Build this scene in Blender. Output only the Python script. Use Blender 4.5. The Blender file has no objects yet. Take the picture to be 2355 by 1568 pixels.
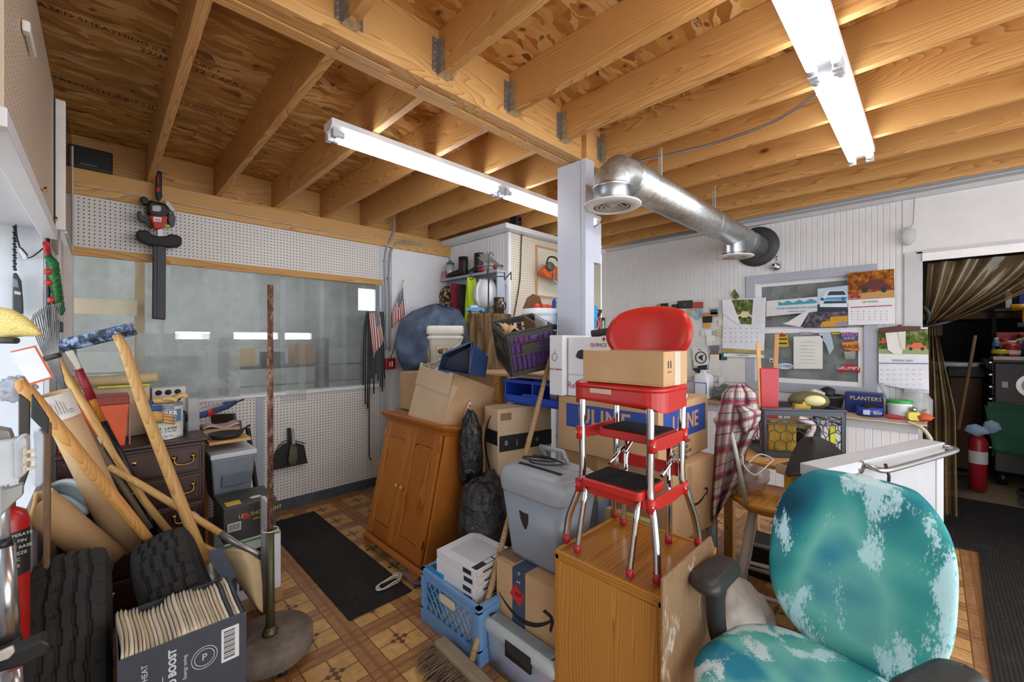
import bpy, bmesh, math, random
from mathutils import Vector, Matrix, Euler, Quaternion, noise
PI = math.pi; R = math.radians
random.seed(11)
SC = bpy.context.scene; COL = SC.collection
V = Vector
# ---- survey helpers: turn a measured point of the photograph into a place in the room (metres) ----
_T = R(44.6); _s, _c, _F, H = math.sin(_T), math.cos(_T), 955.0, 1.48
def ray(x, y):
    u = (x-1177.5)/_F
    return V((_s+u*_c, _c-u*_s, (782.0-y)/_F))
def onZ(x, y, Z):
    r = ray(x, y); return r*((Z-H)/r.z)+V((0, 0, H))
def onX(x, y, X):
    r = ray(x, y); return r*(X/r.x)+V((0, 0, H))
def onY(x, y, Y):
    r = ray(x, y); return r*(Y/r.y)+V((0, 0, H))
def at(x, y, k): return ray(x, y)*k+V((0, 0, H))
# ---- mesh builder ----
def rot(x=0, y=0, z=0): return Euler((R(x), R(y), R(z))).to_matrix().to_4x4()
def T(x=0, y=0, z=0): return Matrix.Translation((x, y, z))
def frame(o, x, y):
    """matrix with origin o, local x along x, local y near y"""
    x = V(x).normalized(); z = x.cross(V(y)).normalized(); y = z.cross(x)
    m = Matrix((x, y, z)).transposed().to_4x4(); m.translation = o; return m
class MB:
    def __init__(s): s.v = []; s.f = []; s.sm = []; s.mi = []; s.cur = 0; s.M = None
    def add(s, vs, fs, sm=False):
        b = len(s.v)
        s.v += [(s.M @ V(p)) if s.M is not None else V(p) for p in vs]
        s.f += [[i+b for i in f] for f in fs]; s.sm += [sm]*len(fs); s.mi += [s.cur]*len(fs); return s
    def box(s, a, b, M=None):
        x0, y0, z0 = a; x1, y1, z1 = b
        vs = [(x0,y0,z0),(x1,y0,z0),(x1,y1,z0),(x0,y1,z0),(x0,y0,z1),(x1,y0,z1),(x1,y1,z1),(x0,y1,z1)]
        if M is not None: vs = [M @ V(p) for p in vs]
        return s.add(vs, [(3,2,1,0),(4,5,6,7),(0,1,5,4),(1,2,6,5),(2,3,7,6),(3,0,4,7)])
    def cbox(s, c, d, M=None):
        return s.box([c[i]-d[i]/2 for i in range(3)], [c[i]+d[i]/2 for i in range(3)], M)
    def prism(s, poly, z0, z1, M=None, sm=False):
        n = len(poly); vs = [(x, y, z0) for x, y in poly]+[(x, y, z1) for x, y in poly]
        if M is not None: vs = [M @ V(p) for p in vs]
        s.add(vs, [tuple(range(n))[::-1], tuple(range(n, 2*n))])
        b = len(s.v)-2*n
        for i in range(n):
            j = (i+1) % n; s.f.append([b+i, b+j, b+n+j, b+n+i]); s.sm.append(sm); s.mi.append(s.cur)
        return s
    def loft(s, rings, closed=True, caps=True, sm=True, M=None):
        n = len(rings[0]); vs = [p for r in rings for p in r]
        if M is not None: vs = [M @ V(p) for p in vs]
        fs = []
        for k in range(len(rings)-1):
            for i in range(n if closed else n-1):
                j = (i+1) % n; fs.append((k*n+i, k*n+j, (k+1)*n+j, (k+1)*n+i))
        b = len(s.v); s.add(vs, fs, sm)
        if caps:
            s.f.append([b+i for i in range(n)][::-1]); s.sm.append(False); s.mi.append(s.cur)
            e = b+(len(rings)-1)*n
            s.f.append([e+i for i in range(n)]); s.sm.append(False); s.mi.append(s.cur)
        return s
    def tube(s, pts, r, n=8, caps=True, M=None, closed=False):
        pts = [V(p) for p in pts]; m = len(pts)
        rs = r if isinstance(r, (list, tuple)) else [r]*m
        up = None; rings = []
        for k in range(m):
            a = pts[k-1] if (k > 0 or closed) else pts[k]; b = pts[(k+1) % m] if (k < m-1 or closed) else pts[k]
            t = (b-a).normalized() if (b-a).length > 1e-9 else V((0, 0, 1))
            if up is None:
                up = V((0, 0, 1)) if abs(t.z) < .9 else V((1, 0, 0))
            up = (up-t*up.dot(t)); up = up.normalized() if up.length > 1e-6 else t.orthogonal().normalized()
            w = t.cross(up)
            rings.append([pts[k]+(up*math.cos(2*PI*i/n)+w*math.sin(2*PI*i/n))*rs[k] for i in range(n)])
        if closed: rings.append(rings[0]); caps = False
        return s.loft(rings, True, caps, True, M)
    def lathe(s, prof, n=24, M=None, caps=True, sm=True):
        rings = [[(r*math.cos(2*PI*i/n), r*math.sin(2*PI*i/n), z) for i in range(n)] for r, z in prof]
        return s.loft(rings, True, caps, sm, M)
    def cyl(s, p, q, r, n=16, r2=None): return s.tube([p, q], [r, r if r2 is None else r2], n)
    def grid(s, fn, nu, nv, sm=True, M=None):
        vs = [V(fn(i/nu, j/nv)) for j in range(nv+1) for i in range(nu+1)]
        if M is not None: vs = [M @ p for p in vs]
        w = nu+1
        return s.add(vs, [(j*w+i, j*w+i+1, (j+1)*w+i+1, (j+1)*w+i) for j in range(nv) for i in range(nu)], sm)
    def ball(s, c, r, nu=16, nv=10, M=None, fn=None):
        r = r if isinstance(r, (tuple, list)) else (r, r, r); rings = []
        for j in range(nv+1):
            t = PI*(j/nv)*.996+.002*PI
            ring = []
            for i in range(nu):
                a = 2*PI*i/nu; p = V((math.sin(t)*math.cos(a), math.sin(t)*math.sin(a), -math.cos(t)))
                q = fn(p) if fn else 1.0
                ring.append(V(c)+V((p.x*r[0], p.y*r[1], p.z*r[2]))*q)
            rings.append(ring)
        return s.loft(rings, True, True, True, M)
    def quad(s, a, b, c, d): return s.add([a, b, c, d], [(0, 1, 2, 3)])
    def text(s, txt, size, M, depth=.0006, align='CENTER', bold=0, sx=1.0):
        cu = bpy.data.curves.new('t', 'FONT'); cu.body = txt; cu.size = size; cu.extrude = depth
        cu.align_x = align; cu.align_y = 'CENTER'; cu.resolution_u = 2; cu.offset = bold
        o = bpy.data.objects.new('t', cu); COL.objects.link(o)
        dg = bpy.context.evaluated_depsgraph_get(); me = bpy.data.meshes.new_from_object(o.evaluated_get(dg))
        S = Matrix.Diagonal((sx, 1, 1, 1))
        s.add([M @ S @ v.co for v in me.vertices], [tuple(p.vertices) for p in me.polygons])
        bpy.data.objects.remove(o); bpy.data.curves.remove(cu); bpy.data.meshes.remove(me); return s
    def build(s, name, mat, parent=None, bev=0, sub=0, solid=0, wld=None, seg=2, disp=None, fix=True):
        """wld: origin (world) the vertices are given relative to when the builder worked in world space"""
        me = bpy.data.meshes.new(name)
        off = V(wld) if wld is not None else V((0, 0, 0))
        me.from_pydata([tuple(p-off) for p in s.v], [], s.f)
        me.polygons.foreach_set('use_smooth', s.sm)
        for m in (mat if isinstance(mat, (list, tuple)) else [mat]): me.materials.append(m)
        me.polygons.foreach_set('material_index', s.mi)
        me.update(); me.validate()
        if fix:
            b = bmesh.new(); b.from_mesh(me); bmesh.ops.recalc_face_normals(b, faces=b.faces); b.to_mesh(me); b.free()
        o = bpy.data.objects.new(name, me); COL.objects.link(o)
        if parent is not None: o.parent = parent
        elif wld is not None: o.location = off
        if solid:
            q = o.modifiers.new('s', 'SOLIDIFY'); q.thickness = solid; q.offset = 0
        if bev:
            q = o.modifiers.new('b', 'BEVEL'); q.width = bev; q.segments = seg; q.limit_method = 'ANGLE'; q.angle_limit = R(40)
            q.harden_normals = False
        if sub:
            q = o.modifiers.new('u', 'SUBSURF'); q.levels = sub; q.render_levels = sub
        return o
def tag(o, label, cat, group=None, kind=None):
    if label: o['label'] = label
    if cat: o['category'] = cat
    if group: o['group'] = group
    if kind: o['kind'] = kind
    return o
def thing(name, label, cat, loc=(0, 0, 0), rz=0, group=None, M=None):
    o = bpy.data.objects.new(name, None); COL.objects.link(o); o.empty_display_size = .05
    if M is not None: o.matrix_world = M
    else: o.location = loc; o.rotation_euler = (0, 0, R(rz))
    return tag(o, label, cat, group)
def struct(o):
    o['kind'] = 'structure'; return o
def dup(root, loc=None, rz=None, label=None, M=None):
    r = root.copy(); COL.objects.link(r)
    if M is not None: r.matrix_world = M
    if loc is not None: r.location = loc
    if rz is not None: r.rotation_euler = (0, 0, R(rz))
    if label: r['label'] = label
    for ch in list(root.children):
        c = ch.copy(); COL.objects.link(c); c.parent = r
        for g in list(ch.children):
            d = g.copy(); COL.objects.link(d); d.parent = c
    return r
def arc(c, r, a0, a1, n, ax='xy'):
    o = []
    for i in range(n+1):
        a = R(a0+(a1-a0)*i/n); p, q = r*math.cos(a), r*math.sin(a)
        o.append({'xy': (c[0]+p, c[1]+q, c[2]), 'xz': (c[0]+p, c[1], c[2]+q), 'yz': (c[0], c[1]+p, c[2]+q)}[ax])
    return o
def rrect(w, h, r, n=4, cx=0, cy=0):
    o = []
    for sx, sy, a in ((1, 1, 0), (-1, 1, 90), (-1, -1, 180), (1, -1, 270)):
        for i in range(n+1):
            t = R(a+90*i/n); o.append((cx+sx*(w/2-r)+r*math.cos(t), cy+sy*(h/2-r)+r*math.sin(t)))
    return o
def circ(r, n=24, cx=0, cy=0, ry=None):
    ry = r if ry is None else ry
    return [(cx+r*math.cos(2*PI*i/n), cy+ry*math.sin(2*PI*i/n)) for i in range(n)]
def smooth_path(pts, n=6):
    """Catmull-Rom through the points"""
    P = [V(p) for p in pts]; o = []
    for i in range(len(P)-1):
        a, b, c, d = P[max(i-1, 0)], P[i], P[i+1], P[min(i+2, len(P)-1)]
        for k in range(n):
            t = k/n
            o.append(.5*((2*b)+(c-a)*t+(2*a-5*b+4*c-d)*t*t+(-a+3*b-3*c+d)*t**3))
    return o+[P[-1]]
def slab(mb, pix, ax, c, th):
    """flat part whose outline was measured on the plane ax = c; th: thickness away along that axis"""
    fn = {'x': onX, 'y': onY, 'z': onZ}[ax]; i = 'xyz'.index(ax)
    a = [fn(x, y, c) for x, y in pix]; d = V((0, 0, 0)); d[i] = th; n = len(a)
    mb.add(a+[p+d for p in a], [tuple(range(n)), tuple(range(n, 2*n))[::-1]]+[(k, n+k, n+(k+1) % n, (k+1) % n) for k in range(n)]); return mb
def wtube(mb, pix, ax, c, r, n=8, sm=0, offs=None):
    fn = {'x': onX, 'y': onY, 'z': onZ}[ax]
    P_ = [fn(x, y, c) for x, y in pix]
    if sm: P_ = smooth_path(P_, sm)
    mb.tube(P_, r, n); return mb
def LF(y, z, e=.0008): return frame(V((-e, y, z)), (0, -1, 0), (0, 0, 1))
def RF(x, z, e=.0008): return frame(V((x, -e, z)), (1, 0, 0), (0, 0, 1))
def smile(mb, M, w):
    """curved arrow mark, w wide, drawn in the local xy plane of M"""
    n = 18; up, dn = [], []
    for i in range(n+1):
        u = i/n; x = (u-.5)*w; y = -.22*w*(1-(2*u-1)**2)+.05*w*(u-.5); th = .03*w*(.12+math.sin(PI*min(1, u*.75+.08)))
        up.append((x, y+th)); dn.append((x, y-th))
    mb.prism(dn+up[::-1], 0, .0006, M)
    x0, y0 = .5*w, .03*w
    mb.prism([(x0-.15*w, y0+.05*w), (x0-.1*w, y0+.10*w), (x0+.02*w, y0+.07*w), (x0+.05*w, y0-.0*w), (x0+.0*w, y0-.16*w), (x0-.03*w, y0-.14*w), (x0-.0*w, y0-.01*w), (x0-.03*w, y0+.03*w)], 0, .0006, M)
def carton(label, loc, dims, mat=None, rz=0, M=None, group=None, marks=None, tape=None, name='cardboard_box', open_top=False, cat='box'):
    """cardboard box; local x, y, z from its nearest bottom corner"""
    t = thing(name, label, cat, loc, rz, group, M); dx, dy, h = dims; mat = mat or CARD
    if open_top:
        b = MB(); w = .006
        b.box((0, 0, 0), (dx, dy, w)); b.box((0, 0, w), (w, dy, h)); b.box((dx-w, 0, w), (dx, dy, h)); b.box((w, 0, w), (dx-w, w, h)); b.box((w, dy-w, w), (dx-w, dy, h))
        b.build('body', mat, t, bev=.0015)
    else:
        MB().box((0, 0, 0), (dx, dy, h-.003)).build('body', mat, t, bev=.004)
        f = MB()
        f.box((.001, .001, h-.0025), (dx/2-.001, dy-.001, h)); f.build('top_flap', mat, t, bev=.0008)
        f = MB(); f.box((dx/2+.001, .001, h-.0025), (dx-.001, dy-.001, h)); f.build('top_flap', mat, t, bev=.0008)
    if tape:
        tm, tw = tape; k = MB()
        if not open_top: k.box((dx/2-tw/2, -.0012, h), (dx/2+tw/2, dy+.0012, h+.0006))
        k.box((dx/2-tw/2, -.0012, h*.6), (dx/2+tw/2, -.0002, h+.0005)); k.build('packing_tape', tm, t)
    if marks:
        for nm, fn, mm in marks:
            m = MB(); fn(m); m.build(nm, mm, t, fix=False)
    return t
def noisy(p, f, s=0): return noise.noise(V((p.x*f+s, p.y*f-s*1.3, p.z*f+s*.7)))
def blob(c, r, amp=.15, f=2.0, seed=0, nu=36, nv=24, flat=None):
    def fn(p):
        q = 1+amp*noisy(p, f, seed)+amp*.5*noisy(p, f*2.3, seed+5)+amp*.3*abs(noisy(p, f*5, seed+9))
        return q
    m = MB(); m.ball(c, r, nu, nv, None, fn)
    if flat is not None:
        for v in m.v:
            if v.z < flat: v.z = flat
    return m
# ---------------- materials ----------------
def lin(c):
    if isinstance(c, str): c = [int(c[i:i+2], 16)/255 for i in (0, 2, 4)]
    return tuple(((x/12.92) if x <= .04045 else ((x+.055)/1.055)**2.4) for x in c)+(1.0,)
class NT:
    def __init__(s, name):
        s.m = bpy.data.materials.new(name); s.m.use_nodes = True; s.t = s.m.node_tree; s.t.nodes.clear()
        s.o = s.t.nodes.new('ShaderNodeOutputMaterial')
    def n(s, typ, *ins, **kw):
        nd = s.t.nodes.new('ShaderNode'+typ)
        keyed = {}
        for k, v in kw.items():
            if k.startswith('i_'): keyed[k[2:].replace('_', ' ')] = v
            else: setattr(nd, k, v)
        for i, v in enumerate(ins):
            if v is not None: s.put(nd.inputs[i], v)
        for k, v in keyed.items(): s.put(nd.inputs[k], v)
        return nd
    def put(s, sock, v):
        if hasattr(v, 'outputs'): v = v.outputs[0]
        if isinstance(v, bpy.types.NodeSocket): s.t.links.new(v, sock)
        else: sock.default_value = v
    def math(s, op, a, b=None, c=None, clamp=False):
        return s.n('Math', *[x for x in (a, b, c)][:3 if c is not None else (2 if b is not None else 1)], operation=op, use_clamp=clamp)
    def coord(s, scale=(1, 1, 1), rotv=(0, 0, 0), loc=(0, 0, 0), rnd=0, kind='Object'):
        tc = s.n('TexCoord'); v = tc.outputs[kind]
        if rnd:
            oi = s.n('ObjectInfo'); r = s.n('Math', oi.outputs['Random'], rnd, operation='MULTIPLY')
            cb = s.n('CombineXYZ', r, r, r); v = s.n('VectorMath', v, cb, operation='ADD').outputs[0]
        mp = s.n('Mapping', v); mp.inputs['Location'].default_value = loc
        mp.inputs['Rotation'].default_value = rotv; mp.inputs['Scale'].default_value = scale
        return mp.outputs[0]
    def noise(s, vec, scale, detail=3, rough=.5, dist=0):
        return s.n('TexNoise', i_Vector=vec, i_Scale=scale, i_Detail=detail, i_Roughness=rough, i_Distortion=dist)
    def ramp(s, fac, stops, interp='LINEAR'):
        r = s.n('ValToRGB'); s.put(r.inputs[0], fac.outputs[0] if hasattr(fac, 'outputs') else fac)
        e = r.color_ramp; e.interpolation = interp
        while len(e.elements) < len(stops): e.elements.new(.5)
        for el, (p, c) in zip(e.elements, stops):
            el.position = p; el.color = lin(c) if isinstance(c, str) else (c if len(c) == 4 else tuple(c)+(1,))
        return r
    def mix(s, f, a, b, mode='MIX'):
        m = s.n('Mix', data_type='RGBA', blend_type=mode)
        s.put(m.inputs[0], f); s.put(m.inputs[6], lin(a) if isinstance(a, str) else a); s.put(m.inputs[7], lin(b) if isinstance(b, str) else b)
        return m.outputs[2]
    def bump(s, h, strength=.3, dist=.01):
        b = s.n('Bump'); b.inputs['Strength'].default_value = strength; b.inputs['Distance'].default_value = dist
        s.put(b.inputs['Height'], h); return b.outputs[0]
    def bsdf(s, color, rough=.5, metal=0, normal=None, spec=.5, **kw):
        p = s.n('BsdfPrincipled')
        s.put(p.inputs['Base Color'], lin(color) if isinstance(color, str) else color)
        s.put(p.inputs['Roughness'], rough); s.put(p.inputs['Metallic'], metal); s.put(p.inputs['Specular IOR Level'], spec)
        if normal is not None: s.put(p.inputs['Normal'], normal)
        for k, v in kw.items(): s.put(p.inputs[k.replace('_', ' ')], v)
        s.t.links.new(p.outputs[0], s.o.inputs[0]); return s.m
_pc = {}
def P(color, rough=.5, metal=0, var=.06, spec=.5, bumps=0, bscale=60):
    """plain material with a little mottling; cached"""
    k = (color, rough, metal, var, spec, bumps, bscale)
    if k in _pc: return _pc[k]
    t = NT('plain_'+color)
    if not var and not bumps:
        m = t.bsdf(color, rough, metal, spec=spec)
    else:
        c = t.coord(); nz = t.noise(c, 9, 4, .6)
        hs = t.n('HueSaturation', i_Color=lin(color)); v = t.n('MapRange', nz.outputs[0], .25, .75, 1-var*1.6, 1+var*1.2)
        t.put(hs.inputs['Value'], v)
        nb = t.bump(t.noise(c, bscale, 3), .5, bumps) if bumps else None
        m = t.bsdf(hs.outputs[0], rough, metal, nb, spec)
    _pc[k] = m; return m
def wood(name, base, dark, light, ax=0, scale=1.0, knots=True, rough=.55, rnd=7.0, rings=26, spec=.3, dist=3.0):
    """sawn softwood, grain along local axis ax"""
    t = NT(name); sc = [scale]*3; sc[ax] = scale*.09
    c = t.coord(tuple(sc), rnd=rnd)
    n1 = t.noise(c, 3.2, 3, .5, .4)
    w = t.math('MULTIPLY', n1, rings)
    tc = t.coord((scale, scale, scale), rnd=rnd)
    sep = t.n('SeparateXYZ', tc)
    oth = [i for i in range(3) if i != ax]
    lin_ = t.math('ADD', t.math('MULTIPLY', sep.outputs[oth[0]], 34), t.math('MULTIPLY', sep.outputs[oth[1]], 62))
    ph = t.math('ADD', w, lin_)
    sw = t.math('FRACT', ph)
    col = t.ramp(sw, [(0, light), (.5, base), (.72, base), (.88, dark), (.95, dark), (1.0, light)])
    n2 = t.noise(c, 1.1, 2); tint = t.ramp(n2, [(.3, dark), (.5, base), (.7, light)])
    col = t.mix(.35, col.outputs[0], tint.outputs[0])
    fib = t.coord(tuple([90*x for x in sc]), rnd=rnd); nf = t.noise(fib, 3, 2)
    col = t.mix(t.math('MULTIPLY', nf, .22), col, dark)
    if knots:
        kc = [2.4*scale]*3; kc[ax] = 1.25*scale; vor = t.n('TexVoronoi', i_Vector=t.coord(tuple(kc), rnd=rnd), i_Scale=2.0)
        d = vor.outputs['Distance']; cr = t.n('SeparateColor', vor.outputs['Color'])
        gate = t.math('GREATER_THAN', cr.outputs[0], .72)
        k1 = t.math('MULTIPLY', t.n('MapRange', d, .05, .11, 1, 0, clamp=True), gate)
        k2 = t.math('MULTIPLY', t.n('MapRange', d, .08, .3, .55, 0, clamp=True), gate)
        col = t.mix(k2, col, dark); col = t.mix(k1, col, '5a2c12')
    return t.bsdf(col, rough, 0, t.bump(sw, .08, .002), spec)
PINE_X = wood('sawn pine grain along x', 'cf9c5c', 'a86e34', 'e2b77a', 0, rings=44)
PINE_Y = wood('sawn pine grain along y', 'cf9c5c', 'a86e34', 'e2b77a', 1, rings=44)
def mk_osb():
    t = NT('oriented strand board'); c = t.coord(kind='Object')
    dn = t.noise(c, 3.5, 3); dv = t.n('VectorMath', dn.outputs['Color'], (.5, .5, .5), operation='SUBTRACT')
    dv = t.n('VectorMath', dv, operation='SCALE'); dv.inputs['Scale'].default_value = .22
    cv = t.n('VectorMath', c, dv, operation='ADD').outputs[0]
    def flakes(rz, sc, seed):
        mp = t.n('Mapping', cv); mp.inputs['Rotation'].default_value = (0, 0, R(rz)); mp.inputs['Scale'].default_value = (sc*.28, sc, 1); mp.inputs['Location'].default_value = (seed, seed*2, 0)
        v = t.n('TexVoronoi', i_Vector=mp, i_Scale=1.0, voronoi_dimensions='2D'); s_ = t.n('SeparateColor', v.outputs['Color'])
        return s_.outputs[0], s_.outputs[1]
    a, a2 = flakes(8, 26, 3.1); b, b2 = flakes(-14, 34, 9.7); d, d2 = flakes(38, 30, 1.7)
    ca = t.ramp(a, [(0, 'a8733a'), (.3, 'c08a48'), (.6, 'cf9c58'), (.85, 'e2b878'), (1, '935c2a')])
    cb = t.ramp(b, [(0, 'b27a3e'), (.5, 'cc9850'), (.8, 'e8c080'), (1, '7a4820')])
    cd = t.ramp(d, [(0, '9c6832'), (.5, 'c48c48'), (1, 'dcac66')])
    col = t.mix(t.math('GREATER_THAN', b2, .52), ca.outputs[0], cb.outputs[0])
    col = t.mix(t.math('GREATER_THAN', d2, .82), col, cd.outputs[0])
    mp = t.n('Mapping', cv); mp.inputs['Scale'].default_value = (9, 60, 1)
    col = t.mix(t.math('MULTIPLY', t.noise(mp.outputs[0], 1.0, 2), .3), col, '6e3f18')
    vo = t.n('TexVoronoi', i_Vector=t.n('Mapping', cv).outputs[0], i_Scale=9.0, voronoi_dimensions='2D')
    ck = t.n('SeparateColor', vo.outputs['Color']); g = t.math('GREATER_THAN', ck.outputs[0], .75)
    col = t.mix(t.math('MULTIPLY', g, t.n('MapRange', vo.outputs[0], .05, .16, .8, 0, clamp=True)), col, '4a2610')
    return t.bsdf(col, .6, 0, t.bump(a, .15, .003), .25)
OSB = mk_osb()
def mk_floor():
    t = NT('patterned sheet vinyl'); c = t.coord(); sp = t.n('SeparateXYZ', c); p = .314
    def cell(o, off):
        x = t.math('DIVIDE', t.math('SUBTRACT', o, off), p); return t.math('SUBTRACT', t.math('FRACT', t.math('ADD', x, 100.5)), .5)
    fx, fy = cell(sp.outputs[0], .735), cell(sp.outputs[1], 1.862)
    ax, ay = t.math('ABSOLUTE', fx), t.math('ABSOLUTE', fy)
    mx, mn = t.math('MAXIMUM', ax, ay), t.math('MINIMUM', ax, ay); sm = t.math('ADD', ax, ay)
    n1 = t.noise(c, 4, 4); n2 = t.noise(c, 26, 3, .6)
    tan = t.ramp(n2, [(.3, 'bf9254'), (.6, 'd4a868'), (.8, 'dfb87a')]).outputs[0]
    band = t.ramp(t.noise(t.coord((14, 40, 1)), 1, 3), [(.3, '94693f'), (.7, 'b28658')]).outputs[0]
    col = t.mix(t.math('GREATER_THAN', mx, .345), tan, band)
    def near(a, v, w): return t.math('LESS_THAN', t.math('ABSOLUTE', t.math('SUBTRACT', a, v)), w)
    inner = t.math('LESS_THAN', mx, .345)
    grout = t.math('MULTIPLY', inner, t.math('LESS_THAN', mn, .012))
    col = t.mix(grout, col, '8a5c30')
    for a in (ax, ay):
        col = t.mix(t.math('MULTIPLY', near(a, .345, .009), t.math('LESS_THAN', ax, 1)), col, '7a4a24')
        col = t.mix(near(a, .482, .006), col, '83502a')
        col = t.mix(t.math('GREATER_THAN', a, .488), col, 'a06c3c')
    q1, q2 = t.math('ADD', fx, fy), t.math('SUBTRACT', fx, fy); w = .105
    def par(q): return t.math('FLOOR', t.math('ADD', t.math('DIVIDE', q, w), 30.5))
    ck = t.math('MODULO', t.math('ADD', par(q1), par(q2)), 2)
    mot = t.mix(ck, '5c4638', 'c0935a')
    mot = t.mix(t.math('LESS_THAN', t.math('ABSOLUTE', t.math('SUBTRACT', t.math('FRACT', t.math('ADD', t.math('DIVIDE', q1, w), 30)), .5)), .06), mot, '6e4c2e')
    mot = t.mix(t.math('LESS_THAN', t.math('ABSOLUTE', t.math('SUBTRACT', t.math('FRACT', t.math('ADD', t.math('DIVIDE', q2, w), 30)), .5)), .06), mot, '6e4c2e')
    col = t.mix(t.math('LESS_THAN', t.math('MAXIMUM', t.math('ABSOLUTE', q1), t.math('ABSOLUTE', q2)), w*1.45), col, mot)
    dirt = t.ramp(t.noise(c, 2.2, 6, .65), [(.35, (0, 0, 0, 1)), (.75, (1, 1, 1, 1))])
    col = t.mix(t.math('MULTIPLY', dirt, .45), col, '5e3e22')
    return t.bsdf(col, t.n('MapRange', n1.outputs[0], .3, .7, .32, .55), 0, None, .4)
VINYL = mk_floor()
def mk_peg(name, base, hx, pitch=.0254, r=.0042, hz=2):
    """perforated hardboard; hx, hz: the two axes of the sheet"""
    t = NT(name); c = t.coord(); sp = t.n('SeparateXYZ', c)
    def cell(i): return t.math('SUBTRACT', t.math('FRACT', t.math('ADD', t.math('DIVIDE', sp.outputs[i], pitch), 200)), .5)
    d = t.math('SQRT', t.math('ADD', t.math('POWER', cell(hx), 2.0), t.math('POWER', cell(hz), 2.0)))
    h = t.math('LESS_THAN', d, r/pitch)
    col = t.mix(t.math('MULTIPLY', t.noise(c, 3, 4), .35), base, 'b9aea0')
    return t.bsdf(t.mix(h, col, '2e2822'), .45, 0, None, .4)
PEG_X = mk_peg('white perforated hardboard', 'e4dfd9', 0)
PEG_X2 = mk_peg('cream perforated hardboard', 'e9dfca', 0)
PEG_Y = mk_peg('tan perforated hardboard', 'd6c0a8', 1, r=.003)
WHITE = P('dcdcdc', .5, 0, .03); WHITE2 = P('e6e6e8', .4, 0, .02); TRIMG = P('a9aeb9', .45, 0, .03); LGREY = P('c3c5c8', .45, 0, .04)
def mk_card(name, base, dark):
    t = NT(name); c = t.coord(rnd=5); n = t.noise(c, 5, 5, .6); f = t.noise(t.coord((30, 30, 400), rnd=5), 1, 2)
    col = t.mix(t.n('MapRange', n.outputs[0], .3, .75, 0, .6, clamp=True), base, dark)
    return t.bsdf(col, .75, 0, t.bump(f, .12, .001), .2)
CARD = mk_card('corrugated cardboard', 'c6a27a', 'ad8860'); CARD2 = mk_card('pale corrugated cardboard', 'cdb292', 'b59a78'); CARDB = mk_card('brown corrugated cardboard', 'b38e64', '94744e')
CHROME = P('d8d8da', .09, 1.0, 0); STEEL = P('a8aaac', .32, 1.0, .08); BRASS = P('b8924a', .25, 1.0, .05)
def mk_galv():
    t = NT('galvanised sheet steel'); c = t.coord(); v = t.n('TexVoronoi', i_Vector=c, i_Scale=55.0)
    s_ = t.n('SeparateColor', v.outputs['Color'])
    col = t.ramp(s_.outputs[0], [(0, 'a9adab'), (1, 'c6c9c7')])
    return t.bsdf(col.outputs[0], t.n('MapRange', t.noise(c, 5, 3).outputs[0], .3, .7, .3, .45), .9, None, .5)
GALV = mk_galv()
BLACK = P('1c1c1e', .4, 0, .1); BLACKM = P('242424', .7, 0, .1); DGREY = P('3a3c40', .5, 0, .08); RUBBER = P('2b2a2a', .75, 0, .12, .3)
RED = P('b8201c', .35, 0, .05); ORANGE = P('d85a20', .4, 0, .05); YELLOW = P('e0b820', .4, 0, .06); BLUE = P('1c3f9c', .4, 0, .06)
def mk_emit(name, col, s):
    t = NT(name); e = t.n('Emission'); e.inputs[0].default_value = lin(col); e.inputs[1].default_value = s
    t.t.links.new(e.outputs[0], t.o.inputs[0]); return t.m
TUBE = mk_emit('lit fluorescent tube', 'f4f8ff', 15.0)
def mk_clear(name, tint, mixf, rough=.1, bumpd=0.0, bscale=8, spec=.5, haze='c8ccc8', hz=None):
    """thin clear plastic: transparent film with a glossy surface and some haze"""
    t = NT(name); c = t.coord(); nb = None
    if bumpd:
        mp = t.coord((1, 1, .18)); nb = t.bump(t.noise(mp, bscale, 2), .6, bumpd)
    tr = t.n('BsdfTransparent'); tr.inputs[0].default_value = lin(tint)
    p = t.n('BsdfPrincipled'); p.inputs['Base Color'].default_value = lin(haze); p.inputs['Roughness'].default_value = rough
    p.inputs['Specular IOR Level'].default_value = spec
    if nb is not None: t.put(p.inputs['Normal'], nb)
    m = t.n('MixShader'); f = mixf
    if hz: f = t.n('MapRange', t.noise(c, hz, 5, .65).outputs[0], .35, .7, mixf*.6, mixf*1.5)
    t.put(m.inputs[0], f)
    t.t.links.new(tr.outputs[0], m.inputs[1]); t.t.links.new(p.outputs[0], m.inputs[2]); t.t.links.new(m.outputs[0], t.o.inputs[0])
    return t.m
def mk_ribs(name, col, hi, ax, pitch, rough=.7, strength=.8):
    t = NT(name); c = t.coord(); sp = t.n('SeparateXYZ', c)
    w = t.math('ABSOLUTE', t.math('SUBTRACT', t.math('FRACT', t.math('ADD', t.math('DIVIDE', sp.outputs[ax], pitch), 200)), .5))
    d = t.noise(c, 7, 6, .7); sc = t.ramp(d, [(.5, col), (.8, hi)])
    spk = t.n('TexVoronoi', i_Vector=c, i_Scale=38.0); ck = t.n('SeparateColor', spk.outputs['Color'])
    g = t.math('MULTIPLY', t.math('GREATER_THAN', ck.outputs[0], .93), t.math('LESS_THAN', spk.outputs[0], .13))
    return t.bsdf(t.mix(t.math('MULTIPLY', g, .7), sc.outputs[0], 'a09078'), rough, 0, t.bump(w, strength, .004), .3)
MATY = mk_ribs('ribbed black rubber along x', '1d1a18', '35302c', 0, .012)
MATX = mk_ribs('ribbed black rubber along y', '1e1c19', '38332c', 1, .016)
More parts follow.
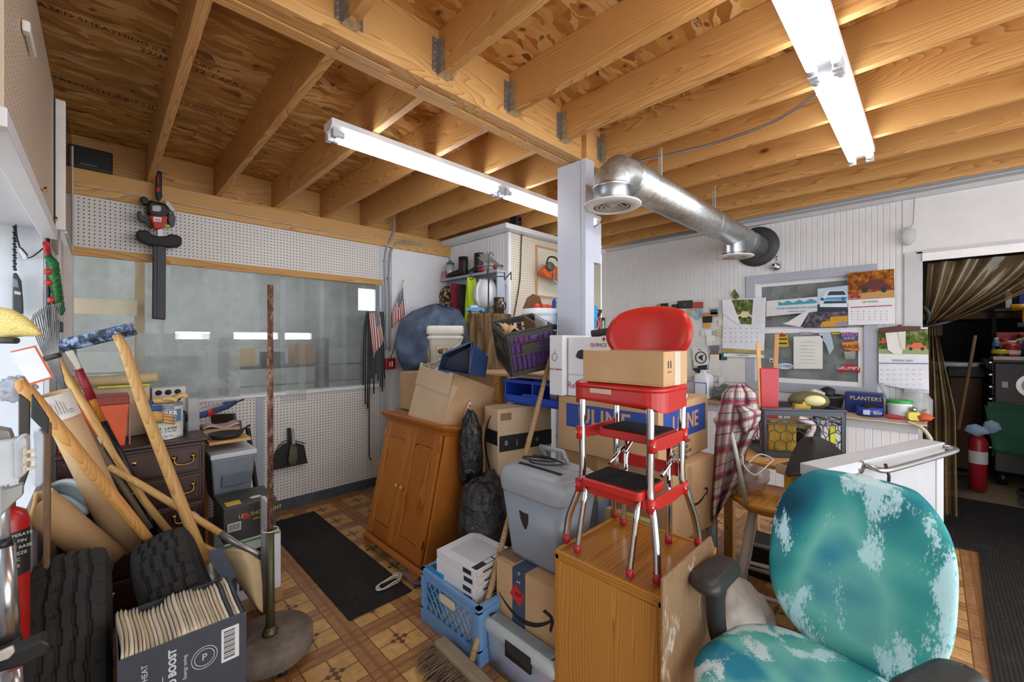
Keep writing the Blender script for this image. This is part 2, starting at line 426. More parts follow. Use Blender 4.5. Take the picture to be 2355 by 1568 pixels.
def mk_fab(name, stops, scale=(4, 4, 4), nsc=2.0, weave=500, det=4, dist=0, rough=.9):
    t = NT(name); n = t.noise(t.coord(scale), nsc, det, .6, dist)
    col = t.ramp(n, stops).outputs[0]
    w = t.noise(t.coord(), weave, 1); return t.bsdf(t.mix(t.math('MULTIPLY', w, .25), col, '202020'), rough, 0, t.bump(w, .15, .001), .1)
DENIM = mk_fab('blue grey chambray', [(.3, '5c6b84'), (.7, '76859e')])
INK = P('241f1c', .7, 0, 0); INKR = P('a03030', .7, 0, 0)
# ---------------- room shell ----------------
BW, RW, LW, TOP = 4.0, 4.54, -0.20, 2.86
JB, JR, GB = 2.615, 2.655, 2.61            # underside of the back joists, front joists, girder
struct(MB().box((-2.6, -3.2, -.1), (4.6, 6.9, 0)).build('floor', VINYL))
f2 = MB().box((4.6, -3.2, -.1), (9.2, 3.4, -.005)).build('shop_floor', P('8c7a5e', .6, 0, .15)); struct(f2)
# back wall with the long opening
wb = MB(); T_ = .13
wb.box((LW-.13, BW, 0), (2.9, BW+T_, 1.0)); wb.box((LW-.13, BW, 2.1), (2.9, BW+T_-.085, JB-.001))
wb.box((LW-.13, BW, 1.0), (-.14, BW+T_, 2.1)); wb.box((2.05, BW, 1.0), (2.9, BW+T_, 2.1))
wall_back = struct(wb.build('wall_back', WHITE))
def wpart(mb, name, mat, par, **k): return mb.build(name, mat, par, **k)
xb = onY(597, 1000, BW).x
wpart(MB().box((-.14, BW-.012, .085), (xb-.025, BW-.001, 1.0)), 'lower_pegboard', PEG_X, wall_back)
wpart(MB().box((xb+.02, BW-.012, .085), (2.02, BW-.001, 1.012)), 'lower_pegboard', PEG_X, wall_back)
wpart(MB().box((xb-.03, BW-.02, .06), (xb+.025, BW-.001, 1.012)), 'batten', TRIMG, wall_back, bev=.002)
wpart(MB().box((2.02, BW-.02, .085), (2.09, BW-.001, 2.46)), 'batten', LGREY, wall_back, bev=.002)
wpart(MB().box((-.135, BW-.016, 2.1), (2.06, BW-.001, 2.465)), 'upper_pegboard', PEG_X, wall_back)
wpart(MB().box((2.16, BW-.012, .3), (2.885, BW-.001, 2.455)), 'white_panel', WHITE2, wall_back)
wpart(MB().box((-.145, BW-.028, 2.042), (2.055, BW-.001, 2.1)), 'header_strip', PINE_X, wall_back, bev=.003)
wpart(MB().box((-.14, BW-.03, 1.0), (2.05, BW+.12, 1.022)), 'sill', WHITE2, wall_back, bev=.003)
wpart(MB().box((-.2, BW-.02, .06), (-.14, BW-.001, 2.1)), 'jamb_board', P('d8cdc4', .5, 0, .05), wall_back, bev=.002)
wpart(MB().box((2.045, BW-.03, 1.0), (2.075, BW+.12, 2.05)), 'jamb_board', P('8d9aa0', .5), wall_back)
struct(MB().box((-.1, BW-.03, 0), (2.1, BW-.001, .082)).build('baseboard_back', P('49535c', .5, 0, .2)))
struct(MB().box((-.2, BW-.045, 2.445), (2.885, BW-.001, JB)).build('trim_1', PINE_X, bev=.004))        # ledger on the back wall
struct(MB().box((-.33, BW+.052, JB), (4.54, BW+.09, TOP)).build('trim_2', PINE_X))                          # rim board behind the joist ends
# left wall with a deep window recess
wl = MB(); D = .32
wl.box((LW-D, 2.97, 0), (LW, BW+.05, TOP)); wl.box((LW-D, -.6, 0), (LW, 1.42, TOP))
wl.box((LW-D, 1.42, 2.005), (LW, 2.97, TOP)); wl.box((LW-D, 1.42, 0), (LW, 2.97, .86))
wall_left = struct(wl.build('wall_left', P('dfe2e8', .5, 0, .03)))
wpart(MB().box((LW+.001, 1.38, .2), (LW+.03, 1.47, TOP)), 'casing', P('d5d0cb', .5), wall_left, bev=.003)
wpart(MB().box((LW+.001, 3.74, .0), (LW+.02, 3.96, 2.1)), 'corner_board', P('ddd5ce', .5), wall_left, bev=.003)
wpart(MB().box((LW+.001, 2.97, .6), (LW+.02, 3.05, 2.0)), 'casing', P('c8c8cc', .5), wall_left, bev=.003)
w3 = struct(MB().box((LW-D+.01, 1.42, .86), (LW-D+.05, 1.5, 2.005)).box((LW-D+.01, 2.89, .86), (LW-D+.05, 2.97, 2.005)).box((LW-D+.01, 1.5, .86), (LW-D+.05, 2.89, .93)).box((LW-D+.01, 1.5, 1.93), (LW-D+.05, 2.89, 2.005)).build('window_3', WHITE2))
MB().box((LW-D+.028, 1.5, .93), (LW-D+.032, 2.89, 1.93)).build('pane', mk_clear('window glass', 'f4f8fa', .1, .05), w3)
# right wall: beadboard with real grooves, window and doorway cut out
RX = RW
def bead(mb, y0, y1, z0, z1, x, sgn=1, pitch=.04, g=.0045):
    """vertical V-grooved boards on a plane x = const, facing -x"""
    n = max(1, round((y1-y0)/pitch)); ps = []
    for i in range(n):
        a = y0+(y1-y0)*i/n; b = y0+(y1-y0)*(i+1)/n
        ps += [(a, x+g), (a+.004, x), (b-.004, x)]
    ps.append((y1, x+g))
    vs = [(p[1], p[0], z0) for p in ps]+[(p[1], p[0], z1) for p in ps]; k = len(ps)
    mb.add(vs, [(i, i+1, k+i+1, k+i) for i in range(k-1)])
WY0, WY1, WZ0, WZ1 = .40, 1.22, 1.08, 2.04; DY1, DY0, DZ = .06, -.98, 2.165
wr = MB()
for (y0, y1, z0, z1) in ((WY1, 2.98, 0, TOP), (WY0, WY1, 0, WZ0), (WY0, WY1, WZ1, TOP), (DY1, WY0, 0, TOP), (DY0, DY1, DZ, TOP), (-3.2, DY0, 0, TOP)):
    wr.box((RX+.006, y0, z0), (RX+.12, y1, z1))
wall_right = struct(wr.build('wall_right', WHITE))
bb = MB()
bead(bb, WY1, 2.975, .0, 2.6, RX-.006); bead(bb, WY0, WY1, 0, WZ0, RX-.006); bead(bb, WY0, WY1, WZ1, 2.6, RX-.006); bead(bb, .10, WY0, 0, 2.6, RX-.006)
bb.build('beadboard', WHITE, wall_right, fix=False)
wpart(MB().box((RX-.01, -3.2, DZ), (RX+.006, .17, 2.6)), 'smooth_panel', WHITE, wall_right)
struct(MB().prism([(0, 0), (-.05, .0), (-.05, .03), (-.03, .06), (-.03, .068), (0, .068)][::-1], -3.2, 2.98, M=T(RX-.008, 0, 2.587) @ Matrix(((1, 0, 0, 0), (0, 0, 1, 0), (0, 1, 0, 0), (0, 0, 0, 1)))).build('trim_3', LGREY))
# door casing and opening on the right wall
d1 = MB(); d1.box((RX-.02, DY1-.002, 0), (RX+.14, DY1+.03, DZ)); d1.box((RX-.02, DY1+.03, 0), (RX-.007, DY1+.10, DZ+.0))
d1.box((RX-.02, DY0, DZ-.012), (RX+.14, DY1+.03, DZ+.012)); d1.box((RX-.02, DY0-.1, 0), (RX+.14, DY0, DZ))
door_1 = struct(d1.build('door_1', LGREY))
hd = MB().box((RX-.03, DY0, DZ-.075), (RX-.012, DY1, DZ-.013)); hd.build('hanging_rail', P('eeeeee', .35), door_1, bev=.002)
# window frame (right wall)
wf = MB()
for (y0, y1, z0, z1) in ((WY1-.005, 1.296, 1.0, 2.105), (.318, WY0+.005, 1.0, 2.105), (WY0, WY1, 2.03, 2.105), (WY0, WY1, 1.0, 1.085)):
    wf.box((RX-.028, y0, z0), (RX-.007, y1, z1))
window_1 = struct(wf.build('window_1', TRIMG, bev=.003))
zm = onX(1850, 762, RX).z
def sash(z0, z1, x, nm):
    s = MB(); w = .045
    s.box((x, WY0, z0), (x+.03, WY0+w, z1)); s.box((x, WY1-w, z0), (x+.03, WY1, z1)); s.box((x, WY0+w, z0), (x+.03, WY1-w, z0+w)); s.box((x, WY0+w, z1-w), (x+.03, WY1-w, z1))
    o = s.build(nm, WHITE2, window_1, bev=.003)
    MB().box((x+.012, WY0+w, z0+w), (x+.016, WY1-w, z1-w)).build('pane', mk_clear('dusty pane', 'dfe4e2', .42, .12, haze='a8aeaa', hz=4), o)
sash(WZ0, zm+.03, RX-.004, 'lower_sash'); sash(zm, WZ1, RX+.03, 'upper_sash')
# closet built into the corner
CX0, CY0 = 2.89, 2.98
cl = MB().box((CX0+.006, CY0+.01, 0), (RW, BW, 2.56)); wall_closet = struct(cl.build('closet_wall', WHITE))
cb = MB(); bead(cb, CY0+.02, BW-.04, 1.0, 2.56, CX0-.004, pitch=.045); cb.build('beadboard', WHITE2, wall_closet, fix=False)
MB().box((CX0+.012, CY0-.004, .9), (RW-.01, CY0+.009, 2.56)).build('pegboard', PEG_X2, wall_closet)
MB().box((CX0-.012, CY0-.012, 0), (CX0+.03, CY0+.02, 2.56)).build('corner_strip', WHITE2, wall_closet, bev=.002)
MB().box((CX0-.13, CY0-.1, 2.565), (RW-.02, BW-.05, 2.613)).build('top_slab', WHITE2, wall_closet, bev=.004)
# ---------------- ceiling: sheathing, joists, girder, post ----------------
ceiling = struct(MB().box((-.55, -3.2, TOP), (4.75, 4.2, TOP+.02)).build('ceiling', OSB))
def joist(x, y0, y1, z0, seed=0):
    return MB().box((-.019, y0, z0), (.019, y1, TOP)).build('joist', PINE_Y, ceiling, bev=.003)
GY0, GY1 = 1.545, 1.69
JX = [.245, .652, 1.066, 1.472, 1.862, 2.262, 2.668, 3.075, 3.48, 3.89, 4.3]
j0 = joist(0, GY1, BW+.05, JB); j0.location.x = JX[0]
for x in JX[1:]:
    j = j0.copy(); COL.objects.link(j); j.parent = ceiling; j.location.x = x
FX = [.21, .66, 1.085, 1.52, 1.945, 2.36, 2.78, 3.19, 3.6, 4.02, 4.40]
k0 = joist(0, -3.2, GY0, JR); k0.location.x = FX[0]
hm = MB()
hm.box((-.03, GY0-.045, JR-.004), (.03, GY0, JR)); hm.box((-.024, GY0-.045, JR), (-.0195, GY0, JR+.16)); hm.box((.0195, GY0-.045, JR), (.024, GY0, JR+.16))
hm.box((-.055, GY0-.003, JR+.01), (-.02, GY0-.0005, JR+.16)); hm.box((.02, GY0-.003, JR+.01), (.055, GY0-.0005, JR+.16))
for sx in (-1, 1):
    for i in range(6): hm.cyl((sx*.04, GY0-.008, JR+.02+i*.026), (sx*.04, GY0, JR+.02+i*.026), .004, 6)
hang = hm.build('joist_hanger', GALV, k0)
for x in FX[1:]:
    j = k0.copy(); COL.objects.link(j); j.parent = ceiling; j.location.x = x
    h = hang.copy(); COL.objects.link(h); h.parent = j
g = MB()
for i, (a, b) in enumerate(((GY0, GY0+.04), (GY0+.043, GY0+.085), (GY0+.088, GY1))): g.box((-.6, a, GB+.004*(i == 1)), (RW, b, TOP))
g.build('girder', PINE_X, ceiling, bev=.004)
MB().box((.65, GY0+.05, GB-.004), (.86, GY0+.085, GB)).box((1.0, GY0+.05, GB-.004), (1.2, GY0+.085, GB)).build('shim', P('c9a06a', .6), ceiling)
st = MB()
for (px, py, s, tx) in ((300, 88, .042, '|| RATED SHEATHING || EXPOSURE 1'), (450, 160, .05, '32/16  15/32  | APA |'), (250, 215, .05, '|  | STRENGTH AXIS | || THIS'), (530, 270, .045, '|| SIZED FOR SPACING'), (720, 240, .04, '|| EXPOSURE 1'), (1590, 35, .035, 'APA RATED')):
    p = onZ(px, py, TOP); st.text(tx, s, T(p.x, p.y, TOP-.0006) @ rot(180, 0, 0) @ rot(0, 0, 0), .0002)
st.build('panel_stamp', P('3a2412', .7), ceiling, fix=False)
# painted post under the girder
po = MB().box((2.13, 1.51, 0), (2.222, 1.548, GB)).box((2.13, 1.55, 0), (2.222, 1.735, GB-.001))
post = struct(po.build('column', P('c3c7d2', .45, 0, .02), bev=.003))
MB().box((2.14, 1.512, GB), (2.215, 1.546, TOP-.01)).build('post_top', PINE_Y, post)
br = MB().prism([(0, 0), (.0, .2), (.09, .26), (.11, .26), (.11, .0)], 0, .04, M=frame(V((2.222, 1.57, 1.98)), (1, 0, 0), (0, 0, 1)))
br.build('bracket', P('c3c7d2', .45, 0, .02), post)
# ---------------- strip lights ----------------
def strip_light(x0, x1, y, zt, label, two=False):
    """surface-mounted fluorescent strip along x; its lamps run end to end in pairs"""
    w = .11 if not two else .125
    t = thing('ceiling_strip_light', label, 'ceiling light', (x0, y, zt), group=None)
    L = x1-x0
    h = MB().prism([(-w/2, 0), (w/2, 0), (w/2, -.03), (w*.3, -.052), (-w*.3, -.052), (-w/2, -.03)], 0, L, M=Matrix(((0, 0, 1, 0), (1, 0, 0, 0), (0, 1, 0, 0), (0, 0, 0, 1))))
    h.build('housing', P('e4e4e8', .35, 0, .02), t, bev=.002)
    half = L/2
    for k in range(2):
        a, b = k*half+.035, (k+1)*half-.035
        for sy in (-1, 1):
            yy = sy*w*.33
            MB().cyl((a, yy, -.068), (b, yy, -.068), .0165, 14).build('lamp_tube', TUBE, t)
            for xx, xa, xb in ((a-.016, a-.006, a+.035), (b+.016, b-.035, b+.006)):
                c = MB(); c.box((xx-.012, yy-.018, -.09), (xx+.012, yy+.018, -.045)); c.cyl((xa, yy, -.068), (xb, yy, -.068), .0172, 12); c.build('lamp_holder', P('c8ccd2', .3), t, bev=.003)
    return t
strip_light(.83, 3.27, 2.2, JB-.001, 'white strip light under the joists on the window side of the girder')
strip_light(.9, 3.34, .31, JR-.001, 'white twin-tube strip light under the joists near the silver duct', True)
strip_light(.9, 3.34, -1.6, JR-.001, 'unseen white strip light added behind the camera under the front joists', True)  # out-of-view lamp, added to carry the rows and the even light further back
# ---------------- ductwork and things under the joists ----------------
DYc, DZc, DR = 1.2, 2.385, .1
t = thing('ventilation_duct', 'round galvanised ventilation duct with two white diffusers running to the white wall', 'duct', (1.93, DYc, DZc))
d = MB(); d.tube([(.16, 0, 0), (2.6, 0, 0)], DR, 32, caps=False); d.build('pipe', GALV, t, solid=.002)
sr = MB()
for x in (.33, 1.38, 2.2): sr.tube([(x-.004, 0, 0), (x, 0, 0), (x+.004, 0, 0)], [DR+.001, DR+.004, DR+.001], 32, caps=False)
for x in (.16, .17): sr.tube([(x-.006, 0, 0), (x, 0, 0), (x+.006, 0, 0)], [DR+.001, DR+.006, DR+.001], 32, caps=False)
sr.build('seam_ring', GALV, t)
e = MB(); e.tube([(.16, 0, 0), (.06, 0, -.01), (.0, 0, -.06), (0, 0, -.10)], [DR, DR+.003, DR, DR*.96], 32, caps=False); e.build('elbow', GALV, t)
e2 = MB(); e2.tube([(0, 0, -.09), (0, 0, -.1), (0, 0, -.104), (0, 0, -.18)], [DR*.99, DR*1.03, DR*.96, DR*.94], 32, caps=False); e2.build('boot', STEEL, t)
e3 = MB(); e3.tube([(1.93, 0, -.03), (1.93, 0, -.18)], DR*.85, 32, caps=False); e3.build('boot', STEEL, t)
for x in (0, 1.93):
    f = MB(); f.lathe([(.1, 0), (.15, -.008), (.152, -.013), (.146, -.017), (.1, -.026), (.096, -.02)], 36, T(x, 0, -.178), caps=False)
    fo = f.build('diffuser', P('d9d7d0', .4), t)
    gmb = MB()
    for rr in (.028, .052, .076): gmb.lathe([(rr, 0), (rr+.012, -.012), (rr+.01, -.014), (rr-.003, -.001)], 32, T(x, 0, -.188), caps=False)
    for a in range(3): gmb.cbox((0, 0, 0), (.19, .006, .008), T(x, 0, -.192) @ rot(0, 0, 60*a+15))
    gmb.lathe([(.002, -.012), (.016, -.012), (.016, 0), (.002, 0)], 16, T(x, 0, -.186))
    gmb.build('louvre_ring', P('b6b1a6', .5, 0, .2), fo)
    MB().lathe([(.0005, 0), (.098, 0)], 24, T(x, 0, -.165), caps=False).build('dark_throat', BLACKM, fo)
rg = MB(); rg.lathe([(DR-.002, 0), (.19, 0), (.19, -.01), (DR-.002, -.01)], 40, frame(V((2.592, 0, .0)), (0, 1, 0), (0, 0, 1))); rg.build('wall_collar', P('39393b', .6), t)
for i, (x, tag_) in enumerate(((2.49, 'perforated steel hanger strap nearest the duct elbow'), (3.40, 'perforated steel hanger strap near the wall end of the duct'))):
    s = MB()
    n = 12; z0, z1 = DZc+DR*.7, JR+.03
    for sy in (-1, 1):
        for k in range(n):
            a, b = z0+(z1-z0)*k/n, z0+(z1-z0)*(k+1)/n
            s.box((-.009, sy*.008-.0015, a), (.009, sy*.008+.0015, b-.008))
            s.box((-.009, sy*.008-.0015, b-.008), (-.004, sy*.008+.0015, b)); s.box((.004, sy*.008-.0015, b-.008), (.009, sy*.008+.0015, b))
    s.M = None
    pts = [(0, DR*1.01*math.cos(R(a)), DZc+DR*1.01*math.sin(R(a))) for a in range(85, 95, 5)]
    o = s.build('hanger_strap', P('c9cacb', .35, .6)); o.location = (x, DYc, 0); tag(o, tag_, 'strap', 'duct hanger straps')
c = MB(); pth = smooth_path([onZ(1466, 372, 2.64), onZ(1540, 355, 2.635), onZ(1640, 330, 2.625), onZ(1755, 290, 2.62), onZ(1810, 262, 2.63), onZ(1880, 215, 2.645)], 12)
c.tube(pth, [.0065+.0012*(i % 2) for i in range(len(pth))], 8)
tag(c.build('armoured_cable', STEEL, wld=pth[0]), 'flexible metal-clad cable looping along the joists to the twin strip light', 'cable')
# globe lamp, camera on the white wall
t = thing('glass_lamp_globe', 'clear glass globe hanging on a thin wire beside the doorway', 'lamp', (RX-.05, .14, 2.30))
MB().lathe([(.002, .07), (.02, .066), (.042, .045), (.05, .015), (.05, -.02), (.042, -.055), (.022, -.075), (.002, -.08)], 20).build('globe', mk_clear('clear glass', 'f2f4f4', .3, .05, haze='dcdcda'), t)
b = MB(); b.tube([(0, -.02, .068), (.01, -.03, .09), (.02, -.035, .2), (.03, -.04, .33)], .0025, 6); b.build('wire', P('8a8a88', .5), t)
t = thing('dome_camera', 'small silver security camera on the white wall below the duct collar', 'camera', (RX-.008, 1.03, 2.165))
MB().lathe([(.04, 0), (.042, .012), (.034, .02), (.03, .03)], 20, frame(V((0, 0, .03)), (0, 1, 0), (0, 0, 1))).build('base', P('c8cacc', .3), t)
MB().ball((-.045, 0, .0), .036, 16, 12).build('head', STEEL, t)
MB().cyl((-.055, -.004, .003), (-.092, .012, .012), .017, 16).build('lens_barrel', P('d8d8d8', .3), t); MB().cyl((-.09, .012, .012), (-.094, .013, .013), .012, 14).build('lens', BLACK, t)
MB().tube(smooth_path([(-.01, 0, .06), (-.012, .01, .1), (-.004, .0, .10), (.002, .0, .11)], 5), .003, 6).build('lead', DGREY, t)
# speaker on the ledger, black case
p0 = onY(170, 336, 4.0); t = thing('black_case', 'black box resting on the ledger board under the sheathing', 'box', (-.045, 3.975, JB+.001))
MB().box((-.115, -.06, 0), (.095, .06, .135)).build('body', BLACK, t, bev=.006); MB().box((-.06, -.062, .018), (.02, -.06, .022)).build('scuff', P('8c8c8c', .5), t)
# hedge trimmer hung from the ledger
YT = 3.86
t = thing('hedge_trimmer', 'red and black petrol hedge trimmer hanging blade-down on the pegboard', 'hedge trimmer', onY(365, 392, YT)); O = onY(365, 392, YT)
def hx(mb, name, mat, **k): return mb.build(name, mat, t, wld=O, **k)
hx(slab(MB(), [(359, 392), (373, 393), (373, 445), (374, 452), (365, 462), (359, 452), (357, 440)], 'y', YT, .045), 'rear_handle', BLACK, bev=.008)
hx(slab(MB(), [(362, 402), (365, 402), (365, 424), (362, 424)], 'y', YT-.002, .005), 'red_stripe', RED)
hx(slab(MB(), [(359, 430), (369, 431), (370, 440), (359, 440)], 'y', YT-.004, .01), 'trigger', RED, bev=.002)
hx(slab(MB(), [(337, 468), (345, 456), (358, 462), (370, 464), (383, 467), (392, 480), (390, 496), (372, 500), (345, 494), (336, 486)], 'y', YT-.03, .12), 'engine_cover', BLACK, bev=.02)
hx(slab(MB(), [(349, 472), (364, 471), (371, 474), (371, 484), (366, 487), (350, 485)], 'y', YT-.034, .01), 'recoil_plate', P('b9b9bb', .3, .7), bev=.004)
hx(slab(MB(), [(378, 458), (390, 462), (402, 478), (404, 488), (392, 484), (380, 470)], 'y', YT-.01, .07), 'fuel_tank', P('d8d2b8', .35), bev=.012)
hx(slab(MB(), [(342, 494), (387, 496), (383, 508), (376, 522), (368, 527), (354, 525), (350, 512)], 'y', YT-.045, .07), 'shroud', P('c42a18', .3), bev=.01)
lm = slab(MB(), [(353, 498), (372, 500), (371, 510), (353, 509)], 'y', YT-.0475, .002); lo = hx(lm, 'shroud_label', P('e6e6ea', .4))
lt = slab(MB(), [(355, 504), (370, 505), (369, 507), (356, 506)], 'y', YT-.0485, .001); hx(lt, 'label_print', P('5060a0', .4))
hx(slab(MB(), [(320, 455), (330, 450), (340, 455), (344, 465), (336, 470), (326, 468)], 'y', YT-.02, .05), 'primer_cap', BLACK, bev=.01)
hx(slab(MB(), [(315, 486), (322, 484), (328, 494), (336, 500), (346, 512), (352, 522), (346, 524), (334, 510), (322, 508), (316, 498)], 'y', YT-.02, .06), 'side_guard', DGREY, bev=.008)
hx(slab(MB(), [(386, 492), (400, 490), (404, 500), (402, 518), (394, 522), (386, 510)], 'y', YT-.02, .07), 'muffler', P('4a4a48', .4, .6), bev=.006)
hx(slab(MB(), [(378, 516), (398, 516), (398, 522), (380, 522)], 'y', YT-.01, .03), 'fuel_line', P('c8b840', .4), bev=.003)
hx(slab(MB(), [(361, 524), (376, 526), (376, 545), (361, 544)], 'y', YT-.01, .05), 'gear_neck', STEEL, bev=.004)
hx(slab(MB(), [(313, 532), (322, 528), (342, 530), (352, 541), (382, 543), (390, 537), (408, 540), (419, 545), (419, 562), (410, 566), (384, 567), (345, 562), (328, 555), (314, 546)], 'y', YT-.04, .09), 'front_handle', BLACKM, bev=.012)
hx(slab(MB(), [(352, 563), (382, 566), (381, 735), (350, 733)], 'y', YT-.02, .045), 'blade_cover', P('2e2f33', .5), bev=.006)
hx(slab(MB(), [(362, 566), (367, 566), (366, 732), (361, 732)], 'y', YT-.026, .01), 'cover_rib', P('38393d', .45), bev=.003)
hk = MB(); hk.tube(smooth_path([onY(383, 402, 3.95), onY(377, 398, YT), onY(366, 392, YT-.02), onY(355, 390, YT), onY(353, 398, 3.9), onY(357, 404, 3.955)], 6), .0035, 6); hx(hk, 'wire_loop', STEEL)
# conduits, fire alarm box, white cable on the ledger
for nm, pts, r in (('left', [(905, 500), (906, 522), (903, 540), (897, 555), (889, 572), (885, 600), (886, 650), (888, 700), (888, 802)], .011), ('right', [(1030, 572), (1010, 571), (980, 566), (950, 560), (925, 558), (911, 560), (902, 572), (897, 590), (895, 640), (897, 700), (896, 806)], .010)):
    m = MB(); pl = smooth_path([onY(x, y, 3.94 if y < 566 else 3.972) for x, y in pts], 5); m.tube(pl, r, 10)
    for k in (3, 6):
        q = onY(*pts[min(k+2, len(pts)-1)], 3.972); m.box((q.x-.02, 3.968, q.z-.008), (q.x+.02, 3.986, q.z+.008))
    tag(m.build('conduit', P('9aa0a6', .4), wld=pl[-1]), 'grey electrical conduit rising from the red box straight up to the joists' if nm == 'left' else 'grey electrical conduit bending from the red box along the ledger to the closet', 'conduit')
wc = MB(); pl = smooth_path([onY(x, y, 3.935) for x, y in ((175, 425), (300, 445), (450, 474), (600, 503), (720, 525), (850, 548), (870, 541), (890, 545), (960, 556), (1030, 566))], 5); wc.tube(pl, .0035, 6)
tag(wc.build('ledger_wire', P('d8c8b0', .5), wld=pl[0]), 'thin cream cable stapled along the wooden ledger above the long window', 'cable')
q = onY(895, 836, 3.97); t = thing('alarm_box', 'small red box at the foot of two grey conduits beside the long window', 'switch box', (q.x, 3.985, q.z))
MB().box((-.055, -.05, -.055), (.055, 0, .055)).build('box', RED, t, bev=.004); MB().box((-.048, -.054, -.05), (.048, -.05, .05)).build('cover', P('a81a20', .35), t, bev=.003)
MB().box((-.02, -.058, -.03), (-.008, -.054, .02)).box((.004, -.058, -.03), (.02, -.054, .025)).build('lever', P('e8d8d0', .4), t, bev=.001)
MB().tube([(.1, 0, .3), (.05, .0, .12), (.02, 0, .05)], .004, 6).build('lead', DGREY, t)
# flags
def flag_mat(name, w, h, red='a83038', white='e6dcd4', blue='28345e'):
    """stripes along local x, canton in the hoist corner"""
    t = NT(name); c = t.coord(kind='UV'); sp = t.n('SeparateXYZ', c)
    st_ = t.math('MODULO', t.math('FLOOR', t.math('MULTIPLY', sp.outputs[1], 13.0)), 2.0)
    col = t.mix(st_, red, white)
    u13 = t.math('MULTIPLY', sp.outputs[0], 15); v13 = t.math('MULTIPLY', sp.outputs[1], 20)
    def fr(q): return t.math('SUBTRACT', t.math('FRACT', q), .5)
    odd = t.math('MULTIPLY', t.math('MODULO', t.math('FLOOR', v13), 2.0), .5)
    dd = t.math('SQRT', t.math('ADD', t.math('POWER', fr(t.math('ADD', u13, odd)), 2.0), t.math('POWER', fr(v13), 2.0)))
    can = t.mix(t.math('LESS_THAN', dd, .27), blue, 'e8e8ee')
    inc = t.math('MULTIPLY', t.math('LESS_THAN', sp.outputs[0], .42), t.math('GREATER_THAN', sp.outputs[1], .46))
    return t.bsdf(t.mix(inc, col, can), .85, 0, None, .1)
def flag(corners, Y, nm_mat, fold, lab, pole):
    """corners (pixels): hoist top, hoist bottom, fly bottom, fly top of the drooping cloth"""
    a, b, c_, d_ = [onY(x, y, Y) for x, y in corners]
    nu, nv = 16, 10; vs = []; uv = []
    for j in range(nv+1):
        for i in range(nu+1):
            u, v = i/nu, j/nv; p = (a*(1-v)+b*v)*(1-u)+(d_*(1-v)+c_*v)*u
            p = p+V((0, fold*math.sin(v*9+u*2)*(.3+u), 0)); vs.append(p); uv.append((u, 1-v))
    O = a.copy(); t = thing('flag', lab, 'flag', O)
    mb = MB(); w = nu+1
    mb.add(vs, [(j*w+i, j*w+i+1, (j+1)*w+i+1, (j+1)*w+i) for j in range(nv) for i in range(nu)], True)
    o = mb.build('cloth', nm_mat, t, wld=O, fix=False, solid=.0015)
    ul = o.data.uv_layers.new(name='UVMap')
    for l in o.data.loops: ul.data[l.index].uv = uv[l.vertex_index]
    pm = MB(); pm.tube([onY(*pole[0], Y), onY(*pole[1], Y+.01)], .004, 8); pm.ball(onY(*pole[0], Y), .008, 8, 6)
    pm.build('staff', P('c8b890', .4), t, wld=O); return t
flag([(926, 660), (902, 720), (900, 756), (932, 724)], 3.94, flag_mat('flag cloth', 1, 1), .01, 'small stars and stripes flag on a stick against the white wall panel', ((927, 645), (910, 745)))
flag([(873, 716), (848, 720), (857, 826), (884, 780)], 3.85, flag_mat('faded flag cloth', 1, 1, '8e4a44', 'e0cfc4', '2a3350'), .012, 'faded stars and stripes flag hanging over the black straps', ((868, 706), (886, 800)))
# black straps on a wire frame
t = thing('bungee_strap_bundle', 'bundle of black rubber straps hanging at the end of the long window', 'straps', onY(865, 715, 3.93)); O = onY(865, 715, 3.93)
for i in range(11):
    x0 = 838+i*4.4; ln = (885, 930, 940, 880, 870, 905, 860, 875, 890, 900, 870)[i]
    m = MB(); m.tube(smooth_path([onY(845+i*3.6, 717, 3.93), onY(x0+1, 745, 3.92-.006*(i % 3)), onY(x0-(2 if i < 2 else 0), 800, 3.91), onY(x0+(i-5)*.5, ln, 3.93)], 4), .007, 6)
    m.build('strap', BLACKM, t, wld=O)
MB().tube([onY(836, 714, 3.95), onY(848, 718, 3.9), onY(868, 717, 3.9), onY(874, 712, 3.95)], .003, 6).build('wire_frame', STEEL, t, wld=O)
m = MB(); m.tube([onY(850, 880, 3.95), onY(849, 940, 3.95), onY(849, 1050, 3.955), onY(853, 1058, 3.95)], .006, 6); m.build('long_strap', BLACKM, t, wld=O)
# ---------------- strip curtain in the long window ----------------
VINS = mk_clear('clear vinyl strip', 'f2f4f2', .22, .1, .006, 7, .6, 'd0d6d2', 3); VIN2 = mk_clear('scratched clear sheet', 'eef0ee', .34, .22, .003, 14, .5, 'c8cecb', 5)
t = thing('strip_curtain', 'curtain of clear plastic strips filling the long window in the pegboard wall', 'strip curtain', (.95, BW, 2.04))
edges = [345, 380, 400, 470, 530, 590, 648, 692, 738, 790, 835, 872]
xs = [onY(x, 700, BW+.03).x-.95 for x in edges]
for i in range(len(xs)-1):
    a, b = xs[i]-.02, min(xs[i+1]+.025, 1.1); ph = i*1.7; yy = .012+.010*(i % 2)
    zb = -1.02 if i != 6 else -1.10
    def fn(u, v, a=a, b=b, ph=ph, yy=yy, zb=zb, i=i):
        z = zb*v; w = .006*math.sin(ph+v*6)+.004*math.sin(u*5+ph*2)
        if i == 6: w -= .05*v*v
        return (a+(b-a)*u, yy+w, z)
    MB().grid(fn, 6, 14).build('strip', VINS, t, fix=False)
MB().grid(lambda u, v: (onY(160, 700, BW).x-.95+(.38)*u, .02+.012*math.sin(u*9+v*3)+.008*math.sin(v*11), -1.02*v), 14, 16).build('strip', VINS, t, fix=False)
a, b = onY(313, 766, BW), onY(550, 912, BW)
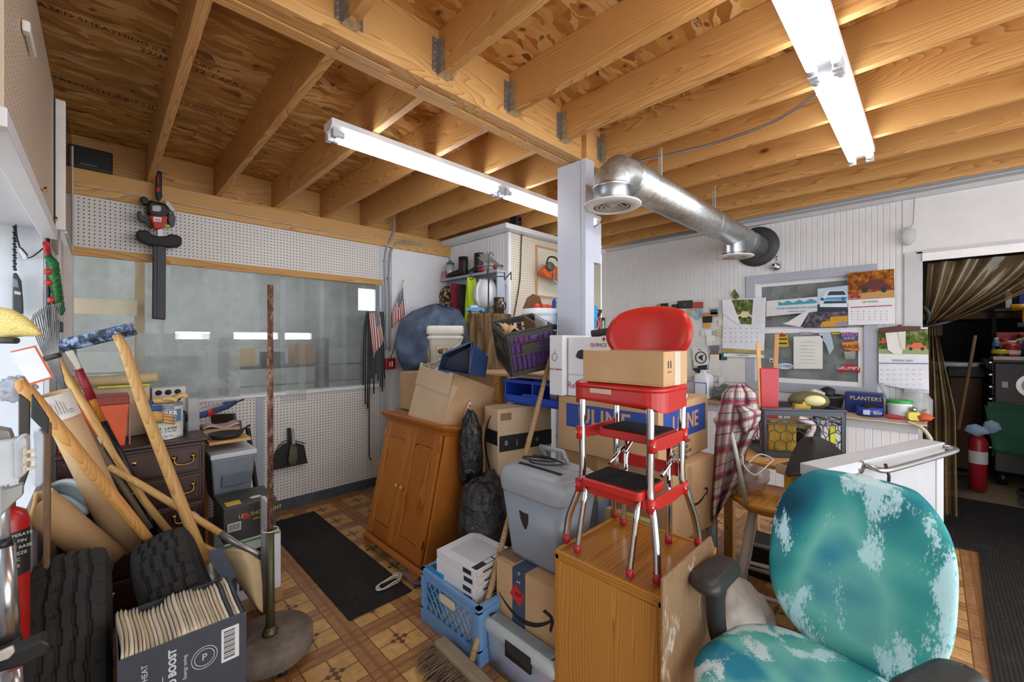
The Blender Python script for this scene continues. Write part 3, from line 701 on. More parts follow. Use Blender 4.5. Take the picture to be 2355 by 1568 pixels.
o = MB().box((a.x, BW-.025, 1.023), (b.x, BW-.021, a.z)).build('acrylic_sheet', VIN2, wld=(a.x, BW-.02, 1.03)); tag(o, 'cloudy clear plastic sheet standing in front of the strip curtain', 'plastic sheet')
# ---------------- room seen through the strips ----------------
strip_light(-.3, 2.1, 5.2, TOP-.001, 'white strip light added out of sight to brighten the room behind the strip curtain', True)  # hidden lamp, added so the room behind the strips reads brighter
FY = 6.8; gm = P('b4bab6', .6, 0, .1)
fw = MB(); fw.box((-2.7, FY, 0), (-.95, FY+.1, TOP)); 
wins = [(onY(a, 772, FY).x, onY(b, 772, FY).x) for a, b in ((403, 484), (537, 640), (655, 717))]
z0, z1 = onY(560, 780, FY).z, onY(560, 764, FY).z
wx0, wx1 = onY(824, 700, FY).x, onY(866, 700, FY).x; wz0, wz1 = onY(845, 714, FY).z, onY(845, 664, FY).z
xs_ = [-.95]+[v for w in wins for v in w]+[wx0, wx1, 4.6]
for i in range(0, len(xs_)-1):
    a, b = xs_[i], xs_[i+1]
    if i in (1, 3, 5): fw.box((a, FY, 0), (b, FY+.1, z0)); fw.box((a, FY, z1), (b, FY+.1, TOP))
    elif i == 7: fw.box((a, FY, 0), (b, FY+.1, wz0)); fw.box((a, FY, wz1), (b, FY+.1, TOP))
    else: fw.box((a, FY, 0), (b, FY+.1, TOP))
struct(fw.build('wall_far', gm))
struct(MB().box((-2.7, 4.13, 0), (-2.6, FY, TOP)).build('far_wall', P('8a8680', .6, 0, .1))); struct(MB().box((3.6, 4.14, 0), (3.7, FY, TOP)).build('far_wall', P('8d979c', .6, 0, .1)))
struct(MB().box((-2.7, 4.2, TOP), (4.6, FY+.1, TOP+.05)).build('ceiling_far', P('a8a8a4', .6)))
struct(MB().box((-2.7, 4.14, -.1), (4.6, FY, -.0005)).build('floor_far', P('7c7872', .6, 0, .15)))
gd = MB()
for k in range(5): gd.box((-.9, FY-.03, .02+k*.27), (3.1, FY-.001, .27+k*.27))
struct(gd.build('door_2', P('c4c8c4', .5), bev=.008))
o = MB().box((-.62, 4.55, 1.68), (.20, 4.58, 1.80)).build('hanging_plank', P('d8c6a6', .6)); tag(o, 'pale board fixed across the upper corner behind the strip curtain', 'board')
for x, nm in ((.22, 'wooden stud standing just behind the strip curtain beside the trimmer'), (-.35, 'wooden stud behind the strip curtain below the pale board')):
    tag(MB().box((x-.03, 4.6, 0), (x+.03, 4.69, 2.3)).build('stud', P('b89e74', .6)), nm, 'stud')
tag(MB().box((.22, 5.1, 0), (.7, 5.5, 1.32)).build('steel_cabinet', P('7d8286', .5), bev=.01), 'grey cabinet dimly seen through the strip curtain near its middle', 'cabinet')
t = thing('far_shelving', 'dark shelf unit seen through the strips below the bright slot windows', 'shelf', (1.5, 5.6, 0))
sm_ = MB()
for z in (.4, .8, 1.15): sm_.box((-.55, -.2, z), (.55, .2, z+.03))
sm_.build('shelf_board', DGREY, t); MB().box((-.55, -.2, 0), (-.52, .2, 1.5)).build('upright', DGREY, t); MB().box((.52, -.2, 0), (.55, .2, 1.5)).build('upright', DGREY, t)
for (x, w, h, cl, lab) in ((1.12, .25, .22, 'c0a060', 'tan box on the top shelf behind the strips'), (1.45, .2, .16, '40444c', 'dark case on the top shelf behind the strips'), (1.78, .22, .26, 'a87848', 'brown box at the end of the top shelf behind the strips')):
    tag(MB().box((x-w/2, 5.45, 1.181), (x+w/2, 5.72, 1.18+h)).build('storage_box', P(cl, .6), bev=.004), lab, 'box')
tag(MB().lathe([(.15, 0), (.19, .3), (.15, .55), (.17, .8), (.05, .85)], 20).build('steel_drum', P('5c4850', .5)), 'dark drum standing behind the strips near the hanging straps', 'drum'); bpy.data.objects['steel_drum'].location = (2.3, 5.3, 0)
# ---------------- middle pile ----------------
PW = wood('orange stained pine', 'b06a2a', '8c4a1c', 'c88238', 2, 1.2, True, .35, 5, 14); PWX = wood('orange stained pine rail', 'a86028', '86441a', 'c07a34', 0, 1.2, False, .35, 5, 14)
# pine cabinet leaning back: local x to its right, y into it, z up
tl = R(12); cM = frame(V((1.365, 2.88, .075)), (0, -1, 0), (math.cos(tl), 0, -math.sin(tl)))
CW, CD, CH = .73, .26, .86
cM.translation = V((1.345, 2.875, .075))
t = thing('pine_cabinet', 'orange pine two-door cabinet with a crown moulding, leaning back against the boxes', 'cabinet', M=cM)
c = MB(); c.box((.0, .02, .03), (.02, CD, CH)); c.box((CW-.02, .02, .03), (CW, CD, CH)); c.box((.02, CD-.012, .03), (CW-.02, CD, CH)); c.box((.02, .02, CH-.02), (CW-.02, CD, CH)); c.box((.02, .02, .03), (CW-.02, CD, .05))
c.build('carcass', PW, t, bev=.002)
def mould(prof, nm, par):
    rings = []
    for q, z in prof: rings.append([(-q, -q, z), (CW+q, -q, z), (CW+q, CD, z), (-q, CD, z)])
    m = MB(); m.loft(rings, True, True, False); return m.build(nm, PWX, par, bev=.002)
mould([(.0, CH-.035), (.008, CH-.03), (.012, CH-.018), (.022, CH-.008), (.034, CH+.004), (.037, CH+.012), (.046, CH+.014), (.046, CH+.028), (.04, CH+.03)], 'crown_moulding', t)
mould([(.012, -.002), (.014, .008), (.006, .022), (.0, .032)], 'base_moulding', t)
dw = (CW-.044)/2
for k in range(2):
    x0 = .02+k*(dw+.004); x1 = x0+dw; z0, z1 = .05, CH-.03; st = .062
    d = MB(); d.box((x0, -.004, z0), (x0+st, .018, z1)); d.box((x1-st, -.004, z0), (x1, .018, z1)); do = d.build('door', PW, t, bev=.003)
    MB().box((x0+st, -.003, z0), (x1-st, .018, z0+.085)).build('rail', PWX, do, bev=.003); MB().box((x0+st, -.003, z1-.10), (x1-st, .018, z1)).build('rail', PWX, do, bev=.003)
    p = MB(); xa, xb, za, zb = x0+st, x1-st, z0+.085, z1-.10
    cc = .03; outl = [(xa+.002, za+.002), (xb-.002, za+.002), (xb-.002, zb-cc), (xb-cc, zb-.002), (xa+.002, zb-.002)] if k == 0 else [(xa+.002, za+.002), (xb-.002, za+.002), (xb-.002, zb-.002), (xa+cc, zb-.002), (xa+.002, zb-cc)]
    p.prism(outl, 0, .012, M=frame(V((0, .014, 0)), (1, 0, 0), (0, 0, 1))); p.build('raised_panel', PW, do, bev=.007)
    kx = x1-.028 if k == 0 else x0+.028
    MB().lathe([(.006, 0), (.006, .012), (.014, .018), (.016, .026), (.011, .033), (.001, .035)], 16, frame(V((kx, -.004, .43)), (1, 0, 0), (0, 0, 1))).build('knob', P('c07a30', .3), do)
    for zz in (.14, .72):
        hx_ = x1 if k == 1 else x0
        MB().box((hx_-.004, -.007, zz), (hx_+.004, .0, zz+.05)).build('hinge', BRASS, do, bev=.001)
for x in (.0, CW-.12):
    f = MB(); f.prism([(x, 0), (x+.12, 0), (x+.11, -.02), (x+.085, -.03), (x+.075, -.05), (x+.055, -.068), (x+.04, -.05), (x+.035, -.03), (x+.01, -.02)], 0, .018, M=frame(V((0, .01, -.002)), (1, 0, 0), (0, 0, 1))); f.build('scalloped_foot', PW, t, bev=.003)
# boxes on and behind the cabinet
bM = cM @ T(.26, .0, CH+.036) @ rot(0, 7, 0)
t = thing('cardboard_box', 'big open cardboard box with a red two-arrow label on the leaning pine cabinet', 'box', M=bM)
bw, bd, bh = .42, .34, .38
MB().box((0, 0.012, 0), (.004, bd, bh-.08)).box((bw-.004, .012, 0), (bw, bd, bh-.08)).box((0, bd-.004, 0), (bw, bd, bh-.08)).box((0, .012, 0), (bw, bd, .004)).box((0, .012, 0), (bw, .016, bh-.085)).build('body', CARD2, t, bev=.001)
f = MB(); f.box((.0, .006, bh-.15), (bw-.01, .010, bh)); f.build('front_flap', CARD2, t, bev=.001)
f = MB(); f.box((.006, .004, bh-.025), (bw-.016, .0065, bh+.002)); f.build('printed_strip', P('c8bca8', .6), t)
f = MB(); f.text('FRAGILE  RIGHT', .022, frame(V((.12, .0035, bh-.011)), (1, 0, 0), (0, 0, 1))); f.text('FRAGILE', .022, frame(V((.33, .0035, bh-.011)), (1, 0, 0), (0, 0, 1))); f.build('printing', INK, t, fix=False)
f = MB(); f.quad((bw+.001, .012, .0), (bw+.001, bd, .0), (bw+.02, bd+.02, bh-.05), (bw-.008, .012, bh+.0)); f.build('side_flap', CARD, t, solid=.004)
lb = frame(V((bw+.010, .20, .165)), (0, 1, -.16), (0, .16, 1)); l = MB(); l.prism(rrect(.09, .10, .01), -.0, .0012, lb); lo = l.build('arrow_label', P('b03028', .5), t)
l = MB(); l.prism(rrect(.08, .09, .006), .0012, .0018, lb); l.build('label_face', P('efe6dc', .5), lo)
l = MB()
for yy in (.018, -.018):
    l.prism([(-.025, yy-.005), (.014, yy-.005), (.014, yy-.013), (.032, yy), (.014, yy+.013), (.014, yy+.005), (-.025, yy+.005)], .0018, .0024, lb)
l.prism([(-.034, -.03), (-.032, -.03), (-.032, .03), (-.034, .03)], .0018, .0024, lb); l.build('arrow', P('a02820', .5), lo)
g = onZ(883, 872, 1.19)
carton('plain cardboard box standing behind the pine cabinet by the red box', (1.86, 2.93, .885), (.3, .36, .32), CARD, 0, marks=[('tape_piece', lambda m: m.box((.12, -.002, .18), (.2, -.0008, .26)), BLACKM)])
carton('flat cardboard box with faint brown print, topmost behind the plain box', (2.2, 2.98, 1.21), (.5, .42, .17), CARDB, 0, marks=[('printing', lambda m: (m.text('PERMACARE', .05, LF(.2, .11)), m.text('PERMA', .04, LF(.2, .05))), P('6a4a28', .7))])
carton('cardboard box with a small yellow tag low behind the pine cabinet', (1.86, 2.94, .41), (.42, .44, .46), CARDB, 0, marks=[('yellow_tag', lambda m: m.box((-.002, .30, .1), (-.0008, .335, .135)), P('d8a828', .5)), ('paper_label', lambda m: m.box((-.002, .06, .05), (-.0008, .13, .15)), P('ded8d0', .6))])
carton('cardboard box on the floor at the bottom behind the pine cabinet', (1.88, 2.95, .0), (.4, .5, .4), CARDB)
carton('lower cardboard box beneath the flat box, close to the closet', (2.32, 3.0, .0), (.45, .5, 1.2), CARD)
# boxes behind the trash bags
am = frame(V((0, 0, 0)), (1, 0, 0), (0, 1, 0))
q = onZ(1145, 941, 1.05)
t = carton('tall cardboard box with black printed tape and a curved arrow, behind the black rubbish bags', (q.x, q.y, .58), (.42, .17, .47), CARD2, -12,
    marks=[('black_tape', lambda m: m.box((.01, -.0018, .20), (.42, -.0004, .30)), BLACK), ('tape_print', lambda m: [m.text(s, .045, RF(.06+.08*i, .25, .0024)) for i, s in enumerate('0|^o.(')], P('b8b8b4', .5)), ('black_tape', lambda m: m.box((-.0018, .005, .24), (-.0004, .145, .33)), BLACK), ('arrow_mark', lambda m: smile(m, frame(V((-.0022, .075, .23)), (0, 0, -1), (0, -1, 0)), .38), INK), ('stamp', lambda m: (m.box((.02, -.0014, .395), (.1, -.0006, .44)), ), P('8a6c4c', .7))])
carton('brown cardboard box under the tall box with black tape', (1.93, 1.74, 0), (.4, .3, .57), CARDB)
# workboard carrying the crate, stump and buckets
t = thing('plywood_workbench', 'plywood bench top holding the black crate, stump and buckets', 'bench', (2.0, 1.6, 0))
MB().prism([(.02, -.05), (.12, -.05), (.12, .15), (.83, .15), (.83, 1.36), (.02, 1.36)], 1.224, 1.242).build('bench_top', P('c2a07a', .6), t, bev=.002)
for x, y in ((.06, .62), (.8, .2), (.06, 1.2), (.8, 1.3)): MB().box((x-.03, y-.03, 0), (x+.03, y+.03, 1.224)).build('leg', PINE_Y, t)
# blue stacking bin
t = thing('stacking_bin', 'bright blue plastic stacking bin below the plywood bench top', 'bin', (1.96, 1.56, 1.06)); BL = P('1b48b4', .35, 0, .05)
b = MB(); b.box((0, 0, 0), (.3, .012, .155)); b.box((0, .49, 0), (.3, .502, .155)); b.box((0, .012, 0), (.3, .49, .012)); b.box((.288, .012, .012), (.3, .49, .155)); b.build('shell', BL, t, bev=.004)
b = MB(); b.box((-.006, .012, .012), (.006, .49, .055)); b.box((-.006, .16, .055), (.006, .33, .07)); b.build('front_lip', BL, t, bev=.004)
b = MB(); b.box((-.008, -.004, .135), (.012, .506, .155)); b.box((-.004, .235, .05), (.28, .247, .14)); b.build('rim', BL, t, bev=.004)
tag(MB().box((2.06, 1.68, 1.075), (2.12, 1.74, 1.17)).build('spray_can', P('a89890', .5)), 'small dull container inside the blue stacking bin', 'container')
# black milk crate, tilted, full of papers
CRM = P('34322c', .55, 0, .1)
def crate(label, M, w, d, h, mat, name='milk_crate', hexa=False, group=None):
    t = thing(name, label, 'crate', M=M, group=group); th = .012
    def side(L, fM):
        s = MB(); s.M = fM
        s.box((0, 0, h-.035), (L, th, h)); s.box((0, 0, 0), (L, th, .03)); s.box((0, 0, .03), (.022, th, h-.035)); s.box((L-.022, 0, .03), (L, th, h-.035))
        if hexa:
            a = .038
            for zc in (h*.5,): pass
            rows = 3; zc0 = .05
            for r_ in range(rows):
                for c_ in range(int((L-.05)/(a*1.75))+1):
                    cx = .035+c_*a*1.73+(a*.866 if r_ % 2 else 0); cz = .07+r_*a*1.5
                    if cx > L-.03: continue
                    s.tube([(cx+a*math.cos(R(60*k+30)), th/2, cz+a*math.sin(R(60*k+30))) for k in range(6)], .003, 4, closed=True)
            for z in (h-.06, h-.09): s.box((.02, 0, z), (L-.02, th, z+.006))
        else:
            s.box((.02, 0, h*.46), (L-.02, th, h*.46+.012)); s.box((.02, .002, h*.72), (L-.02, th, h*.72+.008))
            n = int(L/.028)
            for i in range(1, n): s.box((L*i/n-.004, .002, .03), (L*i/n+.004, th-.002, h*.46)); 
            for i in range(1, n): s.box((L*i/n-.0035, .002, h*.46), (L*i/n+.0035, th-.002, h-.035)) if (i % 3) else None
            s.box((L*.3, -.001, h*.50), (L*.7, th, h*.70))
        return s
    I = Matrix.Identity(4)
    for nm, L, fM in (('side_wall', w, I), ('side_wall', w, T(w, d, 0) @ rot(0, 0, 180)), ('end_wall', d, T(0, d, 0) @ rot(0, 0, -90)), ('end_wall', d, T(w, 0, 0) @ rot(0, 0, 90))): side(L, fM).build(nm, mat, t)
    r_ = MB(); r_.tube([(0, 0, h), (w, 0, h), (w, d, h), (0, d, h)], .007, 6, closed=True); r_.build('rim', mat, t)
    f = MB(); f.box((.004, .004, 0), (w-.004, d-.004, .008)); f.build('base', mat, t); return t
crM = frame(at(1176, 868, 2.52), (.82, -.53, .20), (.50, .84, .22))
crate('black milk crate tilted on the plywood bench, full of papers and a purple bag', crM, .30, .42, .27, CRM)
def incrate(nm, lab, cat, mb, mat, **k):
    o = mb.build(nm, mat, **k); o.matrix_world = crM; return tag(o, lab, cat)
incrate('paper_bag', 'crumpled brown paper in the tilted black crate', 'paper', MB().grid(lambda u, v: (.03+.13*u, .07+.29*v, .23+.05*math.sin(u*4+v*2)+.03*noise.noise(V((u*5, v*5, 2)))), 14, 14), P('c49a6e', .7), solid=.003)
incrate('envelope', 'white card sticking up from the tilted black crate', 'paper', MB().box((.25, .06, .12), (.256, .30, .31), rot(0, 6, 0)), P('dcdfe4', .5))
incrate('folder', 'brown folder beside the white card in the black crate', 'folder', MB().box((.20, .08, .12), (.206, .34, .30), rot(0, 3, 0)), P('6a5030', .6))
t = incrate('purple_bag', 'purple gift bag behind the slats of the tilted black crate', 'bag', MB().box((.016, .016, .03), (.282, .05, .225)), P('5b2a86', .4), bev=.004)
m = MB(); m.lathe([(.001, 0), (.04, 0), (.042, .002), (.03, .003)], 20, frame(V((.12, .014, .22)), (1, 0, 0), (0, 0, 1))); m.build('emblem', P('7a1f78', .4), t)
# navy tray
nv = P('1d2c4c', .35, 0, .08); t = thing('plastic_tray', 'dark navy plastic tray standing on its side between the white pail and the black crate', 'tray', at(1090, 800, 2.55)); O = at(1090, 800, 2.55)
k = 2.5; tr = MB(); out_ = [at(x, y, 2.46) for x, y in ((1008, 850), (1018, 815), (1085, 785), (1090, 788), (1078, 862))]; bk = [at(x, y, 2.62) for x, y in ((1020, 846), (1032, 822), (1082, 797), (1086, 798), (1078, 858))]
n = len(out_); tr.add(out_+bk, [(i, (i+1) % n, n+(i+1) % n, n+i) for i in range(n)]+[tuple(range(n, 2*n))], False); tr.build('shell', nv, t, wld=O, solid=.004)
sd = MB(); q = [at(x, y, kk) for x, y, kk in ((1085, 785, 2.46), (1122, 820, 2.62), (1116, 868, 2.66), (1078, 862, 2.46))]; sd.quad(*q); sd.build('end_wall', P('2a4064', .35), t, wld=O, solid=.006)
MB().tube(out_, .006, 6, closed=True).build('rim', P('2c3e62', .3), t, wld=O)
# square white pail with lid
def rr3(w, h, r, z, n=4): return [(x, y, z) for x, y in rrect(w, h, r, n)]
PWH = P('d9d6c8', .4, 0, .06)
q = at(1032, 835, 3.25); t = thing('square_pail', 'grubby white square pail with a lid and wire handle near the tree stump', 'pail', (1.985, 2.78, 1.243), -38)
MB().loft([rr3(.22, .22, .03, 0), rr3(.26, .26, .035, .29), rr3(.27, .27, .035, .30)]).build('body', PWH, t)
MB().loft([rr3(.285, .285, .035, .285), rr3(.29, .29, .035, .29), rr3(.29, .29, .035, .335), rr3(.275, .275, .035, .35), rr3(.255, .255, .03, .35), rr3(.25, .25, .03, .342)]).build('lid', PWH, t)
MB().loft([rr3(.272, .272, .035, .245), rr3(.28, .28, .035, .25), rr3(.28, .28, .035, .265), rr3(.27, .27, .035, .27)], caps=False).build('collar', PWH, t)
MB().tube(smooth_path([(.14, -.08, .26), (.10, -.16, .2), (-.05, -.17, .08), (-.14, -.13, .05)], 6), .005, 6).build('wire_handle', P('c8c6bc', .4), t)
l = MB(); l.box((-.06, -.138, .12), (.07, -.132, .19)); lo = l.build('paper_label', P('c9b59a', .6), t); m = MB(); m.text('FREE', .05, frame(V((.03, -.1395, .157)), (1, 0, 0), (0, 0, 1))); m.lathe([(.001, 0), (.022, 0), (.022, .001), (.001, .001)], 16, frame(V((-.035, -.139, .15)), (1, 0, 0), (0, 0, 1))); m.build('label_print', P('6a4a38', .6), lo, fix=False)
MB().box((-.139, -.03, .1), (-.1285, .04, .18)).build('paper_label', P('c2a07c', .6), t)
# stump with things on it
bark = NT('tree bark'); cc = bark.coord((9, 9, 1.6)); nn = bark.noise(cc, 2.2, 5, .65, .6)
BARK = bark.bsdf(bark.ramp(nn, [(.3, '4a3826'), (.5, '7c6448'), (.75, 'a08a6a')]).outputs[0], .9, 0, bark.bump(nn, 1.0, .03), .1)
st = at(1122, 715, 3.42); SX, SY, SZ = 2.34, 2.65, 1.70
t = thing('tree_stump', 'cut section of tree trunk with bark standing on the plywood bench', 'stump', (SX, SY, 1.243))
sh = []
for z in (0, .1, .2, .3, .4, .455):
    sh.append([((.178+.012*noise.noise(V((math.cos(a)*2.5, math.sin(a)*2.5, z*2)))+.008*math.sin(a*13+z*3))*math.cos(a), (.178+.012*noise.noise(V((math.cos(a)*2.5, math.sin(a)*2.5, z*2)))+.008*math.sin(a*13+z*3))*math.sin(a), z) for a in [2*PI*i/60 for i in range(60)]])
MB().loft(sh, caps=False).build('bark', BARK, t); MB().lathe([(.001, .45), (.168, .452), (.172, .44)], 40, caps=False).build('cut_face', P('b89a70', .8, 0, .15), t)
def on_stump(px, k=None):
    p = at(px, 700, 3.3); return p
zs = 1.243+.455
t = thing('toy_car', 'small light blue toy car sitting on the tree stump', 'toy car', (2.19, 2.65, zs), -42)
MB().prism([(-.075, .015), (.075, .015), (.078, .035), (.06, .045), (.03, .05), (.015, .07), (-.03, .07), (-.045, .048), (-.075, .045)], -.03, .03, frame(V((0, 0, 0)), (1, 0, 0), (0, 0, 1))).build('body', P('5a8fc0', .3), t, bev=.004)
MB().box((-.035, -.0305, .05), (.02, .0305, .064)).build('windows', P('c8d4dc', .2), t)
for x in (-.045, .045): 
    for y in (-.031, .031): MB().cyl((x, y-.006, .014), (x, y+.006, .014), .014, 14).build('wheel', BLACK, t)
t = thing('mug', 'dark brown tall mug on the tree stump', 'mug', (2.38, 2.57, zs)); MB().lathe([(.001, 0), (.045, 0), (.046, .14), (.042, .14), (.041, .01), (.001, .01)], 24).build('body', P('3c2216', .3), t)
MB().tube(arc((.045, 0, .075), .035, -70, 70, 10, 'xz'), .006, 8).build('handle', P('3c2216', .3), t); MB().lathe([(.001, 0), (.012, 0), (.012, .002), (.001, .002)], 12, frame(V((-.0, -.0465, .09)), (1, 0, 0), (0, 0, 1))).build('emblem', P('d0c4b0', .5), t)
t = thing('stone_pile', 'small heap of pale shells beside the mug on the stump', 'shells', (2.41, 2.67, zs))
for i in range(7): MB().ball((.03*math.cos(i*1.3), .035*math.sin(i*1.9), .012), (.02, .016, .012), 10, 6).build('shell', P('b49a84', .6, 0, .2), t)
# weathervane
t = thing('weathervane', 'black weathervane with a cut-out bird and compass letters standing on the stump', 'weathervane', (2.28, 2.59, zs)); WM = P('3b3a36', .5, .4)
MB().lathe([(.03, 0), (.028, .006), (.012, .02), (.007, .07), (.006, .36), (.006, .46)], 12).build('post', WM, t)
fr = frame(V((0, 0, 0)), (.72, -.70, 0), (0, 0, 1))
m = MB(); m.M = fr; m.tube([(-.13, .31, 0), (.14, .31, 0)], .005, 6); m.tube([(0, .31, -.14), (0, .31, .14)], .005, 6); m.build('cross_bar', WM, t)
for s, x, z in (('N', .16, 0), ('S', -.14, 0)):
    m = MB(); m.text(s, .10, fr @ T(x, .31, z) @ (rot(0, 180, 0) if s == 'N' else Matrix.Identity(4)), .004); m.build('letter', WM, t)
for s, z in (('E', -.15), ('W', .15)):
    m = MB(); m.text(s, .09, fr @ T(0, .31, z) @ rot(0, 90, 0), .004); m.build('letter', WM, t)
m = MB(); sc = Matrix.Scale(1, 4)
m.prism([(-.01, .42), (.02, .425), (.08, .40), (.115, .37), (.10, .40), (.06, .44), (.02, .475), (-.0, .50), (-.012, .515), (-.02, .49), (-.05, .52), (-.045, .49), (-.08, .50), (-.06, .47), (-.09, .47), (-.06, .44), (-.03, .425)], -.004, .004, fr); m.tube([(.0, .48, 0), (.015, .51, 0), (.035, .505, 0), (.04, .48, 0)], .006, 6, M=fr); m.build('bird_figure', P('5c5a52', .4, .6), t)
m = MB(); m.prism([(-.10, .4), (.1, .4), (.1, .392), (-.1, .392)], -.003, .003, fr); m.prism([(.1, .412), (.13, .396), (.1, .38)], -.003, .003, fr); m.build('arrow', WM, t)
# bottle + buckets + toys
t = thing('spray_bottle', 'small black and white bottle between the stump and the white bucket', 'bottle', (2.56, 2.50, 1.243)); MB().lathe([(.001, 0), (.035, 0), (.035, .28), (.02, .33), (.014, .34), (.014, .36), (.001, .36)], 18).build('body', P('5a5a60', .4, 0, .2), t); MB().lathe([(.016, .36), (.016, .40), (.001, .40)], 14).build('cap', P('7a1c24', .4), t); MB().lathe([(.0355, .08), (.0355, .2)], 18, caps=False).build('label', P('d8d8da', .5), t)
def bucket(label, loc, col, r=.145, h=.37, lab=None):
    t = thing('plastic_bucket', label, 'bucket', loc); m = P(col, .35, 0, .03)
    MB().lathe([(.001, .004), (r*.86, 0), (r*.9, .01), (r*.97, h*.72), (r*1.03, h*.73), (r*1.03, h*.77), (r*.985, h*.78), (r, h*.86), (r*1.05, h*.87), (r*1.05, h*.91), (r, h*.92), (r*1.01, h), (r*.97, h), (r*.84, .012), (.001, .012)], 36).build('shell', m, t)
    MB().tube(smooth_path([(r*1.04, 0, h*.88), (r*.9, -r*.7, h*.7), (0, -r*1.08, h*.52), (-r*.9, -r*.7, h*.7), (-r*1.04, 0, h*.88)], 6), .003, 6).build('bail_handle', P('d8d8da', .3), t)
    if lab:
        l = MB(); pts = [(r*.95*math.cos(R(a)), r*.95*math.sin(R(a))) for a in range(-95, -20, 8)]
        l.add([(x*1.0, y*1.0, h*.30) for x, y in pts]+[(x*1.03, y*1.03, h*.66) for x, y in pts], [(i, i+1, len(pts)+i+1, len(pts)+i) for i in range(len(pts)-1)]); lo = l.build('label', P('1c2438', .4), t, fix=False)
        m2 = MB(); a = R(-50); fr2 = frame(V((r*1.0*math.cos(a), r*1.0*math.sin(a), h*.44)), (-math.sin(a), math.cos(a), 0), (0, 0, 1)); m2.text('SHIP', .05, fr2 @ T(0, 0, .003), .001); m2.build('label_print', P('e4e4e6', .4), lo)
        m3 = MB(); m3.cbox((0, 0, 0), (.07, .03, .003), fr2 @ T(-.01, .055, .003)); m3.build('label_patch', P('a83058', .4), lo)
    return t
BX = (2.70, 2.2)
wbx = carton('flat white box with black writing under the buckets', (2.45, 1.92, 1.243), (.38, .42, .12), P('dddcd8', .5, 0, .04), 0, marks=[('writing', lambda m: (m.text('Bird and Bee', .03, LF(.2, .07)), m.text('Mix', .03, LF(.3, .035))), INK)])
bucket('white plastic bucket with a dark label beside the painted post', (2.56, 2.27, 1.364), 'dfe3e8', lab=True)
bucket('sky blue plastic bucket half hidden by the painted post', (2.695, 1.965, 1.364), '38a4d8', .135, .38)
t = thing('toy_robot', 'tiny blue plastic figure on the rim of the white bucket', 'toy', (2.60, 2.15, 1.735)); m = MB(); m.box((-.014, -.012, 0), (.014, .012, .05)); m.box((-.022, -.008, .045), (.022, .008, .06)); m.ball((0, 0, .07), .013, 10, 8); m.build('body', P('2a4a9a', .4), t, bev=.003)
for i, (dx, dy) in enumerate(((-.07, -.06), (.03, -.1), (-.02, -.09))):
    tag(MB().ball((2.55+dx, 2.29+dy, 1.745), .03, 14, 10).build('rubber_ball', P('c8442c', .4)), ('orange ball at the stump side of the white bucket rim', 'orange ball nearest the post on the white bucket', 'orange ball in the middle of the white bucket opening')[i], 'ball', 'balls in the white bucket')
m = MB(); m.prism([(-.09, -.05), (.09, -.05), (.06, .06), (.0, .085), (-.05, .05)], 0, .01, frame(V((2.55, 2.34, 1.78)), (.72, -.7, 0), (0, 0, 1))); tag(m.build('wooden_paddle', P('6e4426', .6)), 'brown wooden piece poking out of the white bucket', 'wood piece')
# white cartons in front of the post
wb_ = P('e2e2e4', .5, 0, .03)
q = onX(1300, 772, 1.88)
t = thing('banker_box', 'white lidded fruit carton with a black hand hole on the brown moving box', 'box', (1.9, 1.13, 1.163))
MB().box((0, 0, 0), (.2, .34, .335)).build('body', wb_, t, bev=.005)
m = MB(); m.prism([(-.05, -.01), (-.035, .02), (-.01, .03), (.04, .02), (.05, -.005), (.03, -.025), (-.03, -.022)], .0, .001, LF(.235, .235)); m.build('hand_hole', BLACKM, t)
m = MB(); m.box((-.002, 0, .12), (-.0006, .34, .124)); m.box((-.002, .338, 0), (.0, .3415, .33)); m.build('seam', P('a8a8aa', .6), t)
m = MB(); m.text('QUINCE TREE', .028, LF(.10, .29, .0012)); m.text('Rebolo', .05, LF(.27, .06, .0012)); m.text('Bramley', .02, LF(.10, .245, .0012)); m.prism([(-.012, .008), (0, .02), (.012, .008), (.005, .006), (.005, -.004), (-.005, -.004), (-.005, .006)], 0, .0006, LF(.10, .315, .0012)); m.build('printing', P('9a3440', .6), t, fix=False)
t = thing('fruit_carton', 'tall narrow white carton with a red apple drawing beside the shovel handle', 'box', (1.86, 1.475, 1.163))
MB().box((0, 0.002, 0), (.26, .10, .345)).build('body', wb_, t, bev=.005)
m = MB(); m.tube([(-.002, .06+.018*math.cos(a), .22+.022*math.sin(a)) for a in [2*PI*i/16 for i in range(16)]], .0014, 4, closed=True); m.tube([(-.002, .06, .242), (-.002, .055, .262)], .0012, 4); m.text('Pink Delicious', .016, LF(.05, .15, .0012)); m.build('apple_print', INKR, t, fix=False)
o = MB().tube(smooth_path([(1.93, 1.05, 1.515), (2.0, 1.12, 1.53), (2.0, 1.25, 1.53), (1.96, 1.35, 1.515)], 6), [.02]*19, 8).build('black_bag', BLACKM); tag(o, 'black strap folded on top of the white fruit carton', 'strap')
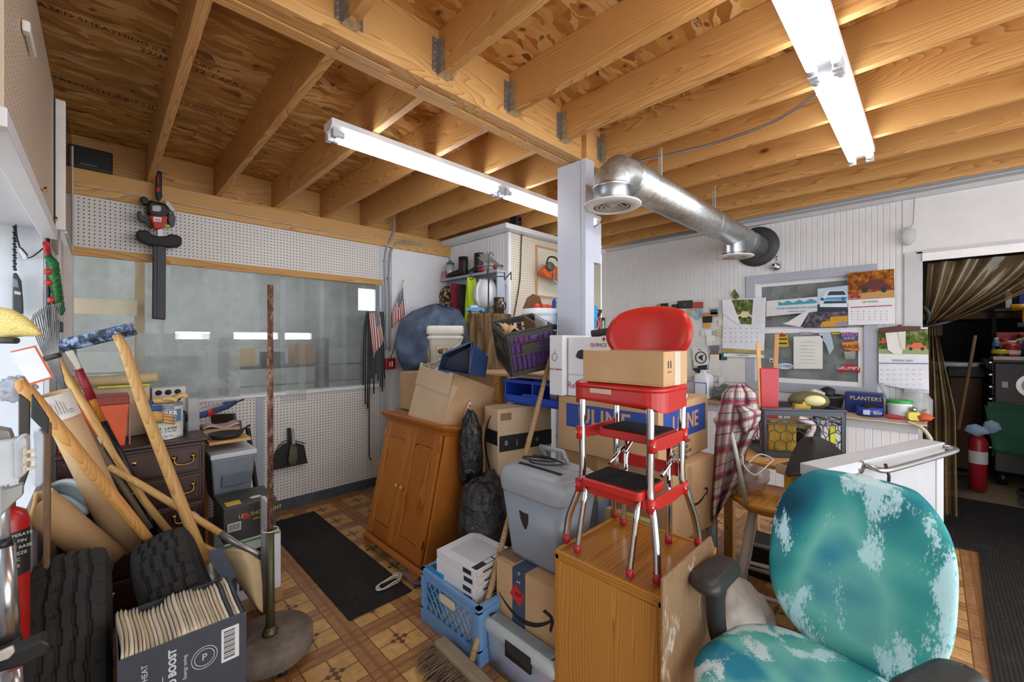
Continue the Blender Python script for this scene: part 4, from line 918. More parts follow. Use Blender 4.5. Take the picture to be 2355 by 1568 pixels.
# moving box with blue print
UB = P('2a4796', .6, 0, .1)
carton('large brown moving box with blue ULINE bands behind the red step stool', (1.9, .925, .85), (.62, .615, .31), CARD, 0, marks=[('blue_band', lambda m: m.box((-.0016, .02, .14), (-.0004, .555, .27)), UB), ('blue_band', lambda m: m.box((.05, -.0016, .12), (.58, -.0004, .27)), UB),
    ('lettering', lambda m: (m.text('ULINE', .12, LF(.31, .205, .0022), bold=.002), m.text('ULINE', .12, RF(.31, .195, .0022), bold=.002)), P('c89c72', .6)), ('printing', lambda m: [m.text(s, .028, RF(.24, .09-.028*i, .0012)) for i, s in enumerate(('CORRUGATED BOX', 'FITS STANDARD', 'EDGE TEST   GROSS WT', 'BURST   32 LBS'))], P('4a3c34', .7))])
carton('cardboard box with a curved arrow mark under the moving box, near the plaid shirt', (2.0, .90, .467), (.42, .36, .38), CARD, -8, marks=[('arrow_mark', lambda m: smile(m, RF(.22, .2, .0012), .2), INK), ('tape_strip', lambda m: m.box((.13, -.0014, .18), (.17, -.0004, .36)), P('b09070', .3))])
carton('cardboard box low behind the oak cabinet under the arrow-marked box', (1.98, .9, 0), (.45, .34, .465), CARDB)
carton('shadowed cardboard box behind the shredder beneath the moving box', (1.92, 1.28, .60), (.36, .26, .245), CARDB)
tag(MB().box((1.90, .96, 0), (1.94, 1.22, .59), None).build('file_folder', P('b8b070', .6)), 'pale yellow folder standing behind the step stool legs', 'folder')
tag(MB().box((1.95, 1.3, 0), (2.27, 1.5, .595)).build('storage_tote', P('8a98a8', .4)), 'grey tote hidden low behind the shredder', 'tote')
# rubbish bags
def mk_bag():
    t = NT('black bin bag plastic'); c = t.coord(); n = t.noise(c, 14, 5, .6, 1.5); return t.bsdf('141416', .28, 0, t.bump(n, 1.0, .02), .7)
BAGM = mk_bag()
q = at(1095, 1195, 2.35)
tag(blob((0, 0, 0), (.17, .18, .33), .16, 1.8, 3, 64, 44, -.345).build('rubbish_bag', BAGM), 'full black rubbish bag slumped between the pine cabinet and the shredder', 'bag'); bpy.data.objects['rubbish_bag'].location = (1.62, 1.86, .35)
o = blob((0, 0, 0), (.08, .075, .27), .18, 2.5, 8, 40, 32).build('rubbish_bag', BAGM); o.location = (1.655, 2.05, .75); tag(o, 'upright black rubbish bag squeezed behind the pine cabinet side', 'bag')
tag(blob((0, 0, 0), (.07, .06, .2), .15, 2, 5).build('cloth_bundle', P('7a5a44', .8)), 'brown bundle between the pine cabinet and the black bags', 'bundle'); bpy.data.objects['cloth_bundle'].location = (1.66, 2.06, .22)
# shredder on its carton
SG = P('8b939c', .32, 0, .03); SG2 = P('9aa0a4', .35, 0, .03)
t = thing('paper_shredder', 'grey paper shredder standing on the taped carton', 'shredder', (1.525, 1.30, .447)); 
def sring(w, d, r, z, dx=0): return [(x+dx, y, z) for x, y in rrect(d, w, r, 5)]
MB().loft([sring(.29, .22, .03, 0), sring(.30, .23, .035, .02), sring(.385, .29, .05, .315)]).build('waste_bin', SG, t)
MB().loft([sring(.39, .295, .05, .313), sring(.40, .30, .055, .32), sring(.41, .31, .055, .365), sring(.395, .30, .055, .405), sring(.35, .26, .05, .425), sring(.20, .14, .03, .429)]).build('cutter_head', SG2, t)
MB().box((-.072, -.13, .4275), (-.052, .13, .4325)).build('paper_slot', BLACK, t); MB().box((.03, -.17, .4255), (.10, -.06, .434)).build('control_panel', P('a4a8aa', .4), t, bev=.003)
m = MB(); m.tube([(.08, .08, .425), (.04, .08, .50), (.04, -.06, .50), (.08, -.06, .425)], .013, 6); m.build('carry_handle', SG, t)
cb_ = MB(); cb_.tube(smooth_path([(.0, .12, .44), (-.05, .06, .443), (-.03, -.04, .447), (.03, -.07, .446), (.05, .02, .446), (-.01, .13, .45), (-.055, .10, .455), (-.02, 0, .455), (.02, -.04, .457), (.04, .05, .455), (0, .10, .46)], 6), .0045, 6); cb_.build('power_cord', BLACK, t)
m = MB(); m.prism([(-.028, .035), (.0, .03), (.028, .032), (.025, -.01), (.01, -.045), (-.0, -.048), (-.02, -.01)], 0, .004, frame(V((-.133, .03, .205)), (0, -1, 0), (-.10, 0, 1))); m.build('badge', P('2c2d30', .4), t); 
# taped carton under it
NB = P('3d4c66', .35, 0, .1)
t = carton('cardboard carton with a curved arrow, blue tape and a torn red sticker under the shredder', (1.335, 1.06, .0), (.42, .40, .445), CARD, 0, marks=[('blue_tape', lambda m: (m.box((-.0016, .21, .0), (-.0004, .29, .443)), m.box((-.001, .21, .4445), (.3, .29, .4455))), NB), ('arrow_mark', lambda m: smile(m, LF(.22, .30, .0014), .32), INK), ('red_sticker', lambda m: m.prism([(-.045, -.01), (-.01, .045), (.045, .012), (.02, -.045), (-.012, -.03)], 0, .0008, LF(.26, .33, .0022)), P('c43028', .4)), ('sticker_print', lambda m: m.text('Mas', .03, LF(.25, .335, .0032) @ rot(0, 0, 20)), P('5a1414', .4)), ('tape_print', lambda m: [m.text(s, .03, LF(.25, z, .0022) @ rot(0, 0, 90)) for s, z in (('o', .43), ('S', .39), ('we', .13), ('ve', .09))], P('c8d0dc', .5)), ('edge_print', lambda m: m.box((.03, .30, .4452), (.16, .43, .4456)), P('7c6048', .7))])
# clear tote
CT = mk_clear('milky clear plastic', 'e8ecf4', .42, .25, 0, 8, .5, 'ccd4e0')
t = thing('clear_tote', 'milky clear lidded tote with a black latch in front of the taped carton', 'storage box', (1.245, 1.022, 0))
def tring(g, z, r=.03): return [(.035+x, .215+y, z) for x, y in rrect(.07+2*g, .42+2*g, r, 4)]
MB().loft([tring(-.012, .0), tring(-.002, .165)]).build('body', CT, t); 
MB().loft([tring(.008, .165), tring(.012, .17), tring(.012, .195), tring(.0, .215), tring(-.03, .22)]).build('lid', mk_clear('milky lid', 'eef2f2', .62, .3, 0, 8, .5, 'd4dcdc'), t)
m = MB(); m.box((-.016, .12, .125), (-.004, .27, .195)); m.build('latch', BLACK, t, bev=.003); m = MB()
for i in range(12): m.box((-.0175, .125+.0118*i, .15), (-.016, .130+.0118*i, .192))
m.build('latch_rib', DGREY, t)
tag(blob((1.283, 1.085, .10), (.018, .05, .06), .2, 2, 4, 20, 14).build('red_cloth', P('c84850', .7)), 'red cloth showing through the milky tote next to the oak cabinet', 'cloth')
tag(MB().box((1.262, 1.17, .012), (1.30, 1.35, .13)).build('grey_pouch', P('8c94b0', .7), bev=.008), 'bluish pouch inside the milky tote', 'pouch')
# blue milk crate with stacked ring binders
CB = P('6d97c4', .4, 0, .06)
def blue_crate(label, M):
    t = thing('milk_crate', label, 'crate', M=M); L, W, h, th = .47, .32, .275, .016
    def wall(Ln, fM, holes):
        s = MB(); s.M = fM
        s.box((0, 0, h-.05), (Ln, th, h)); s.box((0, 0, 0), (Ln, th, .075)); s.box((0, 0, .075), (.045, th, h-.05)); s.box((Ln-.045, 0, .075), (Ln, th, h-.05))
        s.box((0, -.004, h-.012), (Ln, .0, h)); s.box((0, -.004, h-.032), (Ln, 0, h-.024)); s.box((0, -.004, .0), (.02, 0, h)); s.box((Ln-.02, -.004, 0), (Ln, 0, h)); s.box((0, -.004, .07), (Ln, 0, .078))
        x0, x1, z0, z1 = .045, Ln-.045, .075, h-.05; n = 8; dz = z1-z0; sp = (x1-x0)/n
        if holes:
            for i in range(-4, n+1):
                for sg in (1, -1):
                    xa = x0+sp*i if sg > 0 else x0+sp*(i+4); xb = xa+sg*dz*.9
                    za, zb = z0, z1
                    (pa, pb) = ((xa, za), (xb, zb))
                    def cl(pa, pb, x0=x0, x1=x1):
                        (a, b), (c, d) = pa, pb
                        if abs(c-a) < 1e-9: return None
                        t0, t1 = 0, 1
                        for lo, hi in ((x0, x1),):
                            u0, u1 = (lo-a)/(c-a), (hi-a)/(c-a)
                            if u0 > u1: u0, u1 = u1, u0
                            t0, t1 = max(t0, u0), min(t1, u1)
                        return None if t1-t0 < .05 else ((a+(c-a)*t0, b+(d-b)*t0), (a+(c-a)*t1, b+(d-b)*t1))
                    r_ = cl(pa, pb)
                    if r_: s.tube([(r_[0][0], th*.35, r_[0][1]), (r_[1][0], th*.35, r_[1][1])], .0045, 4)
        else: s.box((x0, th*.2, z0), (x1, th*.8, z1))
        return s
    wall(L, Matrix.Identity(4), True).build('side_wall', CB, t); wall(L, T(L, W, 0) @ rot(0, 0, 180), True).build('side_wall', CB, t)
    wall(W, T(0, W, 0) @ rot(0, 0, -90), False).build('end_wall', CB, t); wall(W, T(L, 0, 0) @ rot(0, 0, 90), False).build('end_wall', CB, t)
    MB().box((.01, .01, 0), (L-.01, W-.01, .01)).build('base', CB, t)
    g = MB(); g.prism(rrect(.13, .04, .019, 6), 0, .004, frame(V((L*.5, -.004, h-.075)), (1, 0, 0), (0, 0, 1))); g.build('hand_grip', P('d8cbb0', .5), t)
    return t
bcM = frame(V((1.205, 1.905, 0)), (0, -1, 0), (1, 0, 0)); blue_crate('pale blue milk crate full of white binders on the patterned floor', bcM)
for i in range(6):
    tag(MB().box((1.225+.0+.045*i, 1.46, .012), (1.263+.045*i, 1.86-.0, .19)).build('paper_file', P('cfc8ba', .7)), 'cream paper file standing inside the pale blue crate', 'file', 'paper files in the pale blue crate')
labs = ('lowest white binder of the stack in the pale blue crate', 'second white binder up in the pale blue crate stack', 'third white binder up in the pale blue crate stack', 'white binder next under the top one in the pale blue crate', 'topmost white binder with a clear pocket cover in the pale blue crate')
for i in range(5):
    M = T(1.365, 1.655, .196+i*.042) @ rot(0, -2, 2+(i % 2)*2)
    t = thing('ring_binder', labs[i], 'binder', M=M, group='white binders stacked in the pale blue crate')
    m = MB(); m.box((-.13, -.15, .0), (.13, .15, .004)); m.box((-.13, -.15, .036), (.13, .15, .040)); m.box((-.13, .147, .004), (.13, .15, .036)); m.box((-.13, -.15, .004), (-.126, .147, .036)); m.build('cover', P('dedee0', .4, 0, .02), t, bev=.001)
    m = MB(); m.box((-.118, -.145, .005), (.125, .14, .034)); m.build('pages', P('d2cfc6', .7), t)
    m = MB(); m.box((-.1315, -.12, .008), (-.1301, -.06, .03)); m.box((-.08, -.1515, .012), (.06, -.1501, .018)); m.build('spine_label', P('2a2a2c', .5), t)
    if i == 4:
        m = MB(); m.prism(rrect(.17, .2, .012), .0402, .0408); m.build('clear_pocket', P('c9c9cb', .15), t); m = MB(); m.box((-.12, -.147, .0402), (.10, -.11, .041)); m.build('label_strip', P('2a2a2c', .5), t)
        m = MB(); m.box((-.05, -.143, .041), (.0, -.115, .0414)); m.box((.01, -.143, .041), (.06, -.115, .0414)); m.build('label_window', P('d6d6d6', .4), t)
tag(MB().box((1.222, 1.74, .1), (1.232, 1.885, .29), None).build('blue_folder', P('2a86b4', .4)), 'bright blue folder upright at the end of the pale blue crate', 'folder')
# push broom
t = thing('push_broom', 'worn push broom with a grey-brown handle leaning on the pale blue crate', 'broom', (1.12, 1.56, .08)); O = V((1.12, 1.56, .08))
bd_ = MB(); a, b = onZ(1012, 1475, .05), onZ(1125, 1585, .05); bM = frame((a+b)/2, b-a, (0, 0, 1)); L = (b-a).length
bd_.prism([(-.035, -.02), (.035, -.02), (.035, .01), (.02, .022), (-.02, .022), (-.035, .01)], -L/2, L/2, bM @ Matrix(((0, 0, 1, 0), (0, 1, 0, 0), (1, 0, 0, 0), (0, 0, 0, 1)))); bd_.build('head_block', P('8c7c64', .8, 0, .12), t, wld=O, bev=.006)
br_ = MB(); ax = (b-a).normalized(); nrm = V((-ax.y, ax.x, 0)); nrm = nrm if nrm.x < 0 else -nrm
for i in range(420):
    s = random.random(); p = a+(b-a)*s+nrm*random.uniform(-.01, .02)+V((0, 0, -.008)); d = nrm*random.uniform(.06, .14)+ax*random.uniform(-.03, .03); q = p+d; q.z = random.uniform(.004, .04)
    br_.tube([p, (p+q)/2+V((0, 0, .01)), q], [.0028, .0026, .0018], 4, caps=False)
o = br_.build('bristles', P('6e5a4a', .9, 0, .25), t, wld=O); o['kind'] = 'stuff'
hd_ = MB(); pts = [onZ(1083, 1527, .05)*(1-i/20)+at(1272, 800, 2.6)*(i/20) for i in range(21)]; hd_.tube(pts, .0145, 12); hd_.build('handle', wood('weathered handle', 'a08058', '7e6040', 'b89870', 2, 1, False, .6), t, wld=O)
# twist of cord on the mat, mat
tag(MB().box((.925, 2.155, .0005), (1.298, 3.745, .011)).build('rubber_mat', MATY, bev=.004), 'long ribbed black rubber mat on the patterned floor beside the pine cabinet', 'mat')
m = MB(); c0 = V((1.23, 2.30, .016))
for i in range(4): m.tube([c0+V(((.05+.008*i)*math.cos(a)*(1.3), (.035+.006*(i % 2))*math.sin(a+.2*i), .004*i+.004*math.sin(3*a))) for a in [2*PI*k/20 for k in range(20)]], .0028, 5, closed=True)
tag(m.build('string_coil', P('d8d0c0', .7)), 'small coil of white string on the near end of the black mat', 'string')
tag(blob((1.37, 2.24, .03), (.05, .1, .028), .2, 2, 7, flat=.003).build('rag', P('7a5a62', .9, 0, .2)), 'mauve rag lying under the edge of the leaning pine cabinet', 'rag')
# ---------------- oak cabinet, step stool ----------------
OAK = wood('oak veneer', 'b9803c', '96622a', 'd0984e', 2, 1.5, False, .4, 0, 20); OAKT = wood('glossy oak top', 'a8702e', '8a581e', 'bd8438', 0, 1.4, False, .22, 0, 18); OAKX = wood('oak edge', 'b07830', '8e5a22', 'c48c42', 1, 1.4, False, .35, 0, 12)
OX0, OX1, OY0, OY1, OZ = 1.24, 1.693, .587, 1.023, .675
SF = .915   # the stool is a little smaller than its drawing below
t = thing('oak_cabinet', 'square oak veneer cabinet carrying the red step stool', 'cabinet', (OX0, OY0, 0)); w, d = OX1-OX0, OY1-OY0
MB().box((.004, .02, .03), (w-.004, d-.02, OZ-.02)).build('carcass', OAK, t)
MB().box((0, d-.02, 0), (w, d, OZ-.012)).build('side_panel', OAKX, t, bev=.003); MB().box((0, 0, 0), (w, .02, OZ-.012)).build('side_panel', OAKX, t, bev=.003)
MB().box((0, .02, .0), (.004, d-.02, OZ-.035)).build('front_panel', OAK, t)
MB().box((.012, .012, OZ-.02), (w-.012, d-.012, OZ-.003)).build('top_panel', OAKT, t)
for a, b in (((0, 0, OZ-.035), (.014, d, OZ)), ((w-.014, 0, OZ-.03), (w, d, OZ+.004)), ((.014, 0, OZ-.03), (w-.014, .012, OZ)), ((.014, d-.014, OZ-.03), (w-.014, d, OZ+.004))): MB().box(a, b).build('edge_strip', OAKX, t, bev=.004)
t = thing('step_stool', 'red and chrome retro step stool chair standing on the oak cabinet', 'step stool', (1.6*SF, .9*SF, OZ+.0055)); t.scale = (SF, SF, SF)
O = V((1.6, .9, 0)); ST = RED; PADM = P('232425', .85, 0, .08, .2, .0005, 300); REDV = P('b8261e', .35, 0, .04)
def stb(mb, nm, mat, par=t, **k): return mb.build(nm, mat, par, wld=(1.6, .9, .602), **k)
tops = {'fl': (1.45, 1.045), 'fr': (1.445, .735), 'bl': (1.72, 1.045), 'br': (1.72, .735)}
feet = {'fl': (1.432, 1.135-.02), 'fr': (1.418, .695), 'bl': (1.80, 1.125-.02), 'br': (1.80, .70)}
for k in tops:
    (a, b), (c, d_) = tops[k], feet[k]; mid = (a+(c-a)*.25, b+(d_-b)*.1)
    pts = smooth_path([(a+(.03 if k[0] == 'b' else 0), b, 1.25), (a+.006*(k[0] == 'b'), b, 1.2), (a, b, 1.05), (a, b, .90), (mid[0], mid[1]+(.012 if k[1] == 'l' else -.012), .83), ((a+c)/2+(c-a)*.25, (b+d_)/2+(d_-b)*.35, .72), (c, d_, .635), (c, d_, .605)], 5)
    lg = stb(MB().tube(pts, .0145, 12), 'leg', CHROME)
    stb(MB().tube([(c, d_, .602), (c, d_, .606), (c, d_, .64)], [.014, .0165, .0155], 12), 'rubber_foot', P('a81c28', .4), lg)
inner = {'fl': ((1.425, 1.0), (1.395, 1.03)), 'fr': ((1.42, .765), (1.385, .785)), 'bl': ((1.72, .99), (1.755, 1.03)), 'br': ((1.72, .79), (1.735, .80))}
for k, ((a, b), (c, d_)) in inner.items():
    lg = stb(MB().tube([(a, b, 1.07 if k[0] == 'b' else .90), (a+(c-a)*.4, b+(d_-b)*.4, .8), (c, d_, .62), (c, d_, .605)], .0115, 12), 'step_leg', CHROME)
    stb(MB().tube([(c, d_, .602), (c, d_, .606), (c, d_, .635)], [.013, .0155, .0145], 12), 'rubber_foot', P('a81c28', .4), lg)
def plate(name, x0, x1, y0, y1, z, h, r, mat, drop=0, bev=.006):
    pl = rrect(x1-x0, y1-y0, r, 5, (x0+x1)/2, (y0+y1)/2); return stb(MB().prism(pl, z-h, z, sm=False), name, mat, bev=bev)
# seat with a deep rounded skirt
pl = rrect(.29, .405, .07, 6, 1.565, .89); n = len(pl)
m = MB(); lowz = [1.268-.055*(max(0, abs(y-.89)/.2)**3)-.012*(max(0, (1.6-x))/.15) for x, y in pl]
m.loft([[(x, y, lowz[i]) for i, (x, y) in enumerate(pl)], [(x, y, 1.283) for x, y in pl]], True, True, False); stb(m, 'seat_skirt', REDV, bev=.004)
stb(MB().loft([[(x*1, y, z) for x, y in rrect(.29-2*g, .405-2*g, .07, 6, 1.565, .89)] for g, z in ((.0, 1.283), (-.003, 1.29), (.004, 1.303), (.03, 1.31))]), 'seat_cushion', P('c22a1e', .3, 0, .03))
stb(MB().box((1.4175, .885, 1.262), (1.419, .985, 1.281)), 'label_plate', P('c6b4a4', .5))
# back rest, curved pad on chrome uprights
def bp(u, v):
    y = .905+(u-.5)*.43*(1-.10*(1-v)); z = 1.385+.245*v-.03*abs(u-.5)**3*8*v; x = 1.775-.05*(abs(u-.5)*2)**2+.02*v
    return x, y, z
def sq(a, b):
    """superellipse rounding of the unit square"""
    x, y = 2*a-1, 2*b-1; x2 = x*math.sqrt(max(0, 1-y*y*.42)); y2 = y*math.sqrt(max(0, 1-x*x*.30)); return (x2+1)/2, (y2+1)/2
m = MB(); N_ = 16; F_ = []; B_ = []
for j in range(N_+1):
    for i in range(N_+1):
        u, v = sq(i/N_, j/N_); x, y, z = bp(u, v); e = max(abs(i/N_-.5), abs(j/N_-.5))*2; q = .02*math.sqrt(max(0, 1-e**4))
        F_.append((x-.004-q, y, z)); B_.append((x+.012+q*.3, y, z))
W_ = N_+1; fs = []
for j in range(N_):
    for i in range(N_): fs.append((j*W_+i, j*W_+i+1, (j+1)*W_+i+1, (j+1)*W_+i))
off = len(F_); fs += [tuple(k+off for k in f)[::-1] for f in fs]
bd = [i for i in range(W_)]+[j*W_+N_ for j in range(1, W_)]+[N_*W_+i for i in range(N_-1, -1, -1)]+[j*W_ for j in range(N_-1, 0, -1)]
fs += [(bd[k], bd[(k+1) % len(bd)], bd[(k+1) % len(bd)]+off, bd[k]+off) for k in range(len(bd))]
m.add(F_+B_, fs, True); stb(m, 'back_rest', P('bf2a20', .3, 0, .03))
for y in (.745, 1.04): stb(MB().tube(smooth_path([(1.70, y, 1.22), (1.735, y, 1.26), (1.76, y, 1.36), (1.786, y, 1.52)], 5), .010, 10), 'back_upright', CHROME)
# two ribbed steps and their red frames
for nm, x0, x1, y0, y1, z in (('upper', 1.50, 1.71, .745, 1.005, 1.105), ('lower', 1.395, 1.60, .75, 1.02, .915)):
    plate('step_frame', x0, x1, y0, y1, z, .035, .02, REDV); plate('tread_pad', x0+.012, x1-.008, y0+.012, y1-.012, z+.004, .004, .012, PADM, bev=.001)
for z, x0, x1 in ((1.085, 1.44, 1.735), (.865, 1.432, 1.735)):
    for y in (.728, 1.052):
        s = MB(); s.loft([[(x0+(x1-x0)*u, y-.004, z-.02+.012*math.sin(u*PI)*(-1)), (x0+(x1-x0)*u, y+.004, z-.02+.012*math.sin(u*PI)*(-1)), (x0+(x1-x0)*u, y+.004, z+.02), (x0+(x1-x0)*u, y-.004, z+.02)] for u in [i/8 for i in range(9)]], True, True, False)
        so = stb(s, 'side_brace', REDV, bev=.002)
        for x in (x0+.005, x1-.014):
            stb(MB().tube([(x, y, z-.026), (x, y, z+.026)], .0165, 14), 'leg_clamp', REDV, so); sg = -1 if y < .9 else 1; stb(MB().ball((x-.012, y+sg*.012, z), .005, 8, 6), 'rivet', CHROME, so)
stb(MB().box((1.428, .735, .845), (1.436, 1.045, .885)), 'front_brace', REDV, bev=.003)
stb(MB().box((1.73, .735, .90), (1.738, 1.045, .955)), 'rear_brace', REDV, bev=.003); stb(MB().tube(smooth_path([(1.70, .99, .96), (1.74, .96, 1.02), (1.74, .88, 1.03), (1.74, .80, 1.01), (1.70, .775, .95)], 5), .009, 10), 'hand_loop', CHROME)
for y in (.765, 1.005): stb(MB().tube([(1.72, y, .99), (1.60, y, .93)], .009, 8), 'link_bar', CHROME)
carton('open cardboard box with white tape sitting on the red step stool seat', (1.286, .609, 1.328), (.183, .315, .114), CARD, 0, open_top=True, marks=[('white_tape', lambda m: (m.box((.078, -.0014, .0), (.124, -.0004, .112)), m.box((.078, -.003, .1145), (.124, .02, .1155))), P('cbbfae', .4)), ('arrow_print', lambda m: (m.text('11', .035, RF(.042, .07, .0012)), m.box((.028, -.0016, .046), (.056, -.0004, .048))), INK)])
# cardboard sheet leaning on the oak cabinet side, in shrink wrap
wr_ = NT('shrink wrapped cardboard'); c = wr_.coord((6, 6, 2)); n = wr_.noise(c, 2.4, 5, .65, 1.2)
lt_ = wr_.n('MapRange', n.outputs[0], .58, .66, 0, .75, clamp=True)
WRAP = wr_.bsdf(wr_.mix(lt_, '8c6e50', 'cfc4b4'), .3, 0, wr_.bump(n, .6, .01), .6)
m = MB(); slab(m, [(1519, 1330), (1631, 1232), (1636, 1250), (1640, 1500), (1640, 1680), (1519, 1800)], 'y', .574, -.008); tag(m.build('cardboard_sheet', WRAP, wld=(1.36, .62, 0), bev=.001), 'shrink-wrapped cardboard sheet leaning against the side of the oak cabinet', 'cardboard')
# ---------------- counter along the white wall ----------------
CTX, CTZ = 4.16, .90
t = thing('wall_counter', 'long narrow counter with a worn cloth-covered edge along the white boarded wall', 'counter', (CTX, .03, 0))
MB().box((0, 0, CTZ-.03), (RW-.012-CTX, 2.9, CTZ-.004)).build('counter_top', P('a98a68', .6, 0, .15), t, bev=.004)
MB().box((.05, .04, CTZ-.10), (.075, 2.9, CTZ-.03)).build('apron_rail', LGREY, t, bev=.003)
bm = MB(); bead(bm, .05, 2.9, 0, CTZ-.10, .065, pitch=.05); bm.build('beadboard', WHITE2, t, fix=False)
m = MB(); m.grid(lambda u, v: (-.006+.33*u, .0+.9*v, CTZ-.003+.002*math.sin(v*30+u*9)-(.028 if u == 0 else 0)), 10, 30); m.build('cover_cloth', P('d2c6b8', .8, 0, .12), t, solid=.002)
m = MB(); m.tube(smooth_path([(-.005, .10, CTZ-.01), (-.012, .03, CTZ-.04), (-.012, -.012, CTZ-.10), (.0, -.02, CTZ-.14)], 5), [.008]*5+[.012]*11, 8); m.build('cloth_corner', P('c8b8a4', .8), t)
CZ = CTZ+.001
def can(label, loc, r, h, col, lid=None, name='can', cat='can', ts=None, band=None):
    t = thing(name, label, cat, loc); MB().lathe([(.001, 0), (r, 0), (r, .004), (r*.985, .008), (r*.985, h-.008), (r, h-.004), (r, h), (r*.93, h), (r*.93, h-.006), (.001, h-.006)], 28).build('body', P(col, .35), t)
    if lid: MB().lathe([(r*1.04, h-.014), (r*1.06, h-.01), (r*1.06, h+.004), (r*1.0, h+.008), (.001, h+.008)], 28).build('lid', P(lid, .35), t)
    if band:
        MB().lathe([(r*1.003, h*.2), (r*1.003, h*.75)], 28, caps=False).build('label', P(band, .5), t)
    if ts:
        for tx, sz, zz, cc in ts:
            m = MB(); a = R(206); fr = frame(V((r*1.01*math.cos(a), r*1.01*math.sin(a), zz)), (-math.sin(a), math.cos(a), 0), (0, 0, 1)); m.text(tx, sz, fr @ T(0, 0, .002), .001); m.build('lettering', P(cc, .5), t, fix=False)
    return t
def on_ct(px, x=4.3): p = onX(px, 900, x); return (p.x, p.y, CZ)
t = thing('snack_tin', 'dark blue snack box with pale lettering on the counter under the window', 'tin', (4.36, .375, CZ)); MB().box((-.06, -.10, 0), (.06, .13, .16)).build('body', P('20306c', .4), t, bev=.008)
m = MB(); m.text('PLANTERS', .042, LF(.0, .115, .061) @ T(0, 0, 0)); m.build('lettering', P('d8c890', .4), t, fix=False)
t = thing('round_tin', 'bright blue round biscuit tin with its black lid ajar on the counter edge', 'tin', (4.22, .345, CZ)); MB().lathe([(.001, 0), (.082, 0), (.083, .065), (.079, .065), (.078, .006), (.001, .006)], 32).build('body', P('2446a8', .3), t)
m = MB(); m.cbox((0, 0, 0), (.04, .035, .002), frame(V((-.0835, .01, .03)), (0, -1, 0), (0, 0, 1))); m.build('label', P('cfcfd8', .5), t); m = MB(); m.text('Blue', .035, frame(V((-.068, -.052, .03)), (.62, -.78, 0), (0, 0, 1)), .001); m.build('lettering', P('d0c050', .4), t)
MB().lathe([(.001, 0), (.05, 0), (.052, .01), (.001, .014)], 24, T(.0, -.01, .064) @ rot(14, -10, 0)).build('lid', BLACK, t)
t = thing('coffee_can', 'red can holding a clear plastic scoop behind the blue biscuit tin', 'can', (4.38, .215, CZ)); MB().lathe([(.001, 0), (.045, 0), (.045, .11), (.041, .11), (.041, .006), (.001, .006)], 24).build('body', P('b4201e', .35), t); m = MB(); m.text('ROAST', .03, LF(0, .08, .047)); m.build('lettering', P('ecd9c9', .5), t, fix=False)
MB().tube([(0, 0, .02), (-.03, .06, .2), (-.035, .075, .24)], [.012, .014, .02], 10).build('clear_scoop', mk_clear('clear scoop', 'f0f0f0', .4, .1), t)
can('white plastic tub with a bright green lid on the counter', (4.25, .175, CZ), .07, .125, 'e2e4e2', '2aa04c', 'plastic_tub', 'tub', band='c9cdd0')
t = thing('glass_jar', 'large clear jar behind the green-lidded tub', 'jar', (4.43, .09, CZ)); MB().lathe([(.001, 0), (.085, 0), (.09, .02), (.09, .13), (.07, .16), (.066, .18), (.07, .185), (.07, .2), (.001, .2)], 28).build('body', mk_clear('jar plastic', 'f0f2f2', .38, .15, haze='dcdcde'), t)
t = thing('tape_measure', 'small yellow tape measure at the counter edge', 'tape measure', (4.175, .10, CZ)); MB().prism(rrect(.07, .06, .02, 4, 0, .03), -.02, .02, frame(V((0, 0, 0)), (.3, -.95, 0), (0, 0, 1))).build('body', P('d8cc4c', .4), t, bev=.004); MB().ball((.02, .0, .075), .02, 12, 8).build('silver_knob', STEEL, t)
tag(blob((4.185, .045, CZ+.027), (.035, .045, .026), .3, 3, 2, 20, 14).build('orange_rag', P('d05a2c', .6, 0, .2)), 'orange crumpled tape lying beside the yellow tape measure', 'tape')
tag(blob((4.168, .20, CZ+.013), (.012, .06, .014), .3, 3, 6, 24, 12).build('red_string', P('a83a40', .7, 0, .2)), 'tangle of red string in front of the green-lidded tub', 'string')
tag(MB().grid(lambda u, v: (4.24+.09*u, .02+.07*v, CZ+.06*u+.012*math.sin(v*7)), 8, 8).build('paper_sheet', P('b9b2a6', .7, 0, .1), solid=.002), 'grey folded paper on the end of the counter by the doorway', 'paper')
t = thing('waste_tub', 'round black tub full of scrap on the counter under the stickered window', 'tub', (4.31, .66, CZ)); MB().loft([[(x*k_, y*k_*1.25, z) for x, y in circ(.125, 32)] for k_, z in ((.8, 0), (.97, .10), (1.04, .105), (1.04, .125), (.98, .125), (.8, .012))]).build('shell', BLACK, t)
tag(blob((4.29, .70, CZ+.12), (.05, .07, .04), .4, 3, 3, 18, 12).build('crumpled_paper', P('d8d8d4', .7)), 'crumpled white paper on top of the round black tub', 'paper')
tag(blob((4.33, .62, CZ+.13), (.05, .05, .05), .4, 2, 5, 18, 12).build('black_glove', BLACKM), 'black glove lying in the round black tub', 'glove')
t = thing('jug', 'white plastic jug with a blue framed label beside the red back rest', 'jug', (4.30, 1.62, CZ)); MB().loft([rr3(.16, .15, .03, z) if z < .2 else [(x*k_, y*k_, z) for x, y, _ in rr3(.16, .15, .03, z)] for z, k_ in ((0, 1), (.01, 1), (.2, 1), (.235, .85), (.25, .35), (.28, .3))]).build('body', P('dde0e4', .4), t)
m = MB(); m.box((-.0825, -.06, .02), (-.0805, .06, .16)); lo = m.build('label', P('2a58a8', .5), t); m = MB(); m.box((-.0835, -.052, .028), (-.0825, .052, .152)); m.build('label_face', P('d8dce4', .5), lo); m = MB(); m.tube(arc((0, -.045, .24), .035, -20, 110, 8, 'yz'), .009, 8); m.build('handle', P('dde0e4', .4), t)
